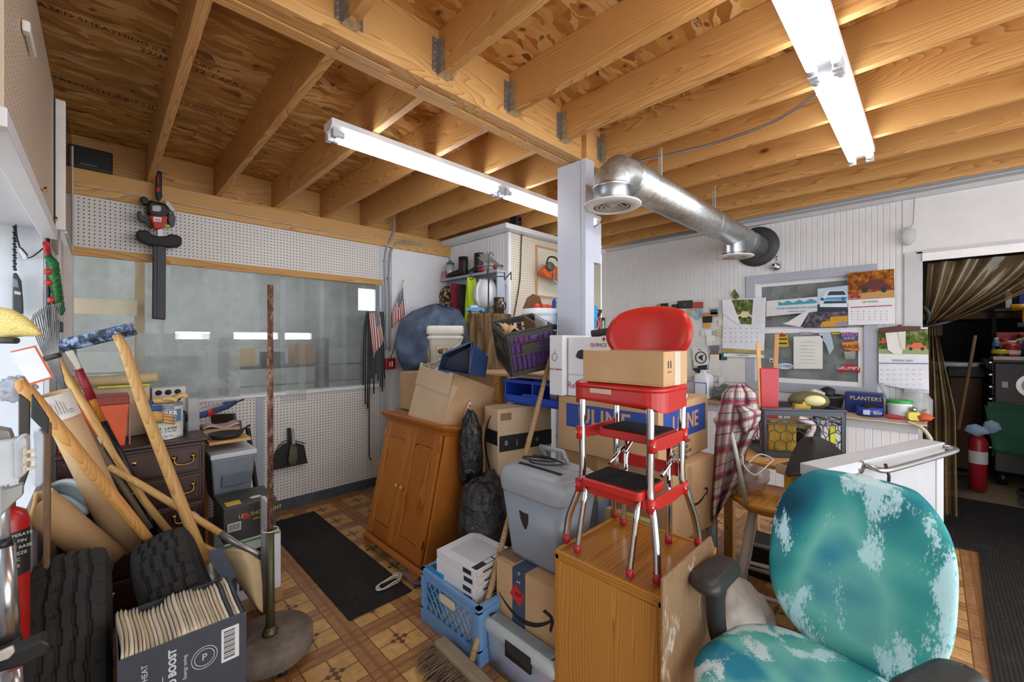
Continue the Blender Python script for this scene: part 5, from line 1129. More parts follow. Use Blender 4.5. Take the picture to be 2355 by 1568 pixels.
tag(blob((4.28, 1.36, CZ+.07), (.09, .14, .075), .4, 3, 9, 36, 24).build('plastic_wrap', mk_clear('crumpled clear wrap', 'c8c8c8', .55, .2, .004, 30, .6, '8c8c8c')), 'crumpled clear plastic wrap on the counter beside the white jug', 'wrap')
tag(blob((4.42, 1.46, CZ+.06), (.05, .08, .06), .3, 2, 4).build('black_cloth', BLACKM), 'black cloth under the clear plastic wrap on the counter', 'cloth')
tag(MB().box((4.24, .92, CZ), (4.42, 1.16, CZ+.03)).build('magazine', P('c8a0a0', .5, 0, .3), bev=.002), 'stack-top pink and white magazine on the counter behind the plaid shirt', 'magazine')
tag(MB().box((4.20, .86, CZ), (4.34, 1.0, CZ+.012)).build('notebook', P('ccd0c4', .6, 0, .1), bev=.002), 'pale notebook on the counter edge near the red sleeve', 'notebook')
# ---------------- bar stool with shirt, crate behind ----------------
WPNT = P('cdcac2', .45, 0, .05); SEATW = wood('golden seat wood', 'cf9440', 'b07a30', 'dea856', 0, 1, False, .35, 0, 10)
t = thing('bar_stool', 'bar stool with a golden wood seat and white painted legs behind the office chair', 'bar stool', (2.60, .62, 0))
MB().lathe([(.001, .595), (.19, .595), (.205, .605), (.208, .62), (.198, .632), (.001, .628)], 40).build('seat', SEATW, t); MB().lathe([(.001, .565), (.15, .565), (.16, .58), (.16, .595), (.001, .595)], 32).build('swivel_ring', SEATW, t)
lgs = []
for a in (45, 135, 225, 315):
    ca, sa = math.cos(R(a+10)), math.sin(R(a+10)); p, q = V((.11*ca, .11*sa, .57)), V((.23*ca, .23*sa, 0)); lgs.append((p, q)); MB().tube([p, p*.8+q*.2, p*.4+q*.6, q], [.02, .024, .025, .018], 12).build('leg', WPNT, t)
for i in range(4):
    for f, r_ in ((.45, .011), (.72, .012)):
        g_ = f+.04*(i % 2); A, B = lgs[i][0]*(1-g_)+lgs[i][1]*g_, lgs[(i+1) % 4][0]*(1-g_)+lgs[(i+1) % 4][1]*g_; MB().tube([A, (A+B)/2, B], [r_*.8, r_, r_*.8], 10).build('rung', WPNT, t)
up = V((-.10, .15, 0))
for i in range(5):
    s = (i-2)*.062; d_ = V((.83, .55, 0)); p = V((-.09, .135, .625))+d_*s; q = V((-.14, .20, 1.0))+d_*s*1.2; MB().tube([p, q], [.012, .010], 8).build('back_spindle', WPNT, t)
MB().tube(smooth_path([V((-.14, .20, 1.01))+V((.83, .55, 0))*s for s in (-.13, -.06, 0, .06, .13)], 4), .02, 8).build('top_rail', WPNT, t)
pld = NT('plaid flannel'); c = pld.coord(kind='UV'); sp = pld.n('SeparateXYZ', c)
def stripes(o, per, lo, hi, off=0): return pld.math('MULTIPLY', pld.math('GREATER_THAN', pld.math('FRACT', pld.math('ADD', pld.math('MULTIPLY', o, per), off)), lo), pld.math('LESS_THAN', pld.math('FRACT', pld.math('ADD', pld.math('MULTIPLY', o, per), off)), hi))
cx = 'c8bcb4'
for o, per in ((sp.outputs[0], 3.2), (sp.outputs[1], 6.4)):
    cx = pld.mix(pld.math('MULTIPLY', stripes(o, per, .0, .30), .62), cx, '3c4258'); cx = pld.mix(pld.math('MULTIPLY', stripes(o, per, .08, .20), .75), cx, 'b0243c'); cx = pld.mix(pld.math('MULTIPLY', stripes(o, per, .62, .66), .8), cx, '3a2c30')
wv = pld.noise(pld.coord(), 400, 1); PLAID = pld.bsdf(pld.mix(pld.math('MULTIPLY', wv, .2), cx, '4a4044'), .9, 0, None, .1)
def cloth_px(rows, n, kf, name, mat, label, cat, uvk=(1, 1), th=.004):
    """hanging cloth: rows of (left px, right px, y px, depth) from top to bottom; kf(u, v) adds depth for folds"""
    Rr = len(rows)-1; nv = Rr*5; vs = []; uv = []
    for j in range(nv+1):
        f = j/nv*Rr; i = min(int(f), Rr-1); q = f-i; a, b = rows[i], rows[i+1]
        L = [a[k]*(1-q)+b[k]*q for k in range(len(a))]
        for c_ in range(n+1):
            u = c_/n; x = L[0]*(1-u)+L[1]*u; y = L[2]*(1-u)+(L[4] if len(L) > 4 else L[2])*u; vs.append(at(x, y, L[3]+kf(u, j/nv))); uv.append((u*uvk[0], (1-j/nv)*uvk[1]))
    w = n+1; m = MB(); m.add(vs, [(j*w+i, j*w+i+1, (j+1)*w+i+1, (j+1)*w+i) for j in range(nv) for i in range(n)], True)
    o = m.build(name, mat, wld=vs[0], fix=False, solid=th); ul = o.data.uv_layers.new(name='UVMap')
    for l in o.data.loops: ul.data[l.index].uv = uv[l.vertex_index]
    return tag(o, label, cat)
cloth_px([(1684, 1715, 884, 2.42, 882), (1662, 1742, 905, 2.34, 905), (1650, 1748, 955, 2.28, 950), (1645, 1742, 1000, 2.25, 985), (1642, 1716, 1070, 2.25, 1040), (1637, 1708, 1120, 2.26, 1090), (1636, 1690, 1160, 2.27, 1125), (1638, 1662, 1202, 2.28, 1165)], 24,
    lambda u, v: .045*math.sin(u*11+v*3)*(.4+v)+.02*math.sin(u*23-v*5)-.10*math.sin(u*PI)*(1-v*.6), 'plaid_shirt', PLAID, 'red grey and cream plaid shirt hung over the back of the bar stool', 'shirt', (1.0, 1.0))
cloth_px([(1688, 1712, 930, 2.20, 930), (1700, 1750, 955, 2.16, 945), (1702, 1748, 985, 2.15, 965), (1712, 1735, 1000, 2.17, 985)], 12, lambda u, v: .02*math.sin(u*9+v*4)-.05*math.sin(u*PI), 'shirt_cuff', PLAID, 'loose plaid sleeve hanging across the front of the shirt on the bar stool', 'shirt', (.5, .35))
# crate behind the stool on a low table
t = thing('side_table', 'plain wooden table standing behind the bar stool under the black crate', 'table', (2.98, .62, 0)); MB().box((-.27, -.3, .745), (.32, .3, .77)).build('table_top', PINE_X, t, bev=.003)
for x in (-.23, .28):
    for y in (-.26, .26): MB().box((x-.025, y-.025, 0), (x+.025, y+.025, .745)).build('leg', PINE_Y, t)
HM = P('484d57', .5, 0, .08); a, b = at(1754, 1040, 2.52), at(1946, 1052, 2.44); a.z = b.z = .772
hM = frame(a, b-a, (-(b-a).y, (b-a).x, 0)); cw = (b-a).length
crate('black hex-mesh crate full of rags and tools behind the bar stool', hM, cw, .33, .29, HM, 'milk_crate', True)
def inh(nm, lab, cat, mb, mat, grp=None, **k): o = mb.build(nm, mat, **k); o.matrix_world = hM; return tag(o, lab, cat, grp)
m = MB(); m.prism([(.02, .03), (.11, .03), (.115, .535), (.005, .535)], .03, .075, frame(V((0, .02, 0)), (1, 0, 0), (0, 0, 1)) @ T(0, 0, -.11)); inh('red_sleeve', 'red plastic sleeve holding two wooden paint paddles in the black crate', 'holder', m, P('b41a24', .35), bev=.006)
inh('paint_paddle', 'shorter wooden paint paddle in the red sleeve', 'paddle', MB().box((.01, .06, .25), (.035, .068, .69), rot(0, -2, 0)), P('c89a5c', .6), bev=.004)
inh('paint_paddle', 'taller wooden paint paddle in the red sleeve', 'paddle', MB().box((.07, .075, .25), (.098, .083, .75), rot(0, 2, 0)), P('a87848', .6), bev=.004)
inh('sponge', 'tan sponge block poking out of the black crate', 'sponge', MB().box((.155, .05, .2), (.245, .09, .345), rot(0, 8, 0)), P('b89a4c', .9, 0, .3, .2, .004, 60), bev=.006)
inh('sponge', 'tan sponge showing through the mesh of the black crate', 'sponge', MB().box((.04, .025, .03), (.20, .10, .22)), P('b4923c', .9, 0, .3, .2, .004, 60), bev=.01)
m = MB(); m.ball((.33, .17, .325), (.115, .08, .06), 24, 14); tcs = inh('tool_case', 'olive green rounded tool case on top of the black crate', 'tool case', m, P('5c5c34', .5, 0, .2)); m = MB(); m.ball((.33, .095, .335), (.06, .025, .034), 18, 10); m.build('front_cover', P('d0c890', .5), tcs)
inh('yellow_strap', 'bright yellow strap end hanging inside the black crate corner', 'strap', MB().box((.375, .018, .02), (.405, .03, .2)), P('d8d820', .5), bev=.003)
m = MB(); m.tube(smooth_path([(.20, .02, .24), (.28, .02, .2), (.26, .02, .12), (.30, .02, .06)], 5), .02, 8); inh('white_pouch', 'white printed pouch behind the mesh of the black crate', 'pouch', m, P('d8c8cc', .6, 0, .2))
m = MB(); m.prism([(.22, .26), (.27, .33), (.30, .30), (.285, .26)], .10, .13, frame(V((0, 0, 0)), (1, 0, 0), (0, 0, 1)) @ T(0, 0, -.22)); inh('yellow_clamp', 'small yellow clamp beside the olive tool case', 'clamp', m, P('c8a428', .4), bev=.004)
tag(blob((0, 0, 0), (.09, .07, .09), .15, 2, 4, 24, 18).build('dark_bundle', P('2a2c2c', .7)), 'dark rags filling the bottom of the hex-mesh crate', 'rags'); o = bpy.data.objects['dark_bundle']; o.matrix_world = hM @ T(.32, .19, .12)
# black jacket, yellow box and bag on the stool
cloth_px([(1848, 1882, 1005, 2.22, 1003), (1835, 1915, 1018, 2.20, 1020), (1825, 1940, 1035, 2.17, 1042), (1815, 1958, 1060, 2.12, 1052), (1806, 1962, 1088, 2.08, 1064), (1812, 1900, 1096, 2.06, 1085)], 20, lambda u, v: .03*math.sin(u*8+v*3)-.13*math.sin(u*PI), 'black_jacket', BLACKM, 'black jacket dropped over the boxes in front of the hex-mesh crate', 'jacket')
t = thing('yellow_carton', 'yellow and black retail box standing on the golden stool seat', 'box', (2.50, .505, .635), -40)
MB().box((0, 0, 0), (.20, .05, .145)).build('body', P('25251f', .5), t, bev=.002); MB().box((-.004, -.001, 0), (.02, .051, .147)).build('yellow_end', P('dcb420', .45), t, bev=.002)
m = MB(); m.text('DEWALT', .022, frame(V((.008, -.0018, .075)), (0, 0, 1), (-1, 0, 0)), .0004); m.text('MAX  20V', .03, RF(.11, .06, .0012)); m.build('printing', P('e0c030', .5), t, fix=False)
o = carton('flat open cardboard tray on top of the yellow box', (2.47, .44, .783), (.24, .15, .05), CARD2, -20, open_top=True)
tag(blob((2.56, .70, .722), (.075, .075, .07), .3, 2, 6, 30, 20).build('plastic_bag', mk_clear('clear bag film', 'f0ecec', .38, .12, .003, 20, .7, 'c8c0bc')), 'clear plastic bag with white cord on the golden stool seat', 'bag')
p = smooth_path([at(1702, 1038, 2.2), at(1708, 1050, 2.16), at(1712, 1072, 2.15), at(1737, 1092, 2.13), at(1768, 1068, 2.14), at(1778, 1058, 2.16), at(1768, 1050, 2.18), at(1745, 1045, 2.2), at(1722, 1064, 2.2)], 5)
tag(MB().tube(p, .004, 6).build('white_string', P('e0e0dc', .6), wld=p[0]), 'white drawstring cord looped across the clear bag', 'cord')
tag(MB().prism([(0, 0), (.03, 0), (.02, .12), (-.01, .12)], 0, .015, frame(onZ(1713, 1127, .64), (.7, -.7, .05), (-.15, .1, 1))).build('white_wedge', WPNT, bev=.004), 'white painted wedge standing at the edge of the stool seat', 'wedge')
# dark stuff below the stool
tag(MB().box((2.62, 1.06, 0), (3.0, 1.4, .42)).build('black_bin', BLACKM, bev=.01), 'black bin on the floor between the stool legs and the cardboard boxes', 'bin')
t = thing('printed_bag', 'grey bag with red printing standing under the stool', 'bag', (2.58, .99, 0)); MB().box((-.10, -.05, .0), (.16, .03, .52)).build('body', P('8a8c90', .6, 0, .1), t, bev=.02); m = MB(); m.text('GO', .14, RF(.0, .40, .052), .001); m.box((-.08, -.052, .46), (.1, -.051, .5)); m.build('printing', P('a01c24', .5), t, fix=False)
tag(MB().box((2.90, .52, 0), (3.15, .84, .2)).build('black_case', BLACKM, bev=.01), 'black case on the floor under the bar stool', 'case')
tag(blob((2.10, .67, .16), (.26, .17, .17), .2, 1.8, 2, 44, 30, -.0).build('white_sack', P('c6c2b8', .8, 0, .08, .2, .004, 14)), 'crumpled white sack on the floor behind the teal office chair', 'sack')
tag(blob((1.98, .72, .36), (.07, .06, .06), .3, 2, 8, 24, 16).build('spotted_scarf', P('8a6a52', .8, 0, .5)), 'brown spotted cloth bundled on the white sack beside the cardboard sheet', 'cloth')
# swing gate
t = thing('swing_gate', 'pale grey waist-high gate with a steel bar handle behind the teal office chair', 'gate', M=frame(V((1.955, .285, 0)), (.918, -.325, 0), (.325, .918, 0)))
GL, GH = .975, .99; GM = P('bfc1c4', .45, 0, .04)
MB().box((0, 0, GH-.045), (GL, .095, GH)).build('top_rail', GM, t, bev=.003)
MB().box((.02, .01, .03), (GL-.07, .08, GH-.045)).build('panel', P('b4b6ba', .45, 0, .05), t); MB().box((GL-.068, .004, .0), (GL, .09, GH-.045)).build('end_post', GM, t, bev=.003); MB().box((0, .004, 0), (.06, .09, GH-.045)).build('end_post', GM, t, bev=.003); MB().box((.06, .004, 0), (GL-.07, .012, .06)).build('bottom_rail', GM, t, bev=.002)
h = MB(); h.tube(smooth_path([(.28, .0, GH-.022), (.28, -.03, GH-.026), (.30, -.05, GH-.03), (.40, -.055, GH-.03), (.75, -.055, GH-.025), (.93, -.05, GH-.022), (.965, -.03, GH-.02), (.965, .0, GH-.018)], 6), .0115, 10); h.build('bar_handle', STEEL, t)
MB().lathe([(.001, 0), (.026, 0), (.026, .006), (.001, .006)], 18, frame(V((.245, -.001, GH-.024)), (-1, 0, 0), (0, 0, 1))).build('mount_plate', STEEL, t); MB().box((.10, -.045, GH-.10), (.25, -.001, GH-.052)).build('latch_box', P('d2cfc8', .45), t, bev=.003)
MB().tube([(.31, -.05, GH-.005), (.315, -.06, GH-.05), (.315, -.058, GH-.09)], .006, 8).build('cord_hook', BLACK, t); MB().tube([(.313, -.055, GH-.09), (.312, -.05, GH-.16)], .005, 8).build('green_cord', P('3a8a4a', .5), t)
# ---------------- office chair ----------------
tl_ = NT('teal brushed slipcover'); c = tl_.coord((1, 1, 1)); mp = tl_.n('Mapping', c); mp.inputs['Rotation'].default_value = (.3, .5, .4); mp.inputs['Scale'].default_value = (7, 7, 2.6)
n1 = tl_.noise(mp.outputs[0], 1.5, 2, .5, .3); n2 = tl_.noise(tl_.coord(loc=(3, 1, 7)), 3.1, 2, .45, .2); n3 = tl_.noise(tl_.coord((70, 70, 22)), 2.4, 3, .7)
bs = tl_.ramp(n2, [(.30, '123f52'), (.42, '1f6f80'), (.52, '3f9a94'), (.62, '6db7ac'), (.72, '2a8096')])
msk = tl_.math('ADD', tl_.n('MapRange', n1.outputs[0], .46, .64, -.1, 1.1, clamp=False).outputs[0], tl_.math('MULTIPLY', tl_.math('SUBTRACT', n3, .5), 2.2), clamp=True)
lt2 = tl_.ramp(tl_.noise(tl_.coord(), 1.6, 1), [(.4, 'b9e0e4'), (.6, 'ccd6d4')])
TEAL = tl_.bsdf(tl_.mix(tl_.n('MapRange', msk, .35, .75, 0, .9, clamp=True), bs.outputs[0], lt2.outputs[0]), .75, 0, tl_.bump(tl_.noise(tl_.coord(), 300, 2), .2, .001), .2)
CHB = P('2b2a2a', .42, 0, .06)
fw_ = V((-.975, .222, 0)); t = thing('office_chair', 'office chair in a teal and white brushed slipcover with black arm rests', 'office chair', M=frame(V((1.43, .245, 0)), (fw_.y, -fw_.x, 0), fw_))
# local: x to the camera's left (sitter's left is -x), y forward; seat centre near the origin
def pad(name, rings_fn, mat): return rings_fn.build(name, mat, t)
sr_ = []
for g, z in ((.06, .425), (.02, .435), (0, .465), (.008, .495), (.03, .512), (.09, .521), (.16, .519)):
    sr_.append([(x, y+.03, z-.03*max(0, (y-.12))/.14) for x, y in rrect(.54-2*g, .52-2*g, max(.02, .2-g), 8)])
MB().loft(sr_).build('seat', TEAL, t, sub=1)
bk_ = []; m = MB(); NV, NU = 22, 28
for j in range(NV+1):
    v = .5-.5*math.cos(PI*j/NV); hw = .24*math.sqrt(max(1e-4, 1-abs(2*v-1.06)**3.0/1.19)); z = .46+.56*v
    ring = []
    for i in range(NU):
        a = 2*PI*i/NU; x = hw*math.copysign(abs(math.cos(a))**.75, math.cos(a)); th = .045*min(1, math.sqrt(hw/.12))
        y = -.25-.13*v+.05*(x/.24)**2+math.copysign(abs(math.sin(a))**.8, math.sin(a))*th*(1-.35*(x/.25)**2)
        ring.append((x, y, z))
    bk_.append(ring)
m.loft(bk_); m.build('back_rest', TEAL, t, sub=1)
MB().tube(smooth_path([(0, -.12, .40), (0, -.27, .42), (0, -.35, .52), (0, -.37, .66)], 5), .035, 10).build('back_bracket', CHB, t)
for sx in (-1, 1):
    a = []
    for g, z in ((.03, .665), (.008, .672), (0, .69), (.006, .71), (.03, .722)):
        a.append([(sx*.27+x*(1+.25*max(0, y)/.13)-(sx*.02*(y/.13)), y+.02, z) for x, y in rrect(.10-g*1.2, .25-2*g, .045, 6)])
    MB().loft(a).build('arm_pad', CHB, t, sub=1)
    MB().tube(smooth_path([(sx*.27, .0, .67), (sx*.285, .0, .6), (sx*.28, -.01, .47), (sx*.24, -.02, .41), (sx*.1, 0, .40)], 6), [.03]*14+[.026]*11, 12).build('arm_support', CHB, t)
MB().box((-.16, -.15, .38), (.16, .18, .43)).build('tilt_box', CHB, t, bev=.01); MB().cyl((0, 0, .10), (0, 0, .39), .03, 16).build('gas_column', BLACK, t)
for i in range(5):
    a = R(72*i+20); b = MB(); b.tube([(0, 0, .11), (.16*math.cos(a), .16*math.sin(a), .10), (.30*math.cos(a), .30*math.sin(a), .075)], [.035, .028, .02], 10); bo = b.build('base_leg', CHB, t); MB().tube([(.30*math.cos(a)-.02, .30*math.sin(a), .028), (.30*math.cos(a)+.02, .30*math.sin(a), .028)], .028, 14).build('caster', BLACK, bo)
# ---------------- left wall: cabinet doors, recess things ----------------
t = thing('wall_cabinet', 'tan perforated cabinet front high on the near side wall with a white rail', 'cabinet', (LW, 1.45, 1.96)); O = V((LW, 1.45, 1.96))
MB().box((.0015, .02, .03), (.042, 1.35, .66)).build('perforated_door', PEG_Y, t, bev=.002); MB().box((.0015, -.03, -.015), (.052, 1.40, .029)).build('white_rail', WHITE2, t, bev=.003)
MB().box((.043, .02, .031), (.047, 1.35, .037)).build('wood_strip', P('a07040', .6), t)
MB().box((.045, 1.38, .03), (.078, 1.41, .63)).build('white_stile', P('e2dcd6', .45), t, bev=.003); MB().box((.0015, 1.38, .03), (.044, 1.40, .63)).build('dark_gap', BLACKM, t)
m = MB(); m.box((.044, .28, .36), (.06, .31, .39)); m.box((.05, .30, .372), (.058, .46, .392)); m.build('white_clip', P('e8e6e2', .35), t, bev=.004)
for y in (.75, 1.25): MB().tube([(.044, y, .05), (.056, y, .045), (.056, y, .06)], .004, 6).build('hook', BRASS, t)
t = thing('plastic_panel_door', 'clear framed panel door over the pegboard at the top corner of the near side wall', 'panel', (LW, 2.9, 2.0))
MB().box((.073, .0, .0), (.077, .60, .6)).build('clear_panel', mk_clear('clear brown panel', 'd8ccc0', .12, .05), t)
f = MB(); f.box((.070, .585, 0), (.080, .605, .6)); f.build('edge_frame', P('cfc8c0', .4), t); f = MB(); f.box((.070, .0, -.012), (.080, .605, 0)); f.build('edge_frame', P('cfc8c0', .4), t)
MB().box((.0015, .05, .0), (.01, .98, .45)).build('perforated_back', mk_peg('white perforated board on the side wall', 'd6ccc2', 1), t)
# christmas tree decoration
t = thing('tree_decoration', 'flat green tinsel tree decoration hanging on the side wall by the long window', 'decoration', onX(118, 590, -.17)); O = onX(118, 590, -.17)
GR = P('1f6a2c', .5, 0, .4, .5, .01, 90)
for i in range(9):
    p = onX(110+i*2.2, 600+i*13, -.165); rr = .02+.0075*i
    m = MB()
    for k in range(14):
        a = 2*PI*k/14+i; q = p+V((.012+.01*abs(math.cos(a)), rr*math.sin(a)*1.0, -.03-.01*math.cos(3*a))); m.tube([p+V((0, 0, .02)), (p+q)/2+V((.01, 0, 0)), q], [.012, .014, .004], 5)
    m.build('tinsel_tier', GR, t, wld=O)
m = MB(); m.tube([onX(106, 560, -.17), onX(112, 590, -.17)], .012, 6); m.build('red_top', P('b02028', .4), t, wld=O)
for px in ((112, 650), (118, 690), (110, 625)): MB().ball(onX(*px, -.145), .012, 10, 8).build('bauble', P('b02a20', .3), t, wld=O)
tag(MB().tube(smooth_path([onX(107, 525, -.17), onX(110, 560, -.18), onX(112, 720, -.18), onX(118, 770, -.18)], 5), .008, 6).build('dark_cable', BLACK, wld=onX(107, 525, -.17)), 'black cable running down beside the tinsel tree decoration', 'cable')
t = thing('adapter_box', 'small black plug-in box on a stem beside the tinsel tree decoration', 'adapter', onX(134, 752, -.17)); MB().box((-.012, -.05, -.028), (.018, .05, .028)).build('body', P('2a2a2e', .4), t, bev=.003); MB().tube([(0, -.02, -.02), (0, -.03, -.08)], .006, 6).build('stem', BLACK, t); MB().tube([(0, 0, .028), (0, 0, .04)], .008, 6).build('cap', BLACK, t)
# things on the recess reveal
YR = 2.94
t = thing('chain_tool', 'black and grey hand tool hanging on a beaded chain in the white recess', 'hand tool', onY(34, 522, YR)); O = onY(34, 522, YR)
m = MB()
for i in range(16): m.ball(onY(33+(i % 2)*1.5, 522+i*6.5, YR-.006), .0065, 8, 6)
m.build('chain', BLACK, t, wld=O); slab(MB(), [(29, 628), (37, 626), (48, 645), (52, 690), (53, 722), (28, 722)], 'y', YR-.035, .03).build('body', P('34373c', .4, 0, .1), t, wld=O, bev=.008)
slab(MB(), [(33, 668), (48, 672), (47, 678), (33, 676)], 'y', YR-.039, .004).build('badge', P('c8bca8', .5), t, wld=O); slab(MB(), [(30, 640), (40, 642), (45, 662), (30, 660)], 'y', YR-.039, .005).build('grey_guard', P('7c8288', .4, .4), t, wld=O, bev=.003)
t = thing('plug_adapter', 'white and black plug adapter on a thin cable in the white recess', 'adapter', onY(52, 582, YR)); O = onY(52, 582, YR)
slab(MB(), [(40, 572), (48, 568), (62, 584), (63, 597), (54, 596)], 'y', YR-.03, .022).build('body', P('dcdcdc', .4), t, wld=O, bev=.004); slab(MB(), [(45, 569), (50, 568), (63, 583), (63, 590)], 'y', YR-.034, .028).build('dark_half', BLACK, t, wld=O, bev=.003)
MB().tube(smooth_path([onY(36, 505, YR-.01), onY(38, 540, YR-.01), onY(46, 570, YR-.015)], 4)+smooth_path([onY(62, 594, YR-.015), onY(78, 588, YR-.01), onY(100, 570, YR-.01)], 4), .003, 6).build('cable', BLACK, t, wld=O)
tag(MB().tube(smooth_path([onY(34, 500, YR), onY(38, 506, YR-.03), onY(33, 512, YR-.03)], 4), .004, 6).build('wall_hook', BLACK, wld=onY(34, 505, YR)), 'small black hook screwed in the white recess above the chain', 'hook')
# ---------------- long-handled tools against the side wall ----------------
HW = wood('ash tool handle', 'c48a48', '9c6830', 'd8a462', 2, 1.2, False, .4, 9, 12); HW2 = wood('pale tool handle', 'd0a060', 'a87a40', 'deb478', 2, 1.2, False, .4, 9, 12); HW3 = wood('orange tool handle', 'c07c30', '96581c', 'd0924c', 2, 1.2, False, .4, 9, 12)
def pole(pts, rad, n=14):
    """pts: (px, py, depth)"""
    P_ = [at(*p) for p in pts]; m = MB(); m.tube(P_, rad, n); return m, P_
def handle_thing(name, label, cat, pts, rad, mat):
    m, P_ = pole(pts, rad); o = thing(name, label, cat, P_[-1]); m.build('handle', mat, o, wld=P_[-1]); return o, P_[-1]
t, O = handle_thing('garden_tool', 'thick rounded wooden handle nearest the wall cupboard, leaning over the cardboard tubes', 'tool handle', [(44, 874, 1.50), (52, 886, 1.51), (80, 920, 1.535), (150, 1005, 1.60), (230, 1105, 1.68), (300, 1190, 1.76), (340, 1240, 1.80)], [.012, .021, .022, .022, .022, .021, .020], HW)
slab(MB(), [(302, 1205), (312, 1200), (322, 1218), (312, 1226)], 'y', at(312, 1212, 1.775).y-.02, .02).build('white_tip', P('d8d4cc', .5), t, wld=O, bev=.004)
def tube_thing(label, p, q, r, mat, lab=None):
    a, b = at(*p), at(*q); t = thing('cardboard_tube', label, 'cardboard tube', b); m = MB(); m.tube([a, b], r, 28, caps=False); m.build('tube', mat, t, wld=b, solid=.006)
    if lab:
        d = (b-a).normalized(); vw = (a-V((0, 0, H))).normalized(); sd = d.cross(vw).normalized(); nn = sd.cross(d)
        nn = -nn if nn.dot(vw) > 0 else nn
        m = MB(); pts = []
        for k in range(9):
            an = R(-65+k*130/8); pts.append((nn*math.cos(an)+sd*math.sin(an))*(r*1.12))
        m.add([a+d*.0+p_ for p_ in pts]+[a+d*.11+p_ for p_ in pts], [(i, i+1, 9+i+1, 9+i) for i in range(8)], True); lo = m.build('white_label', P('dcd4cc', .6), t, wld=b, fix=False)
        m = MB(); fr = frame(a+d*.055+nn*(r*1.145), sd, -d); 
        for k in range(6): m.box((-.03+.009*k, -.03, 0), (-.0285+.009*k, .035-.008*(k % 3), .0006), fr)
        m.text('13', .02, fr @ T(.03, -.025, 0) @ rot(0, 0, 90), .0004); m.build('label_print', P('5a5450', .6), lo, wld=None, fix=False)
        lo.children[0].matrix_parent_inverse = Matrix.Identity(4); lo.children[0].location = -V(b)
    return t
tube_thing('long cardboard tube with a white printed label leaning behind the thick handle', (122, 905, 1.78), (292, 1262, 2.0), .052, CARD, True)
tube_thing('open-ended fat cardboard tube lying slanted above the tyres', (78, 1150, 1.66), (250, 1288, 1.86), .058, CARDB)
# rake
t, O = handle_thing('leaf_rake', 'grey-handled wire leaf rake with its tines spread at the top', 'rake', [(152, 905, 1.92), (200, 985, 1.97), (290, 1130, 2.04), (345, 1215, 2.08)], [.010, .012, .013, .013], P('6a5a4a', .6, 0, .15))
m = MB()
for i in range(14):
    f = i/13; tp = at(70+68*f, 735-40*f+22*abs(f-.4), 1.80+.05*f); mid = at(102+32*f, 822-2*f, 1.86); lo = at(148+6*f, 905, 1.92); hook = tp+V((.02, .0, -.03)) if False else at(76+64*f, 716-30*f+18*abs(f-.4), 1.76+.05*f)
    m.tube([hook, tp, mid, lo], .0022, 5)
m.build('tine', STEEL, t, wld=O)['kind'] = 'stuff'
m = MB(); m.tube([at(100, 826, 1.855), at(137, 816, 1.86)], .012, 8); m.build('tine_clamp', P('3c3228', .5, .3), t, wld=O)
# plain handles
handle_thing('garden_tool', 'pale wooden handle rising behind the rake, running down to the nearer tyre', 'tool handle', [(138, 828, 2.0), (150, 860, 2.0), (200, 940, 2.03), (260, 1040, 2.07), (330, 1150, 2.11), (410, 1250, 2.14)], [.010, .016, .017, .016, .017, .017], HW2)
# squeegee broom with a taped handle
t, O = handle_thing('floor_squeegee', 'floor squeegee with a paint-crusted blue-black head and a taped handle', 'squeegee', [(182, 850, 2.02), (236, 972, 2.07)], [.014, .0155], HW3)
SQ = NT('paint crusted rubber'); c = SQ.coord(); n = SQ.noise(c, 30, 4, .7); SQM = SQ.bsdf(SQ.ramp(n, [(.42, '16181e'), (.5, '3a4a6a'), (.6, '9aaccc')]).outputs[0], .5, 0, SQ.bump(n, .5, .01), .5)
pole([(180, 848, 2.018), (213, 918, 2.047)], .0165)[0].build('red_sleeve', P('8e1c26', .45), t, wld=O)
m, P_ = pole([(236, 970, 2.07), (300, 1095, 2.10), (345, 1190, 2.12), (362, 1235, 2.13)], .0175); m.build('black_tape', P('18191c', .3, 0, .1, .5, .004, 60), t, wld=O)
a, b = at(128, 800, 2.00), at(310, 757, 2.06); d = (b-a); m = MB(); fr = frame(a, d, (0, 0, 1)); L = d.length
m.prism([(-.028, -.012), (-.03, .012), (-.005, .03), (.03, .026), (.034, .0), (.02, -.014)], 0, L, fr @ Matrix(((0, 0, 1, 0), (1, 0, 0, 0), (0, 1, 0, 0), (0, 0, 0, 1)))); m.build('rubber_head', SQM, t, wld=O, bev=.006)
m = MB(); slab(m, [(148, 808), (168, 803), (186, 838), (188, 848), (177, 852)], 'y', at(170, 830, 2.0).y-.012, .03); m.build('metal_ferrule', P('b8b4a8', .4, .5), t, wld=O, bev=.005); pole([(172, 805, 2.0), (176, 838, 2.01)], .006)[0].build('brace_rod', STEEL, t, wld=O)
# big shovel handle in front
t, O = handle_thing('spade', 'spade with the longest straight wooden handle, standing in front of the dresser', 'spade', [(268, 770, 1.86), (285, 800, 1.87), (330, 935, 1.92), (390, 1090, 1.99), (440, 1215, 2.03), (478, 1305, 2.06)], [.016, .020, .022, .0235, .0235, .0235], HW2)
pole([(474, 1296, 2.057), (500, 1362, 2.08)], [.027, .025])[0].build('steel_socket', P('8a8680', .4, .7), t, wld=O); m = MB(); m.box((.38, 2.55, .012), (.50, 2.556, .28)); m.build('blade', P('6a665f', .45, .7), t, wld=O)
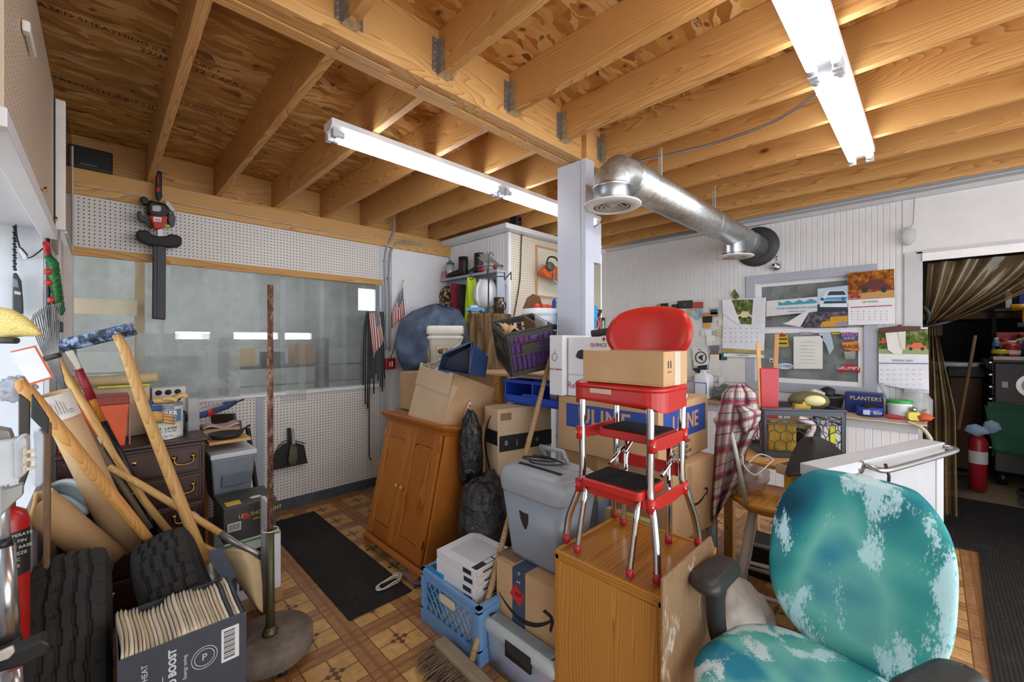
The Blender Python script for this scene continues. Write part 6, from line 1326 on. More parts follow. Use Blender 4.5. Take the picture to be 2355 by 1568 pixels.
# scoop shovel
SC_ = P('cdb284', .4, 0, .12); t, O = handle_thing('scoop_shovel', 'cream scoop shovel lying against the boxes with its handle slanting up to the tools', 'shovel', [(250, 1072, 2.0), (330, 1118, 2.06), (420, 1172, 2.10), (510, 1228, 2.14)], [.014, .0165, .0165, .016], HW2)
pole([(508, 1227, 2.14), (545, 1250, 2.13), (595, 1274, 2.12)], [.018, .016, .012])[0].build('steel_socket', P('a09c94', .35, .7), t, wld=O); pole([(440, 1184, 2.112), (452, 1191, 2.118)], .0172)[0].build('white_tape', P('d8d0c0', .5), t, wld=O)
m = MB(); rows = [(500, 598, 1270, 1288, 2.13), (505, 600, 1280, 1310, 2.11), (528, 603, 1312, 1345, 2.10), (555, 604, 1350, 1385, 2.09), (585, 604, 1392, 1410, 2.085)]
def blade(u, v):
    f = v*(len(rows)-1); i = min(int(f), len(rows)-2); q = f-i; r_ = [rows[i][k]*(1-q)+rows[i+1][k]*q for k in range(5)]
    return at(r_[0]*(1-u)+r_[1]*u, r_[2]*(1-u)+r_[3]*u-16*math.sin(u*PI)*(1-v)**2, r_[4]-.05*math.sin(u*PI)*(1-v*.6))
m.grid(blade, 16, 16); m.build('blade', SC_, t, wld=O, solid=.004, fix=False)
handle_thing('garden_tool', 'short tan handle end crossing below the cream scoop shovel', 'tool handle', [(408, 1236, 2.12), (460, 1252, 2.12), (510, 1275, 2.12)], .014, HW2)
m = MB(); slab(m, [(478, 1268), (512, 1262), (545, 1325), (520, 1340), (488, 1300)], 'y', 2.36, .01); tag(m.build('grey_plate', P('4a5260', .4), wld=(.4, 2.36, .3)), 'dark grey plate wedged between the spade and the scoop shovel', 'plate')
# yellow broom head and white sheet at the near edge
t = thing('corn_broom', 'pale yellow broom head turned upwards near the side wall', 'broom', at(10, 780, 1.3)); O = at(10, 780, 1.3)
m = MB(); rings = []
for px, yc, hh in ((-30, 755, 50), (0, 748, 42), (30, 745, 34), (60, 752, 24), (85, 762, 13), (97, 770, 3)):
    c0 = at(px, yc, 1.3); hv = hh/955*1.3; rings.append([c0+V((.0, .04*math.cos(a), 0))+V((0, 0, hv*math.sin(a)*(.9 if math.sin(a) < 0 else 1.0))) for a in [2*PI*k/16 for k in range(16)]])
bn = NT('broom straw'); c = bn.coord((60, 8, 8)); n = bn.noise(bn.coord((6, 60, 60)), 4, 3); m.loft(rings); m.build('straw', bn.bsdf(bn.ramp(n, [(.3, 'c8a850'), (.7, 'e8d490')]).outputs[0], .8, 0, bn.bump(n, .4, .004), .2), t, wld=O)
pole([(-30, 782, 1.28), (38, 783, 1.28)], .010)[0].build('stick', P('3a342e', .6), t, wld=O)
t = thing('framed_sheet', 'white sheet with an orange border standing behind the thick wooden handle', 'sign', onY(75, 840, 2.25)); O = onY(75, 840, 2.25)
slab(MB(), [(24, 808), (82, 794), (124, 868), (70, 886)], 'y', 2.25, .006).build('orange_frame', P('d8622c', .5), t, wld=O); slab(MB(), [(20, 812), (79, 799), (117, 866), (68, 881)], 'y', 2.248, .003).build('white_face', P('e8e8f0', .35), t, wld=O)
tag(blob(tuple(at(40, 895, 1.62)), (.05, .06, .05), .3, 3, 5, 24, 16).build('plastic_wrap', mk_clear('bag film', 'e0e0e4', .5, .15, .003, 25, .6, 'b8b8c0')), 'crumpled clear plastic beside the white sheet with the orange border', 'wrap')
# side boards, power box, extinguisher, jack
tag(slab(MB(), [(42, 905), (68, 925), (66, 1085), (50, 1130), (42, 1120)], 'y', 2.02, .03).build('dark_board', P('3a332c', .5, 0, .3), wld=(-.15, 2.02, .7), bev=.004), 'dark weathered board standing behind the white power box', 'board')
tag(slab(MB(), [(70, 995), (94, 985), (102, 1000), (100, 1112), (88, 1122), (76, 1118)], 'y', 2.12, .03).build('white_bracket', P('b4b8bc', .35, .3), wld=(-.12, 2.12, .7), bev=.006), 'white metal channel standing behind the dark board', 'bracket')
tag(slab(MB(), [(94, 960), (118, 975), (114, 1340), (100, 1340)], 'y', 2.18, .03).build('brown_panel', P('6a4c30', .6, 0, .2), wld=(-.1, 2.18, .7), bev=.004), 'brown wooden board standing behind the white metal channel', 'board')
tag(slab(MB(), [(72, 905), (112, 965), (110, 1000), (70, 960)], 'y', 2.1, .03).build('black_grille', P('2a2a2a', .5, 0, .2), wld=(-.1, 2.1, 1.2), bev=.004), 'black grille piece behind the thick wooden handle', 'grille')
t = thing('power_box', 'grubby white power box with three cream plugs at the near edge of the side wall', 'power box', onY(35, 1060, 1.62)); O = onY(35, 1060, 1.62)
slab(MB(), [(-30, 1020), (44, 1012), (44, 1110), (-30, 1128)], 'y', 1.62, .08).build('body', P('dcdcdc', .4, 0, .08), t, wld=O, bev=.006); slab(MB(), [(32, 1016), (46, 1004), (62, 1008), (64, 1085), (50, 1098), (34, 1105)], 'y', 1.60, .07).build('cover', P('c8c8cc', .3), t, wld=O, bev=.01)
for y in (1040, 1058, 1080): 
    slab(MB(), [(52, y-8), (62, y-10), (62, y+8), (53, y+9)], 'y', 1.58, .03).build('socket', P('d8ccb4', .4), t, wld=O, bev=.003); slab(MB(), [(60, y-4), (82, y-7), (83, y-1), (60, y+4)], 'y', 1.575, .012).build('plug_prong', P('e0d2b0', .4), t, wld=O, bev=.002)
tag(slab(MB(), [(-10, 985), (20, 990), (28, 1010), (-10, 1018)], 'y', 1.66, .05).build('hinge_plate', P('908c88', .4, .5), wld=(-.2, 1.66, 1.2), bev=.003), 'grey metal plate above the white power box', 'bracket')
tag(slab(MB(), [(0, 1128), (30, 1120), (52, 1112), (52, 1140), (30, 1158), (0, 1190)], 'y', 1.66, .03).build('metal_bracket', P('a8a49c', .35, .4), wld=(-.2, 1.66, 1.0), bev=.003), 'galvanised bracket under the white power box', 'bracket')
t = thing('fire_extinguisher', 'red fire extinguisher with a black label at the near edge behind a silver tube', 'fire extinguisher', at(20, 1490, 1.22)); O = at(20, 1490, 1.22); z1 = at(20, 1180, 1.22).z; hz = z1-O.z; r_ = .042
MB().lathe([(.001, 0), (r_*.9, 0), (r_, .01), (r_, hz*.93), (r_*.85, hz), (r_*.4, hz+.015), (.001, hz+.016)], 28).build('cylinder', P('a81e1c', .3), t); MB().lathe([(r_*1.012, hz*.55), (r_*1.012, hz*.88)], 28, caps=False).build('label', P('20201f', .5), t)
m = MB(); a0 = R(-70)
for k in range(6):
    fr = frame(V((r_*1.03*math.cos(a0), r_*1.03*math.sin(a0), hz*(.85-.045*k))), (-math.sin(a0), math.cos(a0), 0), (0, 0, 1)); m.text(('TO OPERATE', 'PULL PIN', 'AIM AT BASE', 'SQUEEZE', 'ABC', 'FIRE')[k], .012, fr, .0004)
m.build('label_print', P('c8c0b8', .5), t, fix=False); MB().tube([(0, 0, hz+.01), (0, 0, hz+.05), (.01, -.01, hz+.07)], .014, 10).build('valve', P('b07850', .35, .6), t)
t = thing('floor_jack', 'silver and black jack standing at the near edge in front of the extinguisher', 'jack', at(0, 1600, 1.05)); O = at(0, 1600, 1.05)
pole([(8, 1258, 1.08), (20, 1488, 1.06)], .021)[0].build('silver_tube', P('c0c0c0', .25, .9, .1), t, wld=O); pole([(2, 1100, 1.1), (6, 1245, 1.08)], .014)[0].build('upper_tube', P('d0d0d0', .25, .7), t, wld=O); pole([(3, 1240, 1.08), (8, 1262, 1.08)], .018)[0].build('clamp_ring', BLACK, t, wld=O); pole([(18, 1470, 1.06), (22, 1500, 1.06)], .024)[0].build('clamp_ring', BLACK, t, wld=O)
m = MB(); slab(m, [(-40, 1560), (-40, 1520), (30, 1500), (100, 1470), (116, 1480), (112, 1504), (60, 1530)], 'y', 1.5, .05); m.build('black_arm', P('232322', .5, .3), t, wld=O, bev=.006); m = MB(); slab(m, [(-5, 1502), (30, 1486), (34, 1500), (20, 1516), (-5, 1524)], 'y', 1.485, .012); m.build('white_bracket', P('d0ccc4', .35, .4), t, wld=O, bev=.003); pole([(28, 1540, 1.06), (34, 1640, 1.05)], .018)[0].build('lower_tube', P('c0c0c0', .25, .9), t, wld=O)
tag(MB().tube(smooth_path([at(84, 1132, 1.5), at(78, 1165, 1.5), at(62, 1215, 1.5), at(50, 1262, 1.5), at(46, 1292, 1.5)], 4), [.006]*8+[.008]*9, 8).build('wood_lath', P('c09a64', .6), wld=at(60, 1200, 1.5)), 'thin bent wooden lath hanging beside the extinguisher', 'stick')
t = thing('motor_unit', 'grey metal motor unit with a tan cap on the floor behind the tyres', 'motor', onY(95, 1290, 2.72)); O = onY(95, 1290, 2.72)
slab(MB(), [(56, 1260), (84, 1232), (98, 1226), (104, 1240), (92, 1300), (60, 1318)], 'y', 2.72, .12).build('body', P('7c7e7e', .45, .3, .1), t, wld=O, bev=.01); slab(MB(), [(106, 1244), (128, 1240), (130, 1258), (118, 1282), (104, 1280)], 'y', 2.70, .08).build('tan_cap', P('b09878', .5), t, wld=O, bev=.012)
m = MB()
def shell(u, v): 
    return at(112+88*u, 1118-14*math.sin(u*PI)+(22+44*u)*v+8*math.sin(v*PI), 1.92+.04*math.sin(v*PI))
m.grid(shell, 12, 8); tag(m.build('curved_tray', P('aab0b2', .35), wld=at(150, 1140, 1.92), solid=.02, fix=False), 'pale grey curved plastic seat lid behind the fat cardboard tube', 'lid')
# ---------------- tyres ----------------
TYM = P('2f2d2b', .8, 0, .18, .25, .002, 40)
def tyre(label, M, Rt=.345, hw=.118, zig=10, style=0):
    t = thing('tyre', label, 'tyre', M=M); prof = []
    for i in range(41): prof.append((-1+i/20,))
    n = 220; rings = []
    gro = (-.55, -.18, .18, .55) if style == 0 else (-.6, -.2, .2, .6)
    for k in range(n):
        th = 2*PI*k/n; ring = []
        for i in range(49):
            s = -1.25+2.5*i/48
            if abs(s) <= 1: x = hw*.86*s; r_ = Rt-.012*s*s-.008*abs(s)**6
            else:
                q = (abs(s)-1)/.25; x = math.copysign(hw*(.86+.16*math.sin(q*PI*.75)), s); r_ = Rt-.02-.125*q
            if abs(s) < .97:
                zz = .045*(abs(((k*zig/n*2) % 2)-1)*2-1) if style == 0 else .07*(1 if (k*26//n) % 2 else -1)*(.6 if abs(s) > .5 else 1)
                for g in gro:
                    if abs(s-g-zz) < .05: r_ -= .010
                if style == 1:
                    if (k % 6 == 0) and abs(s) > .25: r_ -= .006
                elif (k % 9 == 0) and (abs(s) > .78 or (abs((s+.37)) < .09)): r_ -= .005
            ring.append((x, r_*math.cos(th), r_*math.sin(th)))
        rings.append(ring)
    rings.append(rings[0]); vs = [p for r_ in rings for p in r_]; w = 49
    m = MB(); m.add(vs, [(k*w+i, k*w+i+1, (k+1)*w+i+1, (k+1)*w+i) for k in range(n) for i in range(48)], False); m.build('tread', TYM, t, fix=False)
    m = MB()
    for sx in (-1, 1):
        pr = [(Rt-.145, sx*hw*.97), (Rt-.15, sx*hw*.8), (Rt-.165, sx*hw*.6), (Rt-.15, sx*hw*.4)]
        m.loft([[(x, r_*math.cos(2*PI*i/64), r_*math.sin(2*PI*i/64)) for i in range(64)] for r_, x in pr], True, False)
    m.build('bead', TYM, t, fix=False); return t
tyre('nearer tyre with four zigzag grooves standing against the side wall', T(-.084, 2.205, .346), .345, .108)
tyre('blocky-treaded tyre leaning beside the zigzag tyre, behind the box of papers', T(.245, 2.30, .335) @ rot(0, -15, -4), .315, .105, style=1)
# ---------------- box of folded papers ----------------
DB = P('3a3f48', .55, 0, .08)
t = thing('printed_carton', 'dark grey printed carton packed with folded newspapers', 'box', (.03, 1.655, 0)); BWd, BDp, BHt = .322, .295, .55
m = MB(); m.box((0, 0, 0), (BWd, .004, BHt)); m.box((0, BDp-.004, 0), (BWd, BDp, BHt)); m.box((0, .004, 0), (.004, BDp-.004, BHt)); m.box((BWd-.004, .004, 0), (BWd, BDp-.004, BHt)); m.box((.004, .004, 0), (BWd-.004, BDp-.004, .004)); m.build('body', DB, t, bev=.001)
m = MB(); m.prism(rrect(.05, .11, .003), 0, .0006, RF(.275, .465)); lo = m.build('barcode_label', P('d8d8d8', .5), t); m = MB()
for i in range(16): m.box((.257, -.002, .42+.0058*i), (.288, -.0014, .42+.0058*i+(.002 if i % 3 else .0036)))
m.build('barcode', INK, lo)
m = MB(); fr = RF(.205, .455)
for r0 in (.034, .026): m.tube([(.205+r0*math.cos(a), -.001, .455+r0*math.sin(a)) for a in [2*PI*i/32 for i in range(32)]], .0014, 4, closed=True)
m.text('P', .03, fr); m.build('round_seal', P('c8ccd0', .5), t)
m = MB(); m.text('ECO BOOST', .026, RF(.125, .45) @ rot(0, 0, 90), .0004, bold=.001); m.text('Energy saving', .014, RF(.155, .45) @ rot(0, 0, 90), .0004); m.text('INSTANT HEAT', .02, RF(.06, .44) @ rot(0, 0, 90), .0004)
for (a, b, c_, d_) in ((.02, .40, .05, .402), (.05, .40, .052, .43), (.05, .43, .085, .432), (.085, .38, .087, .432), (.03, .36, .12, .362), (.1, .35, .102, .45)): m.box((a, -.0018, b), (c_, -.001, d_))
m.build('printing', P('d0d4d8', .5), t, fix=False)
NP = [P('d2c6b0', .8, 0, .1), P('c8b898', .8, 0, .12), P('dccfba', .8, 0, .08)]
px_ = .03+.014; i = 0
while px_ < .03+BWd-.024:
    th = random.uniform(.0065, .0105); hgt = .562+.012*math.sin(px_*40)+random.uniform(-.006, .008)+.015*max(0, (.1-px_))
    lean = .05*(.5-(px_-.02)/BWd); m = MB(); nseg = 8; rings = []
    for j in range(nseg+1):
        y = .008+(BDp-.02)*j/nseg; wv = .004*math.sin(y*18+px_*9); zt = hgt+.022*math.sin(j/nseg*PI)-.01
        rings.append([(wv-.02*0, y, .02), (wv-lean*.4, y, zt-.01), (wv-lean*.4+th*.5, y, zt), (wv-lean*.4+th, y, zt-.01), (wv+th, y, .02)])
    m.loft(rings, True, True, True); o = m.build('newspaper', NP[i % 3] if i not in (27, 30) else P('3a4048', .5, 0, .3)); o.location = (px_, 1.655, 0)
    tag(o, 'folded newspaper standing on edge in the dark grey carton' if i not in (27, 30) else ('dark glossy magazine among the newspapers in the carton' if i == 27 else 'second dark magazine towards the stand end of the carton'), 'newspaper', 'folded newspapers in the dark grey carton'); px_ += th+.0006; i += 1
# ---------------- rusty stand ----------------
t = thing('pole_stand', 'rusty pole on a round concrete base with castors', 'stand', (.552, 2.15, 0)); CB_ = P('74695e', .85, 0, .3, .2, .004, 30)
MB().lathe([(.001, .04), (.168, .04), (.178, .047), (.178, .115), (.170, .125), (.001, .125)], 48).build('base_disc', CB_, t)
RU = NT('rusted steel'); c = RU.coord((1, 1, .5)); n = RU.noise(c, 60, 5, .7); RUM = RU.bsdf(RU.ramp(n, [(.35, '3e2a22'), (.5, '6e4636'), (.62, '9c7c6c')]).outputs[0], .7, .3, RU.bump(n, .4, .004), .4)
MB().tube([(0, 0, .60), (0, 0, 1.735)], .0125, 14).build('rusty_pole', RUM, t); MB().tube([(0, 0, .125), (0, 0, .3), (0, 0, .60)], [.020, .018, .0165], 14).build('lower_sleeve', P('4c4a30', .5, .4, .2), t); MB().lathe([(.001, .125), (.034, .125), (.034, .14), (.026, .146), (.026, .16), (.001, .16)], 8).build('socket_nut', P('5c5030', .45, .5), t)
MB().tube([(.032*math.cos(a), .032*math.sin(a), .605) for a in [2*PI*i/20 for i in range(20)]], .004, 6, closed=True).build('pull_ring', P('b8b0a8', .4, .5), t)
for a in (-85, 35, 155):
    x, y = .15*math.cos(R(a)), .135*math.sin(R(a)); co_ = MB().cyl((x, y, .03), (x, y, .075), .012, 10).build('caster_fork', P('a09890', .35, .7), t); MB().cyl((x-.012, y, .022), (x+.012, y, .022), .022, 16).build('caster_wheel', BLACK, co_)
# ---------------- dresser and what stands on it ----------------
DWD = wood('dark mahogany', '3c2018', '28140f', '4c2a1e', 0, 1.2, False, .35, 3, 12, .5)
DX0, DX1, DY0_, DZ_ = -.165, .435, 2.95, .92
t = thing('dresser', 'dark mahogany chest of drawers with brass handles under the long window', 'chest of drawers', (DX0, DY0_, 0)); w = DX1-DX0
MB().box((.01, .02, .06), (w-.01, .5, DZ_-.025)).build('carcass', DWD, t, bev=.003); MB().box((0, 0, DZ_-.022), (w+.005, .51, DZ_)).build('top', DWD, t, bev=.006); MB().box((0.003, .01, 0), (w-.003, .5, .07)).build('plinth', DWD, t, bev=.004)
for i in range(5):
    z1 = DZ_-.04-i*.162; d = MB(); d.box((.025, .004, z1-.148), (w-.025, .03, z1)); do = d.build('drawer', DWD, t, bev=.006); m = MB(); m.box((.04, .0, z1-.134), (w-.04, .006, z1-.014)); m.build('drawer_face', DWD, do, bev=.005)
    for xc in (.16, w-.11):
        m = MB()
        for s in (-1, 1): m.lathe([(.001, 0), (.015, 0), (.012, .006), (.006, .014), (.001, .016)], 14, frame(V((xc+s*.042, -.0, z1-.055)), (1, 0, 0), (0, 0, 1)))
        m.tube(smooth_path([(xc-.042, -.012, z1-.057), (xc-.040, -.02, z1-.08), (xc-.02, -.022, z1-.09), (xc+.02, -.022, z1-.09), (xc+.040, -.02, z1-.08), (xc+.042, -.012, z1-.057)], 4), .0035, 6); m.build('handle', BRASS, do)
    MB().ball((.285, -.002, z1-.05), (.012, .006, .012), 12, 8).build('keyhole_plate', BRASS, do)
TZ = DZ_+.001
t = thing('paint_can', 'pale blue and white gallon paint can labelled SUPER SPEC on the dresser', 'paint can', (.255, 3.10, TZ)); MB().lathe([(.001, 0), (.083, 0), (.085, .003), (.082, .006), (.082, .188), (.085, .191), (.085, .196), (.076, .196), (.074, .186), (.001, .186)], 36).build('body', P('b8bcc0', .3, .5), t)
MB().lathe([(.0824, .012), (.0824, .183)], 36, caps=False).build('label', P('d8d6d0', .5), t); 
def wrap(a0, a1, z0, z1, r=.0832): 
    m = MB(); n = 10; p = [(r*math.cos(R(a0+(a1-a0)*i/n)), r*math.sin(R(a0+(a1-a0)*i/n))) for i in range(n+1)]; m.add([(x, y, z0) for x, y in p]+[(x, y, z1) for x, y in p], [(i, i+1, n+2+i, n+1+i) for i in range(n)], True); return m
wrap(-150, -35, .095, .165).build('blue_band', P('5c86a8', .45), t, fix=False); wrap(-150, -35, .083, .094).build('cream_band', P('d8c890', .45), t, fix=False); wrap(-150, -35, .166, .183, .0834).build('dark_band', P('c8ccd0', .45), t, fix=False); wrap(165, 220, .0, .18, .0836).build('red_side', P('5a2428', .45), t, fix=False)
m = MB(); 
def curved(tx, sz, z, bold=.0):
    for i, ch in enumerate(tx):
        a = R(-92+(i-(len(tx)-1)/2)*sz*.66/.085*57.3); m.text(ch, sz, frame(V((.0836*math.cos(a), .0836*math.sin(a), z)), (-math.sin(a), math.cos(a), 0), (0, 0, 1)), .0006, bold=bold)
curved('SUPER', .034, .145, .0015); curved('SPEC', .036, .115, .0015); m.build('lettering', P('f0f0ee', .4), t, fix=False); m = MB(); curved('INT LATEX', .018, .062, .0005); curved('FLAT FINISH', .014, .045); curved('FASHION', .016, .174, .0005); curved('ONE GALLON', .01, .02); m.build('small_print', P('3a3834', .5), t, fix=False)
GLV = P('d2ac6c', .8, 0, .12); t = thing('work_glove', 'tan and blue leather work glove lying over the rim of the paint can', 'glove', (.24, 3.08, TZ+.197))
m = MB(); m.loft([[(-.05+.115*u, -.02+.045*math.cos(a)*(1-.2*u), .022+.02*math.sin(a)) for a in [2*PI*i/14 for i in range(14)]] for u in (0, .3, .7, 1)]); m.build('palm', GLV, t, sub=1)
for i in range(4): MB().tube(smooth_path([(.045, -.045+.02*i, .025), (.075, -.05+.021*i, .04), (.10-.006*abs(i-1), -.052+.02*i, .045), (.115-.008*abs(i-1.5), -.055+.02*i, .028)], 4), [.011]*12+[.007], 8).build('finger', GLV, t)
MB().tube(smooth_path([(.0, -.05, .03), (.03, -.075, .035), (.06, -.085, .02)], 4), .011, 8).build('thumb', GLV, t); MB().loft([[(-.11+.065*u, -.02+.05*math.cos(a), .015+.014*math.sin(a)) for a in [2*PI*i/14 for i in range(14)]] for u in (0, .5, 1)]).build('cuff', P('2c5a90', .7), t)
t = thing('work_glove', 'second tan work glove hanging down the side of the paint can', 'glove', (.205, 3.0, TZ+.15)); MB().loft([[(-.05+.09*u, .0+.014*math.sin(a), .01-.03*u+.035*math.cos(a)) for a in [2*PI*i/14 for i in range(14)]] for u in (0, .4, 1)]).build('palm', P('c8985c', .8, 0, .12), t, sub=1); MB().tube([(-.045, 0, .03), (.03, .0, .035)], .016, 8).build('cuff', P('2c5a90', .7), t)
for i in range(3): MB().tube([(.035, 0, -.04+.018*i), (.065, -.002, -.05+.018*i), (.085, 0, -.062+.02*i)], [.010, .009, .006], 8).build('finger', P('c8985c', .8, 0, .12), t)
t = thing('orange_bin', 'orange-red plastic bin with a dark red rim standing on the dresser', 'bin', (-.155, 3.02, TZ)); OR_ = P('d4501e', .35, 0, .06)
MB().loft([[(x, y, z) for x, y in ((0, 0), (.24, 0), (.24, .16), (0, .16))] for z in (0, .001)]+[[(-.01, -.01, .22), (.255, -.01, .22), (.255, .17, .22), (-.01, .17, .22)]], True, True, False).build('body', OR_, t, bev=.006); MB().box((-.012, -.012, .22), (.257, .172, .265)).build('red_rim', P('8c1c14', .4), t, bev=.004); MB().box((.2555, .0, .0), (.262, .165, .215)).build('clear_side', mk_clear('pinkish clear plastic', 'f0c8c0', .4, .2, haze='d89888'), t)
m = MB(); m.box((.03, -.0135, .02), (.15, -.0118, .06)); lo = m.build('barcode_label', P('dcdcd8', .5), t); m = MB()
for i in range(18): m.box((.04+.0055*i, -.0145, .025), (.042+.0055*i+(.001 if i % 3 else 0), -.0136, .055))
m.build('barcode', INK, lo)
tag(MB().tube(smooth_path([(-.12, 3.36, TZ+.33), (.0, 3.34, TZ+.325), (.12, 3.33, TZ+.33), (.24, 3.31, TZ+.335)], 5), [.03]*8+[.032]*8, 14).build('fabric_roll', P('c8b08a', .85, 0, .1)), 'beige rolled cloth lying across the back of the dresser under the window', 'roll')
tag(MB().box((-.10, 3.28, TZ), (.20, 3.42, TZ+.29)).build('cream_carton', P('d8c0a0', .6, 0, .05), bev=.004), 'cream carton at the back of the dresser below the beige roll', 'box')
tag(MB().box((-.02, 3.24, TZ+.291), (.20, 3.30, TZ+.30)).build('yellow_level', P('d8dc30', .4), bev=.002), 'bright yellow straightedge on the cream carton', 'level')
t = thing('vent_block', 'white block with round black holes beside the spade handle on the dresser', 'block', (.21, 3.27, TZ+.12)); MB().box((0, 0, 0), (.16, .12, .15)).build('body', P('cfcbc6', .6), t, bev=.004); m = MB()
for x in (.03, .075, .12):
    for z in (.035, .08, .122): m.lathe([(.001, 0), (.016, 0), (.016, .002), (.001, .002)], 16, frame(V((x, -.0015, z)), (1, 0, 0), (0, 0, 1)))
m.build('hole', BLACKM, t)
tag(MB().box((.20, 3.26, TZ), (.37, 3.40, TZ+.118)).build('black_case', BLACK, bev=.006), 'black case under the white block with round holes', 'case')
tag(MB().box((.372, 3.20, TZ), (.43, 3.28, TZ+.2)).build('clear_box', mk_clear('clear box', 'e8e8e8', .45, .2, haze='c8c4c4'), bev=.003), 'small clear plastic box behind the paint can', 'box')
# umbrella, boards and bins to the right of the dresser
t = thing('folded_umbrella', 'folded navy umbrella with a red band lying by the paint can', 'umbrella', (.46, 3.37, .99)); m = MB(); m.tube([(-.10, -.08, 0), (0, 0, .01), (.15, .08, .035), (.22, .115, .05)], [.03, .034, .03, .012], 10); m.build('canopy', P('33446c', .7, 0, .15), t); MB().tube([(.02, .012, .013), (.055, .03, .02)], .036, 10).build('red_band', P('b82830', .5), t); MB().tube([(.2, .10, .045), (.27, .145, .06)], .006, 8).build('tip', BLACK, t); m = MB(); m.tube([(-.08, -.07, .022), (.12, .05, .05)], .014, 8); m.build('grey_panel', P('a0a4ac', .5), t)
SB = (.46, 3.0)
t = thing('wooden_shelf_unit', 'plain low bench beside the dresser holding boards and a grey bin', 'bench', (.455, 3.05, 0)); MB().box((0, 0, .845), (.22, .48, .862)).build('bench_top', P('c49a5e', .6, 0, .1), t, bev=.002)
for x in (.02, .20):
    for y in (.3, .46): MB().box((x-.018, y-.018, 0), (x+.018, y+.018, .845)).build('leg', PINE_Y, t)
tag(MB().grid(lambda u, v: (.46+.20*u, 3.3+.14*v, .907+.03*u*0+.012*math.sin(u*8)), 8, 4).build('paper_sheaf', P('c4b0b4', .7, 0, .1), solid=.006), 'pinkish papers lying under the folded umbrella', 'papers')
tag(MB().box((.46, 3.28, .863), (.66, 3.50, .898)).build('tan_carton', CARD, bev=.002), 'flat tan carton supporting the umbrella and papers', 'box')
t = thing('frying_pan', 'black shallow pan sitting on the bench corner by the dresser', 'pan', (.56, 3.15, .863)); MB().lathe([(.001, .0), (.07, 0), (.095, .03), (.09, .03), (.066, .006), (.001, .006)], 28).build('bowl', BLACKM, t); MB().tube([(.08, .03, .025), (.12, .06, .035), (.15, .10, .04)], .008, 8).build('handle', BLACKM, t)
t = thing('grey_bin', 'grey plastic bin with a pale rim under the bench beside the dresser', 'bin', (.455, 2.98, .50)); MB().loft([[(.02, .02, 0), (.2, .02, 0), (.2, .26, 0), (.02, .26, 0)], [(0, 0, .27), (.23, 0, .27), (.23, .28, .27), (0, .28, .27)]], True, True, False).build('shell', P('70777e', .4), t, bev=.01); MB().box((-.004, -.006, .27), (.236, .286, .30)).build('rim', P('b8bcbe', .35), t, bev=.006); MB().box((.05, -.008, .1), (.2, .0, .17)).build('recess_panel', P('50565c', .4), t, bev=.004)
for i, (x, y0, h, c_, lab) in enumerate(((.72, 3.62, .95, '4a3028', 'dark brown board leaning on the perforated wall behind the grey bin'), (.78, 3.7, .88, 'c8c4be', 'pale edged panel leaning on the perforated wall'), (.83, 3.78, .80, '2c2826', 'black framed panel leaning on the perforated wall nearest the batten'))):
    m = MB(); m.box((-.01, -.14, 0), (.01, .14, h), T(x, y0-.05, 0) @ rot(-6, -4, 20)); tag(m.build('leaning_panel', P(c_, .5, 0, .15), bev=.002), lab, 'panel')
for i, (p, q) in enumerate((((548, 1000, 3.35), (545, 925, 3.62)), ((520, 985, 3.3), (508, 958, 3.5)), ((560, 1000, 3.3), (500, 975, 3.3)))):
    tag(MB().cyl(at(*p), at(*q), .006, 8).build('dowel', P('7a5038', .6), wld=None), ('thin upright brown stick against the perforated wall', 'short brown stick poking up near the umbrella tip', 'brown stick lying across the bench boards')[i], 'stick')
t = thing('light_carton', 'black box with a red logo and yellow print on top of the white photo box', 'box', (.46, 2.66, .385)); MB().box((0, 0, 0), (.255, .28, .19)).build('body', P('34332f', .5), t, bev=.003)
m = MB(); m.text('LED SHOP LIGHT', .028, RF(.175, .13), .0004); m.text('4000 LUMEN', .014, RF(.175, .10), .0004); m.build('printing', P('d0b83c', .5), t, fix=False); m = MB(); m.prism([(-.017, -.012), (.017, -.012), (.016, .004), (.0, .018), (-.016, .004)], 0, .0006, RF(.105, .125)); m.build('red_logo', RED, t); m = MB(); m.box((.018, -.0016, .06), (.08, -.0006, .105)); lo = m.build('barcode_label', P('d0ccc4', .5), t); m = MB()
for i in range(12): m.box((.024+.0045*i, -.0026, .066), (.0262+.0045*i, -.0017, .1))
m.build('barcode', INK, lo)
m = MB(); m.box((.02, .03, .1905), (.09, .10, .1915)); m.build('yellow_print', P('c8a830', .5), t); m = MB(); m.prism(circ(.03, 14, .17, .09, .02), .1905, .1915); m.build('white_shape', P('d8d4cc', .5), t)
t = thing('photo_carton', 'white box printed with a black and white glass building photo', 'box', (.462, 2.64, .06)); MB().box((0, 0, 0), (.27, .30, .324)).build('body', P('d4d4da', .5), t, bev=.003)
m = MB(); m.prism([(.065, .06), (.20, .05), (.225, .15), (.20, .27), (.08, .255), (.07, .2)], -.0, .001, RF(0, 0)); po_ = m.build('photo_print', P('2c282c', .5, 0, .6), t); m = MB()
for i in range(6): m.box((.075+.024*i, -.0026, .07), (.077+.024*i, -.0018, .25))
for i in range(3): m.cbox((.14, -.0022, .1+.055*i), (.13, .0008, .002), T(0, 0, 0) @ rot(0, 0, 0))
m.build('photo_lines', P('c8c8cc', .5), po_); m = MB(); m.box((.0, -.0018, .312), (.27, -.0008, .324)); m.build('green_edge', P('4a9a48', .5), t); m = MB(); m.text('PENDANT', .03, RF(.03, .2) @ rot(0, 0, 90), .0004); m.build('lettering', P('5a3c34', .5), t, fix=False)
tag(MB().box((.455, 2.62, 0), (.735, 2.95, .058)).build('floor_crate', CARDB), 'flat brown carton on the floor under the white photo box', 'box')
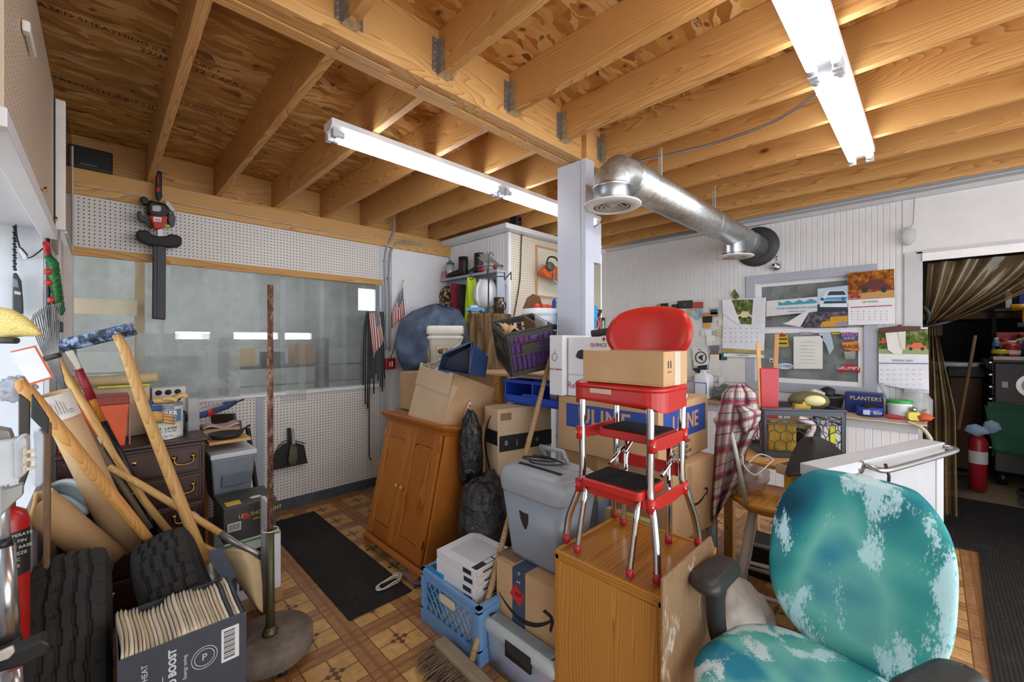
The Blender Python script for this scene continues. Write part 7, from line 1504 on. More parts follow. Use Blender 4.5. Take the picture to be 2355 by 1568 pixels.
tag(MB().box((.62, 2.45, 0), (.64, 2.60, .62), None).build('white_board', P('c4bcc0', .5), bev=.002), 'narrow pale board standing behind the rusty pole', 'board')
t = thing('hanging_dustpan', 'black dustpan hanging on the perforated wall', 'dustpan', onY(668, 985, BW-.03)); O = onY(668, 985, BW-.03); BD_ = P('1c1c18', .55, 0, .15)
slab(MB(), [(622, 1083), (635, 1040), (650, 1022), (668, 1015), (682, 1018), (700, 1024), (708, 1065)], 'y', BW-.055, .012).build('pan', BD_, t, wld=O, bev=.004); slab(MB(), [(622, 1083), (708, 1065), (707, 1060), (624, 1077)], 'y', BW-.075, .03).build('lip', BD_, t, wld=O, bev=.003); slab(MB(), [(662, 985), (670, 984), (671, 1016), (664, 1018)], 'y', BW-.06, .03).build('handle', BD_, t, wld=O, bev=.004); MB().tube(smooth_path([onY(620, 1083, BW-.06), onY(640, 1028, BW-.06), onY(665, 1012, BW-.06), onY(702, 1020, BW-.06)], 5), .004, 6).build('rim', BD_, t, wld=O)
t = thing('hanging_brush', 'grey hand brush clipped in the black dustpan', 'brush', onY(677, 990, BW-.08)); O = onY(677, 990, BW-.08); slab(MB(), [(673, 986), (678, 987), (679, 1022), (672, 1022)], 'y', BW-.095, .015).build('handle', P('a8a89c', .5), t, wld=O, bev=.004); slab(MB(), [(669, 1022), (683, 1026), (685, 1050), (681, 1068), (668, 1070), (663, 1060)], 'y', BW-.10, .022).build('bristle_block', P('6c6452', .9, 0, .3, .2, .01, 120), t, wld=O, bev=.006)
# ---------------- closet corner: shelf, hooks, panel ----------------
SHG = P('aab2bd', .45, 0, .04)
t = thing('hat_shelf', 'grey painted shelf with hook rail on the boarded closet side', 'shelf', (2.75, 3.0, 2.15)); MB().box((0, 0, 0), (.132, .96, .025)).build('shelf_board', SHG, t, bev=.003); MB().box((.118, 0, -.12), (.132, .96, 0)).build('hook_rail', SHG, t, bev=.002); MB().box((.02, .012, -.5), (.132, .03, 0)).build('end_bracket', SHG, t, bev=.002)
for y in (.12, .35, .55, .75, .9): MB().tube([(.118, y, -.06), (.085, y, -.075), (.075, y, -.05)], .006, 6).build('coat_hook', BLACK, t)
SZ_ = 2.176
BOOT = P('211d1a', .55, 0, .1); SX_ = 2.80
for i, (y, rz, lab) in enumerate(((3.60, 20, 'black leather boot on the grey shelf, the one beside the tumbler'), (3.34, -6, 'black leather boot on the grey shelf nearer the rod with red knobs'))):
    t = thing('boot', lab, 'boot', (SX_, y, SZ_), rz, 'pair of boots on the closet shelf')
    MB().loft([[(.042*math.cos(a), .055*math.sin(a)-.01*z, z) for a in [2*PI*k/16 for k in range(16)]] for z in (.02, .08, .15, .21)]).build('shaft', BOOT, t)
    MB().loft([[(.04*math.cos(a)*w, y0, .035*h+.034*h*math.sin(a)) for a in [2*PI*k/14 for k in range(14)]] for y0, w, h in ((-.05, .9, 1.2), (.03, 1, 1.3), (.10, 1.05, .95), (.17, .95, .75), (.205, .5, .5))]).build('foot', BOOT, t); MB().box((-.04, -.06, 0), (.04, .2, .012)).build('sole', BLACK, t, bev=.006)
t = thing('tumbler', 'white steel tumbler with a teal lid at the window end of the grey shelf', 'tumbler', (2.79, 3.82, SZ_)); MB().lathe([(.001, 0), (.034, 0), (.042, .15), (.001, .15)], 20).build('body', P('c8d0d0', .35, .3), t); MB().lathe([(.044, .15), (.044, .175), (.001, .18)], 20).build('lid', P('2c6868', .4), t); MB().tube(arc((0, 0, .17), .03, 0, 180, 8, 'yz'), .006, 6).build('lid_handle', P('2c6868', .4), t)
tag(MB().box((2.76, 3.87, SZ_), (2.83, 3.945, SZ_+.085)).build('pink_box', P('c87890', .5, 0, .3), bev=.002), 'small pink and white box at the very end of the grey shelf', 'box')
t = thing('rod_with_knobs', 'white rod with shiny red knobs lying along the grey shelf edge', 'rod', (2.77, 3.12, SZ_+.028)); MB().cyl((0, -.08, 0), (0, .12, 0), .012, 12).build('rod', P('d0d0d4', .4), t)
for y in (-.08, .12, .15): MB().ball((-.005, y, 0), .026, 14, 10).build('red_knob', P('a01c24', .25), t)
HK = 2.10
cm = NT('camouflage cloth'); v = cm.n('TexVoronoi', i_Vector=cm.coord((1, 1, 1)), i_Scale=34.0); sp = cm.n('SeparateColor', v.outputs['Color']); CAMO = cm.bsdf(cm.ramp(sp.outputs[0], [(.0, '3a3424'), (.3, '6a5c3c'), (.55, 'a8966c'), (.8, '2e2a20'), (.9, 'c4b48c')], 'CONSTANT').outputs[0], .9, 0, None, .1)
t = thing('camouflage_hat', 'round camouflage hat hanging from the first hook under the grey shelf', 'hat', (2.785, 3.9, 1.96)); MB().ball((0, 0, 0), (.05, .115, .135), 24, 16).build('crown', CAMO, t); MB().lathe([(.10, 0), (.14, .004), (.14, -.004), (.10, -.006)], 28, frame(V((.025, 0, 0)), (0, 1, 0), (0, 0, 1)), caps=False).build('brim', CAMO, t)
def drape(y, w, z0, z1, name, mat, lab, cat, x=2.78, n=9, amp=.02, flare=1.25):
    m = MB(); m.grid(lambda u, v: (x+amp*math.sin(u*n+v*2)-.05*math.sin(u*PI), y+(u-.5)*w*(.5+(flare-.5)*v**.6), z0+(z1-z0)*v), 18, 12); o = m.build(name, mat, solid=.006, fix=False); return tag(o, lab, cat)
drape(3.70, .12, HK, 1.78, 'maroon_cloth', P('8a2438', .85, 0, .2), 'maroon cloth hanging from a hook beside the camouflage hat', 'cloth'); drape(3.57, .1, HK-.02, 1.70, 'hanging_bag', P('24221e', .8, 0, .2), 'black cloth bag hanging between the maroon cloth and the yellow vest', 'bag', 2.79)
drape(3.39, .16, HK+.03, 1.66, 'safety_vest', P('c8e020', .7, 0, .08), 'bright yellow-green safety vest hanging under the grey shelf', 'vest', 2.76, 11, .025); m = MB(); m.grid(lambda u, v: (2.722+.01*math.sin(u*5), 3.37+(u-.5)*.05-.03*v, HK+.0-(.36)*v), 4, 8); tag(m.build('reflective_strip', P('d8dce0', .3), solid=.003, fix=False), 'silver reflective strap on the front of the yellow-green vest', 'strap')
t = thing('hard_hat', 'white hard hat hanging from the hook rail behind the weathervane', 'hard hat', (2.755, 3.20, 1.95)); MB().ball((0, 0, 0), (.09, .13, .15), 28, 18).build('shell', P('e4e6e8', .3), t); MB().tube([(-.09+.09*abs(s), .0+.02*s, .15*s) for s in (-1, -.6, -.2, .2, .6, 1)] if False else [(-.045, 0, .14), (-.088, 0, .06), (-.095, 0, -.05), (-.06, 0, -.13)], .014, 8).build('ridge', P('dcdee2', .3), t); MB().lathe([(.125, 0), (.155, .004), (.155, -.002), (.125, -.004)], 30, frame(V((.03, 0, 0)), (0, 1, 0), (0, 0, 1)), caps=False).build('brim', P('d8dade', .3), t)
# coverall over the wall panel
cloth_px([(985, 1005, 702, 4.35, 698), (950, 1055, 715, 4.25, 712), (922, 1070, 735, 4.15, 735), (914, 1072, 762, 4.1, 755), (908, 1072, 795, 4.08, 790), (917, 1062, 830, 4.1, 830), (928, 1055, 852, 4.15, 850), (935, 1050, 872, 4.2, 872)], 40, lambda u, v: .05*math.sin(u*9+v*4)*(1-v*.5)+.04*math.sin(u*4-v*13+math.sin(u*7))-.12*math.sin(u*PI)+.07*noise.noise(V((u*5, v*6, 1)))+.06*abs(noise.noise(V((u*9+v*4, v*4-u*3, 4)))), 'hanging_coverall', DENIM, 'blue-grey work coverall hung in a heap on the white wall panel beside the flag', 'coverall', th=.006)
# framed panel with helmet
q0, q1 = onY(1233, 563, CY0-.02), onY(1300, 690, CY0-.02)
t = thing('framed_board', 'cream panel in a thin wood frame fixed on the closet pegboard', 'panel', (q0.x, CY0-.006, q1.z)); w, h = .52, q0.z-q1.z; MB().box((.02, -.012, .02), (w-.02, -.0, h-.02)).build('panel_face', P('e0d8c4', .5, 0, .03), t); FRM = P('c49a74', .5)
for a, b in (((0, -.02, 0), (w, 0, .022)), ((0, -.02, h-.022), (w, 0, h)), ((0, -.02, .022), (.022, 0, h-.022)), ((w-.022, -.02, .022), (w, 0, h-.022))): MB().box(a, b).build('frame_bar', FRM, t, bev=.002)
hc = onY(1264, 622, CY0-.125); OH = P('d06020', .35); t = thing('forestry_helmet', 'orange forestry helmet with ear defenders and face mesh hung on the cream panel', 'helmet', hc)
MB().ball((0, 0, -.02), (.135, .09, .085), 26, 16, fn=lambda p: 1 if p.z > -.4 else .8).build('shell', OH, t); MB().prism([(-.16, 0), (.15, -.03), (.17, -.07), (.05, -.10), (-.12, -.09), (-.17, -.05)], -.03, .04, frame(V((0, -.03, 0)), (1, 0, 0), (0, 0, 1))).build('peak', OH, t, bev=.012)
for x in (-.09, .12): MB().lathe([(.001, 0), (.045, 0), (.05, .03), (.035, .05), (.001, .05)], 20, frame(V((x, -.06, .02)), (1, 0, 0), (0, 0, 1))).build('ear_defender', P('54524c', .5) if x < 0 else P('8c8a84', .5), t)
MB().tube(smooth_path([(-.11, -.05, .05), (-.08, -.06, .12), (.02, -.06, .13), (.09, -.05, .09)], 5), .009, 8).build('head_band', BLACK, t); MB().tube(smooth_path([(-.03, -.08, .05), (-.04, -.09, -.05), (-.03, -.09, -.14), (.01, -.08, -.15)], 5), .008, 8).build('chin_strap', P('8a8478', .5), t); MB().prism([(.06, -.09), (.16, -.07), (.17, -.14), (.10, -.15)], -.01, .02, frame(V((0, -.05, 0)), (1, 0, 0), (0, 0, 1))).build('mesh_visor', BLACKM, t, bev=.004)
c0 = smooth_path([onY(1203, 490, CY0-.03), onY(1199, 560, CY0-.02), onY(1196, 640, CY0-.02), onY(1187, 700, CY0-.02), onY(1178, 748, CY0-.02)], 5); tag(MB().tube(c0, .006, 6).build('hanging_cable', P('3c3a38', .6), wld=c0[-1]), 'dark cord hanging down the closet pegboard from the joists', 'cord')
t = thing('speaker_box', 'small black speaker sitting on top of the closet under the joists', 'speaker', (3.05, 3.02, 2.6135)); MB().box((-.05, -.05, 0), (.06, .06, .14)).build('body', DGREY, t, bev=.01); MB().lathe([(.001, 0), (.035, 0), (.038, .006), (.001, .01)], 18, frame(V((0, -.052, .08)), (1, 0, 0), (0, 0, 1))).build('cone', BLACK, t)
# books and caps right of the post
t = thing('low_bookcase', 'plain white cupboard in the corner carrying the row of books', 'cupboard', (3.64, 2.45, 0)); MB().box((0, 0, 0), (.48, .5, 1.50)).build('body', WHITE2, t, bev=.004)
bx = onY(1363, 756, 2.52).x
for i, (w, hh, cl, lab) in enumerate(((.06, .22, '24489c', 'blue spined book nearest the post in the corner row'), (.045, .215, 'b02420', 'red book next to the blue one in the corner row'), (.05, .215, 'a81c1c', 'second red book in the corner row'), (.012, .22, 'd8d4c8', 'thin white booklet in the corner row'), (.02, .20, '3c3428', 'dark brown book in the corner row'), (.035, .19, 'd8d0bc', 'cream catalogue in the corner row'), (.02, .22, '4a5448', 'dark green book in the corner row'), (.03, .23, 'a8b890', 'pale green book at the wall end of the corner row'))):
    t = thing('book', lab, 'book', (bx, 2.52, 1.501), 0, 'books in the corner row'); MB().box((0, 0, 0), (w-.003, .16, hh)).build('cover', P(cl, .45), t, bev=.002); MB().box((.003, -.0, hh*.2), (w-.006, -.0012, hh*.35)).build('spine_label', P('dcdce0', .5), t) if w > .03 else None; MB().box((.003, .004, .003), (w-.006, .1605, hh-.002)).build('pages', P('ddd8cc', .7), t); bx += w
tag(blob((3.80, 2.60, 1.775), (.10, .09, .05), .3, 2, 6, 28, 18).build('camouflage_hat', P('4a3c2c', .8, 0, .4)), 'brown camouflage cap dumped on top of the corner books', 'cap')
# ---------------- pin board, calendars, stickers ----------------
PX_ = RW-.034
def pin(px, name, col, lab, cat, grp=None, off=0.0, th=.0015, text=None, parts=()):
    m = slab(MB(), px, 'x', PX_-off, th); P0 = onX(px[0][0], px[0][1], PX_-off)
    if not parts and not text: return tag(m.build(name, col if not isinstance(col, str) else P(col, .6, 0, .05), wld=P0), lab, cat, grp)
    t = thing(name, lab, cat, P0, 0, grp); m.build('sheet', col if not isinstance(col, str) else P(col, .6, 0, .05), t, wld=P0)
    for i_, (nm, poly, c_) in enumerate(parts): slab(MB(), poly, 'x', PX_-off-.0012-.0005*min(i_, 8), .0012).build(nm, c_ if not isinstance(c_, str) else P(c_, .5, 0, .05), t, wld=P0)
    for (tx, cx_, cy_, sz, c_) in (text or ()):
        c3 = onX(cx_, cy_, PX_-off-.0026); mt = MB(); mt.text(tx, sz, frame(c3-P0-V((.004, 0, 0)), (0, -1, 0), (0, 0, 1)), .0003); mt.build('printing', P(c_, .6), t, fix=False)
    return t
def R4(x0, y0, x1, y1, s=-.06): return [(x0, y0-s*0), (x1, y0+s*(x1-x0)), (x1, y1+s*(x1-x0)*.4), (x0, y1)]
t = pin([(1481, 698), (1722, 684), (1722, 880), (1481, 872)], 'pin_board', 'd8d6cf', 'pale notice board crowded with notes on the white boarded wall', 'notice board', off=-.012, th=.012)
special = [((1510, 700, 1520, 712), 'a87c4c', 'small tan square note at the top of the notice board'), ((1519, 698, 1537, 712), '1c1c1e', 'black and white photo card at the top of the notice board'), ((1545, 700, 1560, 712), '2c2a26', 'dark grey card beside the hinged black card'), ((1558, 692, 1593, 710), '33332c', 'large black card with a round emblem propped on the notice board'), ((1593, 695, 1617, 709), 'a84a40', 'red and white card in a wooden frame on the notice board'), ((1634, 712, 1650, 723), '1f4a48', 'dark green business card by the calendar'), ((1616, 728, 1638, 742), '1c1a1a', 'black card in the middle of the notice board'), ((1618, 743, 1634, 754), 'c89c44', 'mustard yellow note below the black card'), ((1600, 711, 1616, 719), '7ca4c4', 'light blue printed card on the notice board'), ((1632, 795, 1654, 806), '6a7080', 'slate coloured card low on the notice board'), ((1634, 806, 1652, 815), '8a5a30', 'brown card under the slate coloured card'), ((1654, 812, 1672, 828), '1f5a58', 'teal folder corner at the bottom of the notice board'), ((1600, 720, 1607, 736), '8ab4cc', 'narrow pale blue ribbon note on the notice board'), ((1610, 720, 1652, 729), 'a8805c', 'long tan strip with faint print on the notice board')]
for (a, b, c_, d_), cl, lab in special: pin(R4(a, b, c_, d_), 'hanging_card', cl, lab, 'card', 'cards pinned on the notice board', .006, text=((('O', (a+c_)/2, (b+d_)/2-1, .035, '8c8c84'),) if 'emblem' in lab else None))
random.seed(5)
for i in range(44):
    x = random.uniform(1488, 1655); y = random.uniform(702, 872) if x > 1590 else random.uniform(700, 716); w_, h_ = random.uniform(10, 22), random.uniform(8, 14)
    pin(R4(x, y, min(x+w_, 1664), y+h_, random.uniform(-.3, .2)), 'hanging_note', random.choice(['dcd9d0', 'd8d4c4', 'e2e0dc', 'd0cdc8', 'c8b890', 'a4b4c6', 'b0a898', '8c8a80', 'c49a5c']), 'small pale paper note pinned on the crowded notice board', 'note', 'small notes pinned on the notice board', .001+.0006*(i % 7))
t = pin([(1591, 800), (1626, 802), (1632, 838), (1596, 842)], 'hanging_sheet', 'dcdcd8', 'white sheet with a round black bird emblem low on the notice board', 'poster', None, .008, parts=[('tab', [(1606, 803), (1612, 803), (1612, 805), (1606, 805)], '4a4a4a')])
cc_ = onX(1612, 822, PX_-.0105); m = MB(); m.tube([cc_+V((0, .055*math.cos(a), .06*math.sin(a))) for a in [2*PI*i/28 for i in range(28)]], .005, 6, closed=True); m.prism([(-.03, 0), (-.005, .02), (.03, .03), (.012, .0), (.025, -.035), (-.005, -.02)], 0, .002, frame(cc_, (0, -1, 0), (0, 0, 1))); m.build('emblem', INK, t, wld=t.location)
pin([(1634, 815), (1658, 815), (1656, 848), (1630, 846)], 'hanging_receipt', 'dedbd2', 'stacked white receipts hanging under the brown card', 'note', None, .006); pin([(1630, 840), (1660, 838), (1657, 865), (1628, 862)], 'hanging_receipt', 'd6d4cd', 'lowest white receipt hanging at the foot of the notice board', 'note', None, .003)
pin([(1592, 838), (1628, 834), (1620, 868), (1594, 850)], 'dark_pennant', '2c2a26', 'black pointed flyer hanging under the round emblem sheet', 'flyer', None, .004)
PH1 = mk_fab('printed photograph of trees', [(.3, '2c3a1c'), (.5, '5c7038'), (.65, '9a9a70')], (1, 12, 12), 2, 900); PH2 = mk_fab('printed autumn photograph', [(.3, '4a2c14'), (.5, '9a5a24'), (.7, 'd08a3c')], (1, 14, 14), 2, 900); PH3 = mk_fab('printed workshop photograph', [(.3, '2c2a30'), (.5, '5a5660'), (.7, '8c8890')], (1, 14, 14), 2, 900)
def carp(x0, y0, w, h, col, wheels='1c1c1c'):
    """side view of a printed car as polygons"""
    b = [(x0, y0), (x0, y0-h*.45), (x0+w*.22, y0-h*.52), (x0+w*.36, y0-h), (x0+w*.72, y0-h), (x0+w*.84, y0-h*.5), (x0+w, y0-h*.4), (x0+w, y0)]
    r = w*.085; return [('car_print', b, col)]+[('wheel_print', [(cx+r*math.cos(2*PI*i/12), y0+r*math.sin(2*PI*i/12)) for i in range(12)], wheels) for cx in (x0+w*.22, x0+w*.78)]
grid_dots = lambda x0, y0, x1, y1, nx, ny: [('date_mark', [(x0+(x1-x0)*i/nx, y0+(y1-y0)*j/ny-1), (x0+(x1-x0)*i/nx+2.5, y0+(y1-y0)*j/ny-1.1), (x0+(x1-x0)*i/nx+2.5, y0+(y1-y0)*j/ny+.6), (x0+(x1-x0)*i/nx, y0+(y1-y0)*j/ny+.7)], '8a8a90') for i in range(nx) for j in range(ny)]
t = pin([(1664, 690), (1762, 684), (1757, 812), (1661, 800)], 'wall_calendar', 'dfe1e6', 'white wall calendar with a cream car photo and a gold strip beside the notice board', 'calendar', None, .012, text=(('AUTO SHOP', 1706, 806, .022, 'e8dcb8'),), parts=[('photo', [(1682, 690), (1732, 688), (1728, 746), (1696, 745)], PH1)]+carp(1694, 730, 36, 14, 'd8cca4')+grid_dots(1666, 755, 1752, 796, 7, 4)+[('gold_strip', [(1661, 800), (1757, 806), (1757, 814), (1661, 810)], 'a8955c')])
pin([(1661, 690), (1682, 688), (1705, 752), (1662, 720)], 'curled_sheet', 'e2e3e8', 'white sheet curling across one side of the cream car calendar', 'paper', None, .02); pin([(1732, 690), (1758, 686), (1756, 745), (1728, 748)], 'curled_sheet', 'd8d8da', 'yellowed sheets clipped across the other side of the cream car calendar', 'paper', None, .02)
pin([(1664, 812), (1757, 816), (1757, 823), (1664, 820)], 'hanging_strip', 'e4e4e6', 'white strip with black print just below the cream car calendar', 'strip', None, .010, text=(('TYPESETTING', 1708, 817, .018, '303030'),)); pin([(1681, 676), (1690, 664), (1700, 682), (1692, 690)], 'hanging_picture', PH1, 'small dark green snapshot stuck above the cream car calendar', 'photo', None, .006)
TEALP = P('3c94ac', .5); pin([(1763, 692), (1882, 682), (1880, 716), (1762, 728)], 'blue_poster', 'd2d4d4', 'long white notice with teal mountain print across the window', 'poster', None, .014, text=(('WORK SCHEDULE AND HOURS', 1832, 708, .022, '3a8ca4'), ('OPEN ALL YEAR', 1832, 716, .018, '3a7c94')), parts=[('mountain_print', [(1790, 703), (1790, 693), (1800, 697), (1812, 691), (1824, 696), (1838, 689), (1850, 694), (1864, 687), (1878, 691), (1878, 697)], TEALP)])
pin([(1800, 744), (1812, 740), (1868, 706), (1840, 752)], 'curled_sheet', 'd8d8d8', 'white paper corner curling out under the teal notice', 'paper', None, .018)
pin([(1880, 664), (1950, 656), (1950, 714), (1880, 716)], 'car_poster', P('b4c8d8', .5, 0, .1), 'poster of a blue and white vintage car seen from the front', 'poster', None, .016, parts=[('ground_print', [(1880, 700), (1950, 697), (1950, 714), (1880, 716)], '1c2c44'), ('car_print', [(1886, 706), (1884, 690), (1892, 682), (1904, 668), (1940, 667), (1949, 680), (1949, 706)], 'd4dce4'), ('windscreen_print', [(1902, 679), (1908, 670), (1940, 669), (1946, 678)], '28344a'), ('bonnet_print', [(1892, 690), (1900, 684), (1948, 682), (1948, 690)], '3c9cc8'), ('grille_print', [(1893, 698), (1896, 692), (1946, 691), (1947, 697)], '2c3c50'), ('headlamp_print', circ(4, 10, 1891, 688), '2a4a8c'), ('headlamp_print', circ(4, 10, 1939, 687), '2a4a8c')])
pin([(1862, 718), (1950, 715), (1950, 752), (1846, 753)], 'hanging_poster', PH3, 'dark poster with a yellow machine under the blue car poster', 'poster', None, .015, parts=[('yellow_print', [(1886, 752), (1890, 740), (1908, 738), (1910, 728), (1950, 726), (1950, 750)], 'c8921c'), ('car_print', [(1920, 750), (1924, 742), (1950, 738), (1950, 750)], '8a8c9c')])
t = pin([(1949, 628), (2056, 618), (2057, 744), (1951, 748)], 'wall_calendar', 'dfe0e4', 'wall calendar with an old red truck in autumn leaves on the window casing', 'calendar', None, .018, text=(('SEPTEMBER', 2002, 694, .02, '7a7c84'),), parts=[('photo', [(1949, 628), (2056, 618), (2057, 684), (1951, 690)], PH2), ('road_print', [(1952, 678), (2056, 666), (2056, 684), (1952, 689)], 'b88c54')]+carp(1972, 666, 78, 24, '5a2018')+carp(1954, 684, 26, 10, '9a2c38')+[('red_rule', [(1956, 706), (2052, 701), (2052, 703), (1956, 708)], 'a83c3c')]+grid_dots(1958, 716, 2052, 742, 7, 4))
t = pin([(2020, 760), (2134, 752), (2137, 905), (2021, 882)], 'wall_calendar', 'dfe1e6', 'wall calendar with an orange race car under a brown clipboard clip by the doorway', 'calendar', None, .012, text=(('SIGNAL DRY', 2076, 829, .022, '6c7080'),), parts=[('photo', [(2020, 762), (2134, 756), (2135, 806), (2020, 806)], PH1), ('grass_print', [(2020, 802), (2135, 802), (2135, 815), (2020, 813)], '8ca06c')]+carp(2084, 802, 48, 14, 'd8663c')+carp(2021, 790, 22, 12, 'c04a38')+[('blue_rule', [(2022, 834), (2136, 835), (2136, 837), (2022, 836)], '6a72a0')]+grid_dots(2026, 850, 2130, 895, 7, 4))
t = thing('clipboard_clip', 'brown metal clipboard clip with white slips above the orange race car calendar', 'clipboard', onX(2068, 755, PX_-.02)); O = onX(2068, 755, PX_-.02); slab(MB(), [(2021, 754), (2062, 750), (2066, 746), (2072, 746), (2076, 750), (2117, 750), (2118, 758), (2080, 762), (2022, 766)], 'x', PX_-.03, .02).build('clip', P('5c4036', .4, .4), t, wld=O, bev=.003); slab(MB(), [(2036, 764), (2083, 762), (2074, 815), (2056, 814), (2042, 804)], 'x', PX_-.022, .006).build('paper_slip', P('dedcd6', .6), t, wld=O); slab(MB(), [(2064, 760), (2083, 760), (2082, 804), (2074, 802)], 'x', PX_-.026, .003).build('paper_slip', P('d8d4cc', .6), t, wld=O)
# window stickers on the lower sash
def stick(px, name, col, lab, text=None, parts=()): return pin(px, name, col, lab, 'sticker', None, -.012, .0006, text, parts)
stick([(1825, 774), (1892, 772), (1892, 848), (1825, 848)], 'paper_notice', 'dcdcd4', 'white typed notice taped inside the lower window pane', text=tuple(('-----------', 1858, 786+8*i, .03, '9a9a94') for i in range(7)))
stick([(1786, 770), (1798, 764), (1811, 770), (1814, 796), (1808, 798), (1790, 798), (1784, 790)], 'can_sticker', P('c8a820', .4), 'yellow and black barrel shaped sticker on the lower window pane', parts=[('red_top', [(1790, 770), (1798, 766), (1808, 770), (1806, 774), (1792, 774)], '9a2c2c'), ('black_band', [(1788, 778), (1810, 778), (1810, 781), (1788, 781)], '1c1c1c'), ('black_band', [(1788, 788), (1810, 788), (1810, 791), (1788, 791)], '1c1c1c')])
stick(circ(20, 18, 1805, 842, 7), 'tire_sticker', 'cfd6dc', 'oval white and blue sticker low on the lower window pane', text=(('SU TIRES', 1805, 842, .034, '2a5a94'),)); stick([(1840, 763), (1868, 763), (1868, 769), (1840, 769)], 'brand_sticker', 'b8bcc8', 'small red and blue strip sticker at the top of the lower pane', text=(('MAC USA', 1854, 766, .024, 'a02838'),))
stick(circ(19, 20, 1953, 773, 9), 'oval_sticker', P('4a3c80', .4), 'purple and pink oval sticker at the top corner of the lower pane', text=(('SPEED', 1953, 770, .04, 'd888b8'), ('SHOP', 1953, 778, .03, 'd0d0e8'))); stick([(1936, 788), (1974, 784), (1977, 806), (1960, 808), (1940, 802)], 'flame_sticker', P('c87a2c', .4, 0, .5), 'orange and yellow flame sticker below the purple oval', text=(('RACE', 1957, 797, .04, '2c1c10'),))
stick([(1930, 846), (1940, 840), (1955, 837), (1970, 840), (1978, 846), (1977, 858), (1965, 853), (1945, 853), (1932, 860)], 'arch_sticker', P('a81c24', .4), 'red arched sticker with white letters at the bottom corner of the pane', text=(('GRUMPYS', 1954, 847, .04, 'e8e0dc'),)); stick([(1913, 763), (1932, 762), (1932, 768), (1913, 769)], 'yellow_sticker', 'c8b428', 'tiny yellow sticker beside the purple oval', text=(('LUCAS', 1922, 765, .022, '3a3410'),)); stick([(1941, 808), (1968, 808), (1966, 826), (1944, 826)], 'grey_sticker', P('8c8c88', .5, 0, .4), 'grey sticker under the flame sticker'); stick(circ(5, 12, 1774, 828), 'round_sticker', 'd8d8d4', 'small round white sticker beside the tall paint paddle', parts=[('bird_print', circ(2.5, 8, 1774, 829), '202020')])
stick([(1882, 766), (1910, 764), (1918, 800), (1908, 815), (1898, 790)], 'blue_paper', P('a8bcc8', .4), 'pale blue torn paper behind the lower window pane')
# ---------------- doorway: tied curtain, mats, workshop beyond ----------------
CUR = mk_clear('smoky brown clear vinyl', 'b89a6c', .40, .12, .004, 10, .9, '8a7450', 2)
t = thing('tied_curtain', 'smoky clear vinyl curtain gathered to the side of the doorway with a black tie', 'curtain', (4.70, DY1-.02, DZ-.07)); O = V((4.70, DY1-.02, DZ-.07)); XC = 4.70
gp = onX(2150, 748, XC)
def cur(u, v):
    top = V((XC+.02*math.sin(u*40), DY1-.03-(DY1-DY0-.2)*u, DZ-.07)); gat = gp+V((.05*math.sin(u*30)*.5, .06-.10*u, .0)); s = v**.9
    p = top*(1-s)+gat*s; p.y += -.10*u*math.sin(v*PI)*(1-u*.3); p.x += .035*math.sin(u*46)*(.4+.6*v); return p
MB().grid(cur, 90, 26).build('upper_drape', CUR, t, wld=O, fix=False)
def tail(u, v): 
    w = .035+.13*min(1, v*2.2); return V((XC+.03*math.sin(u*30+v)+.02*v, gp.y+.02+w*(.5-u)*1.5-.02*v, gp.z-1.48*v))
MB().grid(tail, 50, 20).build('lower_drape', CUR, t, wld=O, fix=False)
MB().tube([gp+V((.06*math.cos(a), .085*math.sin(a), -.03*math.sin(a))) for a in [2*PI*i/20 for i in range(20)]], .012, 8, closed=True).build('tie_cord', BLACK, t, wld=O); MB().tube(smooth_path([onX(2124, 705, 4.66), onX(2134, 715, 4.66), onX(2138, 735, 4.68), onX(2135, 752, 4.7)], 5), .012, 8).build('tie_cord', BLACK, t, wld=O)
def cur2(u, v):
    top = V((XC+.03+.02*math.sin(u*40), DY0+.1-.25*u, DZ-.07)); gat = V((XC, DY0-.1, 1.4)); p = top*(1-v)+gat*v; p.x += .03*math.sin(u*30); return p
t = thing('tied_curtain', 'smoky clear vinyl curtain tied back on the far side of the doorway', 'curtain', (XC, DY0, DZ-.07)); MB().grid(cur2, 30, 16).build('upper_drape', CUR, t, wld=(XC, DY0, DZ-.07), fix=False)
# mats on the floor
def matq(px, Z, name, mat, lab, th=.01, cat='mat'):
    a = [onZ(x, y, Z) for x, y in px]; n = len(a); m = MB(); m.add([p-V((0, 0, th)) for p in a]+a, [tuple(range(n))[::-1], tuple(range(n, 2*n))]+[(i, (i+1) % n, n+(i+1) % n, n+i) for i in range(n)]); return tag(m.build(name, mat, wld=a[0]), lab, cat)
matq([(2170, 1137), (2420, 1180), (2420, 1302), (2250, 1266), (2160, 1250)], .011, 'rubber_mat', MATX, 'black ribbed rubber mat in front of the doorway'); matq([(2251, 1268), (2440, 1306), (2520, 1640), (2285, 1600)], .012, 'rubber_mat', MATX, 'black ribbed rubber mat at the edge of the patterned floor beside the gate')
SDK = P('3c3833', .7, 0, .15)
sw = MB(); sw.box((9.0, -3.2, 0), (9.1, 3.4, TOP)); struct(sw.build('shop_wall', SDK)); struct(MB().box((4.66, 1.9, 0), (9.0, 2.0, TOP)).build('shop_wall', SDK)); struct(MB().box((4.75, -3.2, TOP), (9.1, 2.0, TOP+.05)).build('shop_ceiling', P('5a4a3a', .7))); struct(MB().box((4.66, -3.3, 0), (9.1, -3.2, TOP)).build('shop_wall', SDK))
matq([(2150, 985), (2252, 985), (2262, 1086), (2150, 1080)], .006, 'runner_mat', P('211f1d', .8, 0, .2), 'dark ribbed runner on the workshop floor inside the doorway'); matq([(2150, 1088), (2258, 1095), (2262, 1128), (2150, 1122)], .012, 'door_mat', P('4c4036', .8, 0, .15), 'brown doormat lying on the workshop side of the threshold')
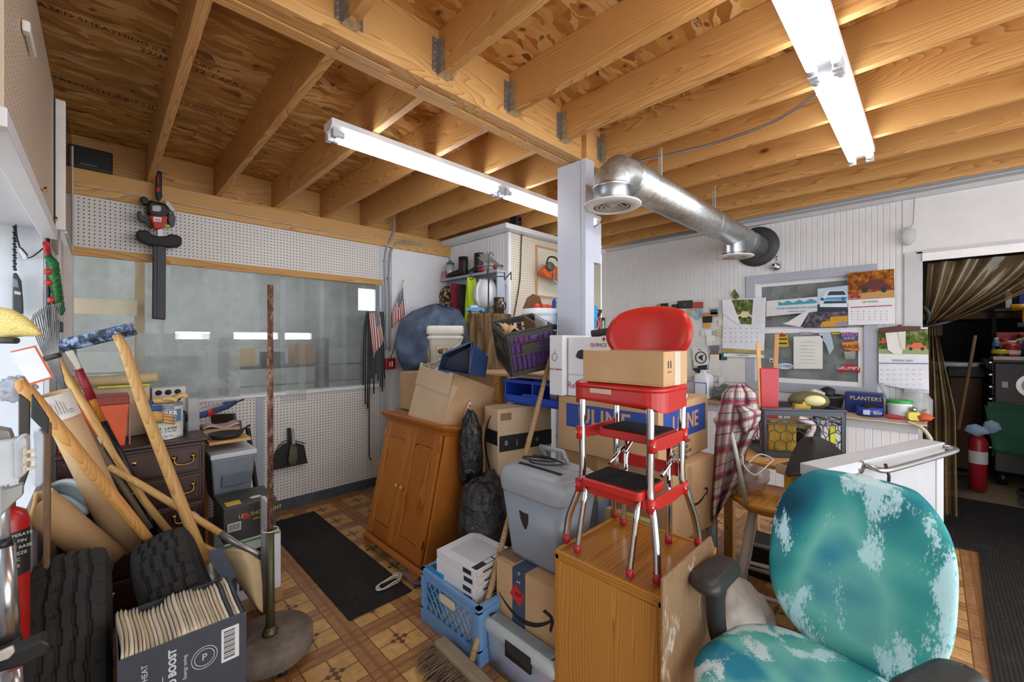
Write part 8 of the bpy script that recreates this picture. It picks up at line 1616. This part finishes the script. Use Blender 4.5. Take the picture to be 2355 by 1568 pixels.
# tool chest
CHB_ = P('322b27', .45, 0, .06); t = thing('tool_chest', 'large dark brown rolling tool chest with silver drawer pulls inside the workshop', 'tool chest', (6.5, -.44, 0))
MB().box((0, -.95, .14), (1.0, 0, 1.25)).build('body', CHB_, t, bev=.01); MB().box((-.01, -.96, 1.25), (1.01, .01, 1.275)).build('top', P('3e332c', .5), t, bev=.004)
for i in range(8):
    z = .28+.125*i; d = MB(); d.box((.03, 0, z), (.97, .012, z+.115)); do = d.build('drawer', CHB_, t, bev=.003); MB().box((.02, .012, z+.085), (.98, .035, z+.105)).build('drawer_pull', P('a8a8a8', .3, .8), do, bev=.003)
for y in (-.06, -.85):
    for x in (.08, .9): MB().cyl((x, y-.03, .07), (x, y+.03, .07), .07, 18).build('caster', BLACK, t)
pl = MB(); pl.prism(circ(.12, 28), 0, .008, frame(V((-.001, -.26, 1.03)), (0, -1, 0), (0, 0, 1))); po_ = pl.build('round_plate', P('b0aca4', .3, .6), t); MB().prism(circ(.085, 28), .008, .012, frame(V((-.001, -.26, 1.03)), (0, -1, 0), (0, 0, 1))).build('plate_face', P('7c7872', .35, .6), po_)
MB().box((-.004, -.09, 1.0), (-.001, -.05, 1.06)).build('switch_plate', P('c8c4bc', .4), t); m = MB(); m.tube([(-.02, -.3, .84), (-.02, .0, .84)] , .01, 8); m.build('side_rail', STEEL, t); m = MB(); m.text('13', .045, frame(V((-.002, -.08, .79)), (0, -1, 0), (0, 0, 1))); m.build('number', P('c8c8c8', .5), t)
t = thing('green_sack', 'green fabric sack hanging on the side of the brown tool chest', 'sack', (6.44, -.55, .35)); m = MB(); m.grid(lambda u, v: (.02-.05*math.sin(u*PI)*v+.015*math.sin(u*9), .12-.50*u+.06*(1-v), .46-.46*v-.05*u*v), 14, 12); m.build('cloth', P('2f6a4c', .7, 0, .12), t, solid=.008, fix=False); MB().box((-.012, -.4, .43), (.0, .16, .50)).build('hem', P('2a5c44', .7), t); tag(blob((6.42, -.42, .60), (.03, .06, .06), .3, 2, 3, 18, 12).build('blue_glove', P('a8c4dc', .6)), 'pale blue disposable glove hanging by the green sack', 'glove')
cz = 1.276
for i, (px, dx, r_, h, cl, cap, lab) in enumerate(((2302, .02, .065, .11, 'd8b828', '1c1c1c', 'yellow tin with a black lid on the brown tool chest'), (2292, .15, .03, .2, '5a88c0', 'e0e0e0', 'blue and white striped bottle on the brown tool chest'), (2312, .2, .05, .19, 'c85020', 'c85020', 'orange jug with a handle on the brown tool chest'), (2328, .05, .062, .17, 'b82420', 'e8e4e0', 'red can with a white band on the brown tool chest'), (2346, .22, .05, .19, '28346c', 'd8c048', 'navy bottle with a yellow label on the brown tool chest'), (2352, .3, .06, .24, '20242c', 'a02020', 'dark spray can at the end of the brown tool chest'))):
    p = onX(px, 820, 6.52+dx); t = thing('workshop_container', lab, 'container', (p.x+r_, p.y, cz)); MB().lathe([(.001, 0), (r_, 0), (r_, h*.85), (r_*.6, h), (.001, h)], 20).build('body', P(cl, .4), t); MB().lathe([(r_*.55, h), (r_*.55, h+.03), (.001, h+.03)], 16).build('cap', P(cap, .4), t); MB().lathe([(r_*1.01, h*.35), (r_*1.01, h*.6)], 20, caps=False).build('label', P('dcdcd8' if i % 2 else '2c2c30', .5), t)
p = onX(2325, 768, 7.0); t = thing('red_tool_case', 'red long tool case stacked behind the cans on the tool chest', 'case', (7.1, p.y-.15, cz)); MB().box((0, -.25, .2), (.2, .25, .29)).build('lid', P('b01c20', .4), t, bev=.006); MB().box((0, -.25, 0), (.2, .25, .2)).build('body', P('7a1a1a', .4), t, bev=.006)
tag(MB().box((6.53, onX(2325, 820, 6.55).y-.12, cz), (6.60, onX(2325, 820, 6.55).y+.12, cz+.035)).build('white_carton', P('dcd6c8', .5), bev=.003), 'white and yellow carton lying in front of the red can', 'carton')
# shelf above
t = thing('workshop_shelf', 'dark shelf with bottles and a drill above the tool chest', 'shelf', (7.4, -.75, 0)); z = onX(2310, 715, 7.4).z; MB().box((0, -.7, z), (.35, .25, z+.03)).build('shelf_board', P('3c362e', .6), t); MB().box((0, -.7, z+.34), (.35, .25, z+.37)).build('shelf_board', P('5a4630', .6), t)
for y in (.23, -.7): MB().box((.3, y-.02, 0), (.35, y+.02, z+.6)).build('upright', SDK, t)
for i, (dy, w, h, cl, lab) in enumerate(((.14, .05, .22, 'c8ccd0', 'white bottle on the workshop shelf nearest the curtain'), (.02, .09, .30, '2a3c8c', 'blue jug on the workshop shelf'), (-.12, .08, .24, 'd8d4cc', 'white canister on the workshop shelf'), (-.28, .10, .26, '2c2430', 'dark box on the workshop shelf'), (-.45, .09, .28, 'a02428', 'red bottle on the workshop shelf'))):
    t = thing('shelf_bottle', lab, 'bottle', (7.46, -.75+dy, z+.031)); MB().box((-.04, -w/2, 0), (.05, w/2, h*.8)).build('body', P(cl, .4), t, bev=.008); MB().cyl((0, 0, h*.8), (0, 0, h), w*.25, 12).build('cap', P('e0e0e0', .4), t)
p = onX(2347, 715, 7.2); t = thing('cordless_drill', 'yellow cordless drill hanging under the workshop shelf', 'drill', p); YL = P('d89a18', .4); MB().cyl((0, -.10, .04), (0, .07, .04), .038, 14).build('motor_housing', YL, t); MB().box((-.02, -.06, -.13), (.02, -.01, .01)).build('grip', P('c47a18', .5), t, bev=.008); MB().box((-.035, -.09, -.18), (.035, .03, -.13)).build('battery', BLACK, t, bev=.006)
# sink, pipe, vice, broom handle, red bottle, caster chair
p = onX(2195, 850, 7.6); t = thing('sink', 'white wall sink deep in the workshop behind the curtain tail', 'sink', (7.6, p.y, 0)); zt = onX(2195, 833, 7.6).z; zb = onX(2195, 878, 7.6).z; MB().loft([[(x*.7, y*.7, zb) for x, y in circ(.22, 24)], [(x, y, zt-.06) for x, y in circ(.24, 24)], [(x*1.05, y*1.05, zt) for x, y in circ(.25, 24)]]).build('basin', P('dcdad2', .3), t); MB().tube([(0, 0, zb), (0, 0, zb-.12), (-.06, -.08, zb-.14), (-.06, -.08, zb-.4)], .03, 10).build('drain_pipe', P('d8d6ce', .4), t); MB().lathe([(.03, zb-.38), (.08, zb-.44), (.001, zb-.44)], 16, T(-.06, -.08, 0)).build('pipe_flange', P('d8d6ce', .4), t)
p = onX(2228, 850, 7.8); t = thing('bench_vice', 'black bench vice on a wooden post inside the workshop', 'vice', (7.15, p.y+.05, 0)); MB().box((-.1, -.12, 0), (.1, .12, p.z-.06)).build('wooden_post', P('5a3826', .7), t); MB().box((-.12, -.16, p.z-.06), (.12, .16, p.z+.06)).build('vice_body', P('1e1e20', .5, .3), t, bev=.02); MB().cyl((0, .1, p.z), (0, .32, p.z-.02), .03, 10).build('screw', P('2c2c2e', .4, .6), t)
a, b = onX(2243, 772, 6.3), onX(2204, 988, 6.0); tag(MB().tube([a, b], .014, 10).build('broom_stick', P('7c5c38', .6), wld=b), 'wooden stick leaning inside the workshop doorway', 'stick')
p = onX(2250, 1030, 6.05); t = thing('red_canister', 'slim red canister with a white label and a pale blue cloth beside the tool chest', 'canister', (6.1, p.y, 0)); MB().lathe([(.001, .02), (.06, .02), (.065, .5), (.03, .56), (.001, .56)], 20).build('body', P('a01c24', .4), t); MB().lathe([(.067, .28), (.067, .40)], 20, caps=False).build('label', P('d0ccc8', .5), t); tag(blob((6.08, p.y+.01, .60), (.07, .08, .05), .3, 2, 3, 20, 12).build('blue_rag', P('9ab4cc', .7)), 'pale blue rag on top of the slim red canister', 'rag')
p = onZ(2330, 1140, 0); t = thing('creeper_stool', 'low black workshop stool with castors beside the tool chest', 'stool', (p.x-.15, p.y-.25, 0)); MB().lathe([(.001, .36), (.17, .36), (.185, .39), (.17, .42), (.001, .425)], 28).build('seat', P('3c4656', .4), t); MB().cyl((0, 0, .08), (0, 0, .36), .03, 12).build('post', BLACK, t)
for i in range(5):
    a = R(72*i+50); l = MB().tube([(0, 0, .09), (.26*math.cos(a), .26*math.sin(a), .07)], .02, 8).build('base_leg', BLACK, t); MB().cyl((.26*math.cos(a)-.015, .26*math.sin(a), .03), (.26*math.cos(a)+.015, .26*math.sin(a), .03), .03, 12).build('caster', BLACK, l)
t = thing('grey_machine', 'grey machine cabinet behind the sink in the dark workshop', 'machine', (8.2, .5, 0)); MB().box((-.3, -.5, .0), (.3, .5, 1.25)).build('body', P('55585a', .5), t, bev=.01); MB().box((-.31, -.4, .9), (-.3, .4, 1.15)).build('panel', P('35383a', .4), t)
tag(MB().box((8.94, -.1, 1.55), (8.99, .28, 1.72)).build('sign_plate', P('c8a8a4', .5, 0, .3)), 'pale printed plate on the dark workshop wall', 'plate')
tag(MB().box((7.9, -1.6, 1.75), (8.95, 1.0, 1.83)).build('wall_beam', P('6a4828', .6)), 'brown timber shelf running along the dark workshop wall', 'timber')
strip_light(5.6, 7.6, -.9, TOP-.001, 'white strip light on the workshop ceiling beyond the doorway', True)
# ---------------- light, camera ----------------
w = bpy.data.worlds.new('daylight'); SC.world = w; w.use_nodes = True
w.node_tree.nodes['Background'].inputs[0].default_value = (.86, .93, 1.0, 1); w.node_tree.nodes['Background'].inputs[1].default_value = 3.0
cam = bpy.data.cameras.new('camera'); co = bpy.data.objects.new('camera', cam); COL.objects.link(co)
cam.sensor_width = 36; cam.lens = 955*36/2355; cam.clip_start = .02; cam.shift_y = -2/2355
co.location = (0, 0, H); co.rotation_euler = (PI/2, 0, -_T); SC.camera = co
SC.view_settings.view_transform = 'Standard'; SC.view_settings.look = 'None'; SC.view_settings.gamma = 1; SC.view_settings.use_curve_mapping = False
SC.view_settings.exposure = 0.52
SC.cycles.use_denoising = True; SC.cycles.max_bounces = 8; SC.cycles.transparent_max_bounces = 16
SC.cycles.sample_clamp_indirect = 6; SC.cycles.caustics_reflective = False; SC.cycles.caustics_refractive = False
